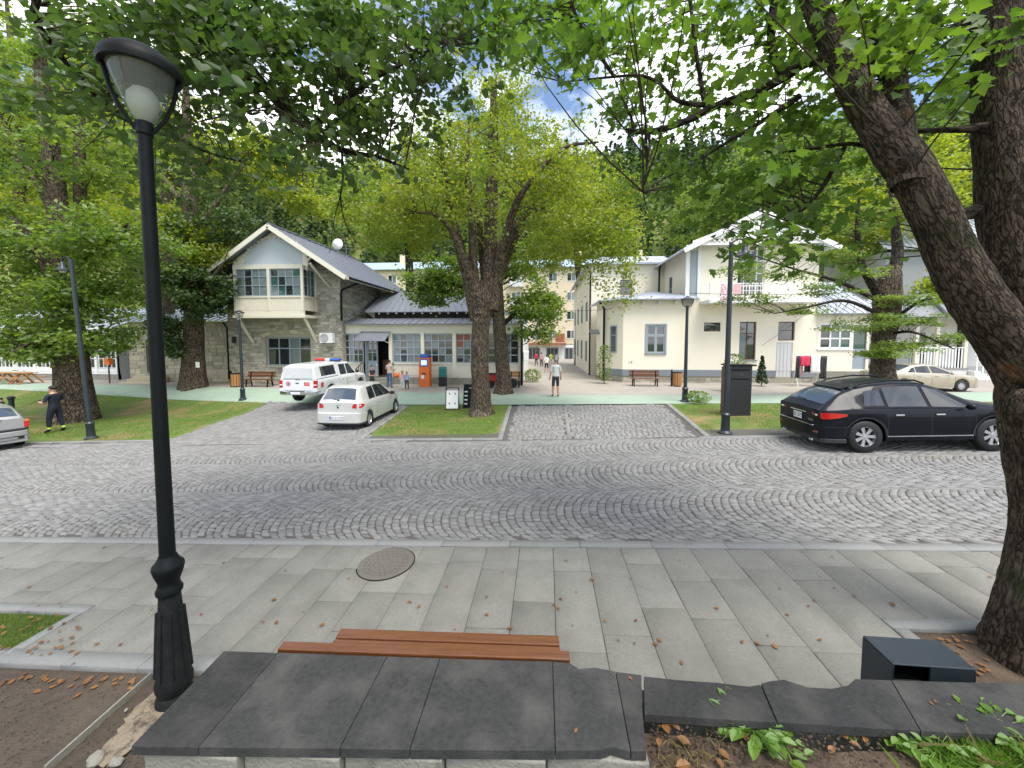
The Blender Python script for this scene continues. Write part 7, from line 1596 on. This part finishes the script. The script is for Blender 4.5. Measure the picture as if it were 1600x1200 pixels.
x0, x1, z0, z1 = cb(687, 697, 605, 573, 21.7); n = 8
for k in range(n):
    hh = (z1 - z0) / n; t = thing('plastic_crate', ['teal plastic crate, topmost of the stack by the kiosk', 'teal crate second from the top of the stack by the kiosk', 'teal crate third from the top of the stack by the kiosk', 'teal crate fourth from the top of the stack by the kiosk', 'dark crate fifth from the top of the stack by the kiosk', 'dark crate sixth from the top of the stack by the kiosk', 'dark crate second from the bottom of the stack by the kiosk', 'dark crate at the bottom of the stack by the kiosk'][k], 'crate', ((x0 + x1) / 2, 21.7, z1 - (k + 1) * hh), rng.normal(0, .04), 'crate stack by the kiosk')
    part('shell', 'teal' if k < 4 else 'plastic', t, lambda m: (m.box(-.2, -.15, 0, .2, .15, .02), m.box(-.2, -.15, .021, -.18, .15, hh - .012), m.box(.18, -.15, .021, .2, .15, hh - .012), m.box(-.179, -.15, .021, .179, -.135, hh * .35), m.box(-.179, -.15, hh * .7, .179, -.135, hh - .012), m.box(-.179, .135, .021, .179, .15, hh - .012)))
g = G(707, 641); g2 = W(717, 606, g.y)
t = thing('sandwich_board', 'white A frame menu board on the island lawn', 'sign board', (g.x, g.y, zgf(g.x, g.y)), R(6)); h = g2.z - t.location.z
part('frame', 'black', t, lambda m: [m.bar((-.27, -.12, -.02), (-.27, .05, h), .03, .04), m.bar((.27, -.12, -.02), (.27, .05, h), .03, .04), m.bar((-.27, .05, h), (.27, .05, h), .03), m.bar((-.25, .30, 0), (-.25, .07, h), .03), m.bar((.25, .30, 0), (.25, .07, h), .03)])
mm = MB(); mm.add([(-.25, -.125, .10), (.25, -.125, .10), (.25, .028, h - .12), (-.25, .028, h - .12), (-.25, -.11, .10), (.25, -.11, .10), (.25, .043, h - .12), (-.25, .043, h - .12)], [(0, 1, 2, 3), (7, 6, 5, 4), (0, 4, 5, 1), (1, 5, 6, 2), (2, 6, 7, 3), (3, 7, 4, 0)]); pn = mm.build('panel', 'white', t)
for dx, f_ in ((-.12, .82), (.12, .82), (-.12, .28), (.12, .28)): zz = .1 + (h - .22) * f_; yy = -.125 + .153 * f_ - .008; part('picture', 'ink', pn, lambda m: m.box(dx - .02, yy, zz - .04, dx + .02, yy + .004, zz + .04))
g = G(733, 640); h = W(733, 601, g.y + .35).z - zgf(g.x, g.y)
t = thing('menu_board', 'black A frame menu board with rows of dishes beside the island trunk', 'sign board', (g.x, g.y + .3, zgf(g.x, g.y)), R(-4))
part('panel', 'iron', t, lambda m: m.obox(Matrix.Translation((0, 0, h / 2)) @ Matrix.Rotation(R(-8), 4, 'X'), .62, .03, h)); part('rear_panel', 'iron', t, lambda m: m.obox(Matrix.Translation((0, .28, h / 2)) @ Matrix.Rotation(R(8), 4, 'X'), .62, .03, h))
def onb(m, x, z, w, hh): m.obox(Matrix.Translation((0, 0, h / 2)) @ Matrix.Rotation(R(-8), 4, 'X') @ Matrix.Translation((x, -.02, z - h / 2)), w, .012, hh)
part('logo', 'weed', t, lambda m: onb(m, .02, h * .86, .16, .06))
for k in range(4):
    for dx in (-.19, .19): part('picture', 'stonegrey', t, lambda m: onb(m, dx, h * (.70 - .17 * k), .13, .06))
for px, Y, lab in ((172, 22.2, 'orange post box on a thin post before the white veranda'),):
    c = W(px, 608, Y); t = thing('post_box', lab, 'post box', (c.x, Y, zgf(c.x, Y))); part('post', 'brown', t, lambda m: m.bar((0, 0, 0), (0, 0, 1.2), .06)); boxp('box', 'orange', t, -.2, -.12, 1.2, .2, .12, 1.62, bevel=.02)
for k, px in enumerate((5, 24, 42)):
    c = W(px, 612, 21.8); t = thing('picnic_table', ['pale wooden picnic table nearest the picture edge', 'middle pale wooden picnic table by the veranda steps', 'pale wooden picnic table next to the veranda steps'][k], 'table', (c.x, 21.8, zgf(c.x, 21.8)), rng.normal(0, .1), 'picnic tables')
    for j in range(4): boxp('table_board', 'woodpale', t, -.6, -.3 + j * .15, .70, .6, -.17 + j * .15, .74)
    for y_ in (-.62, .55): boxp('seat_board', 'woodpale', t, -.6, y_, .42, .6, y_ + .14, .46)
    for sx in (-.45, .45): part('leg', 'woodpale', t, lambda m: [m.bar((sx, -.6, 0), (sx, .0, .7), .05, .08), m.bar((sx, .6, 0), (sx + .05, .0, .7), .05, .08)])
# motorbike behind the trees, notice on the trunk, washing, plants
c = W(775, 606, 21.2); t = thing('motor_scooter', 'red scooter half hidden between the two linden trunks', 'scooter', (c.x + .3, 21.0, zgf(c.x, 21.2)), R(10))
for x_ in (-.6, .65): part('wheel', 'black', t, lambda m: m.lathe([(.12, -.05), (.25, -.06), (.28, 0), (.25, .06), (.12, .05)], 20, (x_, 0, .28), axis='y'))
part('body', 'redplastic', t, lambda m: m.prism([(-.75, .5), (-.2, .35), (.25, .3), (.45, .8), (.35, .95), (.15, .45), (-.1, .5), (-.15, .75), (-.75, .78)], -.14, .14, 'y'), bevel=.04); boxp('seat', 'black', t, -.75, -.14, .785, -.1, .14, .86, bevel=.03); part('handlebar', 'chrome', t, lambda m: m.tube([(.38, -.32, 1.05), (.42, 0, 1.0), (.38, .32, 1.05)], .02, 6)); part('fork', 'chrome', t, lambda m: m.bar((.65, 0, .28), (.42, 0, 1.0), .06))
c = W(308, 570, 20.0); nt_ = boxp('paper_notice', 'white', None, c.x - .12, 20.02, c.z - .16, c.x + .12, 20.03, c.z + .16); tag(nt_, 'white paper notice pinned to the dark trunk by the stone house', 'notice')
Yc = 22.6; x0, x1, z0, z1 = cb(1240, 1281, 590, 556, Yc); t = thing('clothes_rack', 'folding clothes rack before the cream house door', 'clothes rack', ((x0 + x1) / 2, Yc, z0)); w = (x1 - x0) / 2; h = z1 - z0
part('frame', 'white', t, lambda m: [m.bar((sx * w * .9, sy * .3, 0), (sx * w * .9, -sy * .3, h), .02) for sx in (-1, 1) for sy in (-1, 1)] + [m.bar((-w, y_, h), (w, y_, h), .015) for y_ in (-.3, -.1, .1, .3)])
def cloth(name, label, mat, x_, y_, ww, ln):
    nx_, nz_ = 8, 6; V = []; 
    for j in range(nz_ + 1):
        for i_ in range(nx_ + 1): V.append((x_ - ww / 2 + ww * i_ / nx_, y_ + .03 * math.sin(i_ * 1.7 + j * .4) * (j / nz_ + .2), h + .01 - ln * j / nz_))
    m = MB(); k_ = nx_ + 1; m.add(V, [(j * k_ + i_, j * k_ + i_ + 1, (j + 1) * k_ + i_ + 1, (j + 1) * k_ + i_) for j in range(nz_) for i_ in range(nx_)]); o = m.build(name, mat, smooth=True); o.location = t.location
    s_ = o.modifiers.new('thickness', 'SOLIDIFY'); s_.thickness = .012; tag(o, label, 'laundry', 'washing on the rack')
cloth('hung_cloth', 'red cloth on the clothes rack', 'clothred', -w * .45, -.31, .5, .55); cloth('hung_cloth', 'white and blue shirt on the clothes rack', 'teewhite', w * .35, -.31, .5, .95); cloth('hung_cloth', 'light blue towel on the clothes rack', 'clothblue', w * .60, -.12, .3, .9); cloth('hung_cloth', 'black trousers at the end of the clothes rack', 'clothdark', w * .92, -.31, .35, 1.25); cloth('hung_cloth', 'dark cloth in the middle of the clothes rack', 'clothdark', -w * .0, -.1, .4, .9); cloth('hung_cloth', 'dark strip of cloth beside the grey door', 'clothdark', -w * .98, -.31, .2, 1.2); cloth('hung_cloth', 'pink cloth low on the clothes rack', 'teepink', -w * .5, .1, .4, 1.1)
rg = MB(); a, b = W(1127, 445, 22.7), W(1144, 470, 22.7); rg.box(a.x, 22.68, b.z, b.x, 22.71, a.z + .05); o = rg.build('hung_rug', 'rug', bevel=.01); tag(o, 'pink patterned rug hung over the balcony rail', 'rug')
rg = MB(); a, b = W(1146, 445, 22.7), W(1158, 460, 22.7); rg.box(a.x, 22.68, b.z, b.x, 22.71, a.z + .05); o = rg.build('hung_cloth', 'teepink', bevel=.01); tag(o, 'pale pink cloth on the balcony rail beside the rug', 'laundry')
def shrub(name, label, px, py, Y, h, r, n, mat, size, conic=True):
    c = W(px, py, Y); z = zgf(c.x, Y); t = thing(name, label, 'plant', (c.x, Y, z)); MB().tube([(0, 0, 0), (0, 0, h * .9)], [.03, .01], 6).build('stem', 'barkdark', t)
    u = rng.uniform(.1, 1, n); rr = r * ((1 - u) * .9 + .12 if conic else np.sqrt(np.clip(1 - (2 * u - 1.05) ** 2, .02, 1))) * np.sqrt(rng.uniform(.2, 1, n)); a = rng.uniform(0, 6.283, n)
    leaves('crown', t, np.stack([rr * np.cos(a), rr * np.sin(a), u * h], -1), size, mat, 'quad', .5, .2)
shrub('potted_conifer', 'small dark conifer before the cream house between the windows', 1190, 592, 22.4, 1.7, .35, 900, 'needle', .10)
shrub('young_tree', 'thin young tree by the lane steps of the cream house', 944, 590, 23.2, 2.3, .5, 700, 'leafmid', .10, False); shrub('shrub', 'bushy plant showing above the dark cabinet', 1148, 575, 20, 1.9, .6, 500, 'leafmid', .12, False)
shrub('flowering_shrub', 'yellow flowering shrub before the terrace', 1408, 585, 24.6, .9, .8, 900, 'leafyel', .09, False); shrub('shrub', 'low green bush on the lawn beside the lamp foot', 1090, 632, 16.2, .5, .5, 500, 'leafmid', .08, False)
shrub('shrub', 'green shrub at the shop corner by the lane', 832, 590, 24, .8, .6, 500, 'leafmid', .1, False)
# overhead cables
def cable(label, a, b, sag, r=.012):
    P = [Vector(a).lerp(Vector(b), t) - Vector((0, 0, sag * 4 * t * (1 - t))) for t in np.linspace(0, 1, 14)]; o = MB().tube(P, r, 5).build('cable', 'black', smooth=True); tag(o, label, 'cable')
cable('thin cable from the lamp post to the balcony', W(1078, 458, 16.6), W(1350, 455, 24), .12); cable('thin cable across the lane to the cream house', W(812, 478, 22.6), W(960, 482, 24.6), .2); cable('thin cable looping down the cream wall', W(1190, 540, 23.8), W(1270, 480, 23.8), .1, .01); cable('thin cable over the white veranda roof', W(225, 484, 20), W(318, 486, 20.4), .05, .01)

# ------------------------------------------------------------------ people
def person(label, loc, rz, h, zones, hair='hair', arms=None, legs=(.10, .10), lean=0, group=None, stride=0, longhair=0, cap=None):
    """one skinned body; zones(face centre in body units) -> material slot"""
    s = h / 1.75; J = {}; V = []; E = []; Rd = []
    def add(p, r, par=None):
        V.append(p); Rd.append(r if isinstance(r, tuple) else (r, r)); 
        if par is not None: E.append((par, len(V) - 1))
        return len(V) - 1
    ly = lambda z: -lean * max(0, z - .95)
    pel = add((0, 0, .95), (.150, .105)); wa = add((0, ly(1.1), 1.10), (.135, .095), pel); ch = add((0, ly(1.3), 1.30), (.165, .11), wa); sh = add((0, ly(1.42), 1.42), (.12, .085), ch); nk = add((0, ly(1.5) - .01, 1.50), .055, sh); hd = add((0, ly(1.58) - .02, 1.585), (.075, .085), nk); h2 = add((0, ly(1.66) - .025, 1.665), (.078, .092), hd); add((0, ly(1.72) - .015, 1.735), (.055, .065), h2)
    add((0, ly(1.6) - .115, 1.60), .018, hd)
    for sx, lg in ((-1, legs[0]), (1, legs[1])):
        st = stride * sx
        hp = add((sx * .09, 0, .88), .095, pel); kn = add((sx * (.09 + lg * .3), -.02 - st * .5, .50), .068, hp); an_ = add((sx * (.09 + lg * .6), .02 - st, .09), .045, kn); add((sx * (.10 + lg * .7), -.10 - st, .045), .042, an_)
    arms = arms or [((.24, .02, 1.12), (.27, -.04, .88)), ((.24, .02, 1.12), (.27, -.04, .88))]
    for sx, (el, wr) in zip((-1, 1), arms):
        so = add((sx * .185, ly(1.4), 1.395), .058, sh); e = add((sx * el[0], el[1] + ly(el[2]), el[2]), .044, so); w_ = add((sx * wr[0], wr[1] + ly(wr[2]), wr[2]), .033, e)
        d = (Vector(V[w_]) - Vector(V[e])).normalized(); pm_ = add(tuple(Vector(V[w_]) + d * .06), (.036, .024), w_); add(tuple(Vector(V[pm_]) + d * .07), (.028, .014), pm_); add(tuple(Vector(V[w_]) + d * .07 + Vector((-sx * .035, -.02, .01))), .010, w_)
    me = bpy.data.meshes.new('body'); me.from_pydata(V, E, []); o = bpy.data.objects.new('tmp', me); col.objects.link(o)
    sk = o.modifiers.new('skin', 'SKIN'); sk.use_smooth_shade = True; o.modifiers.new('sub', 'SUBSURF').levels = 2
    for k, r in enumerate(Rd): me.skin_vertices[0].data[k].radius = r
    me.skin_vertices[0].data[0].use_root = True
    bpy.context.view_layer.update(); m2 = bpy.data.meshes.new_from_object(o.evaluated_get(bpy.context.evaluated_depsgraph_get())); bpy.data.objects.remove(o)
    t = thing('person', label, 'person', loc, rz, group, s)
    mats, fn = zones
    m2.materials.clear()
    for q in mats: m2.materials.append(M[q])
    for p in m2.polygons: p.material_index = fn(p.center, ly); p.use_smooth = True
    link('body', m2, t)
    hy = ly(1.66) - .02
    hm = MB(); hm.ball((0, hy + .018, 1.69), (.090, .105, .085), 8); hm.v = [v for v in hm.v]
    hm.build('hair', hair, t, smooth=True)
    if longhair: MB().lathe([(.03, 1.68), (.07, 1.6), (.06, 1.68 - longhair), (.02, 1.66 - longhair)], 10, (0, hy + .075, 0)).build('ponytail', hair, t, smooth=True)
    for sx in (-1, 1):
        MB().ball((sx * .083, hy + .005, 1.625), (.012, .022, .03), 5).build('ear', 'skin', t, smooth=True); MB().ball((sx * .030, hy - .092, 1.645), (.013, .008, .008), 5).build('eye', 'ink', t)
    MB().ball((0, hy - .088, 1.565), (.024, .008, .006), 5).build('mouth', 'redroof', t)
    if cap: part('cap', cap, t, lambda m: (m.ball((0, hy, 1.70), (.098, .112, .075), 8), m.prism([(-.06, hy - .08), (.06, hy - .08), (.05, hy - .20), (-.05, hy - .20)], 1.685, 1.70)), smooth=True)
    return t
def zones(shirt, pants, shoe, sleeve=1.16, short=0, extra=None, armx=.2):
    def fn(c, ly):
        arm = abs(c.x) > armx and c.z > .7
        if extra and extra[0] < c.z < extra[1] and not arm: return 4
        if c.z < .085: return 3
        if arm: return 1 if c.z > sleeve + .0 and abs(c.y - ly(c.z)) < .14 else 0
        if c.z < short: return 0
        if c.z < .96: return 2
        if c.z < 1.47: return 1 if not (c.y - ly(c.z) < -.13 and c.z < 1.3) else 0
        return 0
    return (['skin', shirt, pants, shoe] + ([extra[2]] if extra else []), fn)
g = G(88, 676); hp_ = W(88, 604, g.y).z - zgf(g.x, g.y)
o = person('person in dark navy uniform looking at a phone on the lawn', (g.x, g.y, zgf(g.x, g.y) + .02), R(-80), hp_, zones('navy', 'navy', 'black', 1.18, extra=(.16, .23, 'hivis')), arms=[((.25, -.02, 1.14), (.10, -.30, 1.16)), ((.25, -.02, 1.14), (.10, -.30, 1.16))], legs=(.07, .07), stride=.08)
o.scale = (o.scale[0] * 1.28, o.scale[1] * 1.2, o.scale[2])
part('shirt_badge', 'teewhite', o, lambda m: m.obox(Matrix.Translation((.07, -.128, 1.34)), .09, .006, .03))
ph_ = boxp('phone', 'black', None, -.04, -.09, -.008, .04, .07, .008, bevel=.004); ph_.rotation_euler = (R(25), 0, R(-80)); v = o.matrix_basis @ Vector((0, -.44, 1.19)); ph_.location = v; tag(ph_, 'dark phone held by the person in navy uniform', 'phone')
m = W(868, 620, 18.4); person('man in pale grey shirt and dark shorts walking across the path', (m.x, 18.4, zgf(m.x, 18.4) + .02), R(200), W(868, 561, 18.4).z - zgf(m.x, 18.4), zones('teegrey', 'clothdark', 'clothdark', 1.18, .50), 'greyhair', legs=(.03, .03), stride=.06)
Yq = 20.9; m = W(609, 612, Yq); o = person('woman in beige top and blue jeans facing the shop steps', (m.x, Yq, zgf(m.x, Yq) + .01), R(175), 1.56, zones('teebeige', 'denim', 'clothdark', 1.15), 'hair', arms=[((.26, -.05, 1.14), (.22, -.30, 1.10)), ((.28, -.10, 1.18), (.30, -.32, 1.16))], stride=.05)
bg_ = MB(); bg_.ball((0, 0, 0), (.22, .14, .16), 8); bo = bg_.build('shopping_bag', 'orange', smooth=True); bo.location = (W(621, 586, Yq).x, Yq - .1, W(621, 586, Yq).z); tag(bo, 'orange bag held beside the woman in jeans', 'bag')
m = W(581, 600, 21.0); person('dark haired person in black top on the shop steps behind the hatchback', (m.x, 21.05, W(581, 612, 21.05).z), R(60), 1.50, zones('clothdark', 'clothdark', 'black', 1.3), 'hair', arms=[((.25, -.05, 1.12), (.15, -.30, 1.10)), ((.25, -.05, 1.12), (.15, -.30, 1.10))])
for px, lab, sh_, hr, dx, hh in ((629, 'small girl in pink top with long fair hair near the kiosk', 'teepink', 'fairhair', 0, 1.06), (636, 'child in pale blue top beside the girl in pink', 'clothblue', 'fairhair', .1, 1.0)):
    m = W(px, 614, 20.2 + dx); person(lab, (m.x, 20.2 + dx, zgf(m.x, 20.2) + .02), R(190), hh, zones(sh_, 'teegrey' if dx == 0 else 'clothdark', 'teewhite', 1.0), hr, longhair=.3, stride=.05)
m = W(854, 582, 30.); person('boy in white shirt and dark shorts walking down the lane', (m.x, 30., W(854, 582, 30.).z), R(185), 1.38, zones('teewhite', 'navy', 'clothdark', 1.18, .45), 'hair', stride=.1)
for px, py, Y, lab, a_, b_ in ((846, 567, 40, 'person in pink top far down the lane', 'teepink', 'clothdark'), (861, 566, 41, 'person in yellow top far down the lane', 'hivis', 'teebeige'), (838, 565, 42, 'person in dark pink clothes at the far end of the lane', 'clothred', 'clothdark'), (870, 567, 39, 'person in pale top far down the lane beside the yellow one', 'teegrey', 'denim')):
    m = W(px, py, Y); person(lab, (m.x, Y, zgf(m.x, Y) + .02), R(rng.uniform(150, 220)), 1.5, zones(a_, b_, 'black'), 'hair', group='people far down the lane', stride=.05)
m = W(3, 640, 15.5); person('dark haired person behind the silver estate car at the picture edge', (m.x, 15.5, zgf(m.x, 15.5)), R(190), W(3, 622, 15.5).z - zgf(m.x, 15.5), zones('clothdark', 'navy', 'black'), 'hair')
# a low bollard on the lawn behind the estate car
g = W(18, 634, 16.6); t = part('bollard', 'bluegrey', None, lambda m: m.lathe([(.10, -.05), (.10, .55), (.14, .60), (.14, .70), (.06, .74)], 14), smooth=True); t.location = (g.x, 16.6, W(18, 642, 16.6).z); tag(t, 'short grey bollard lamp behind the silver estate car', 'bollard')
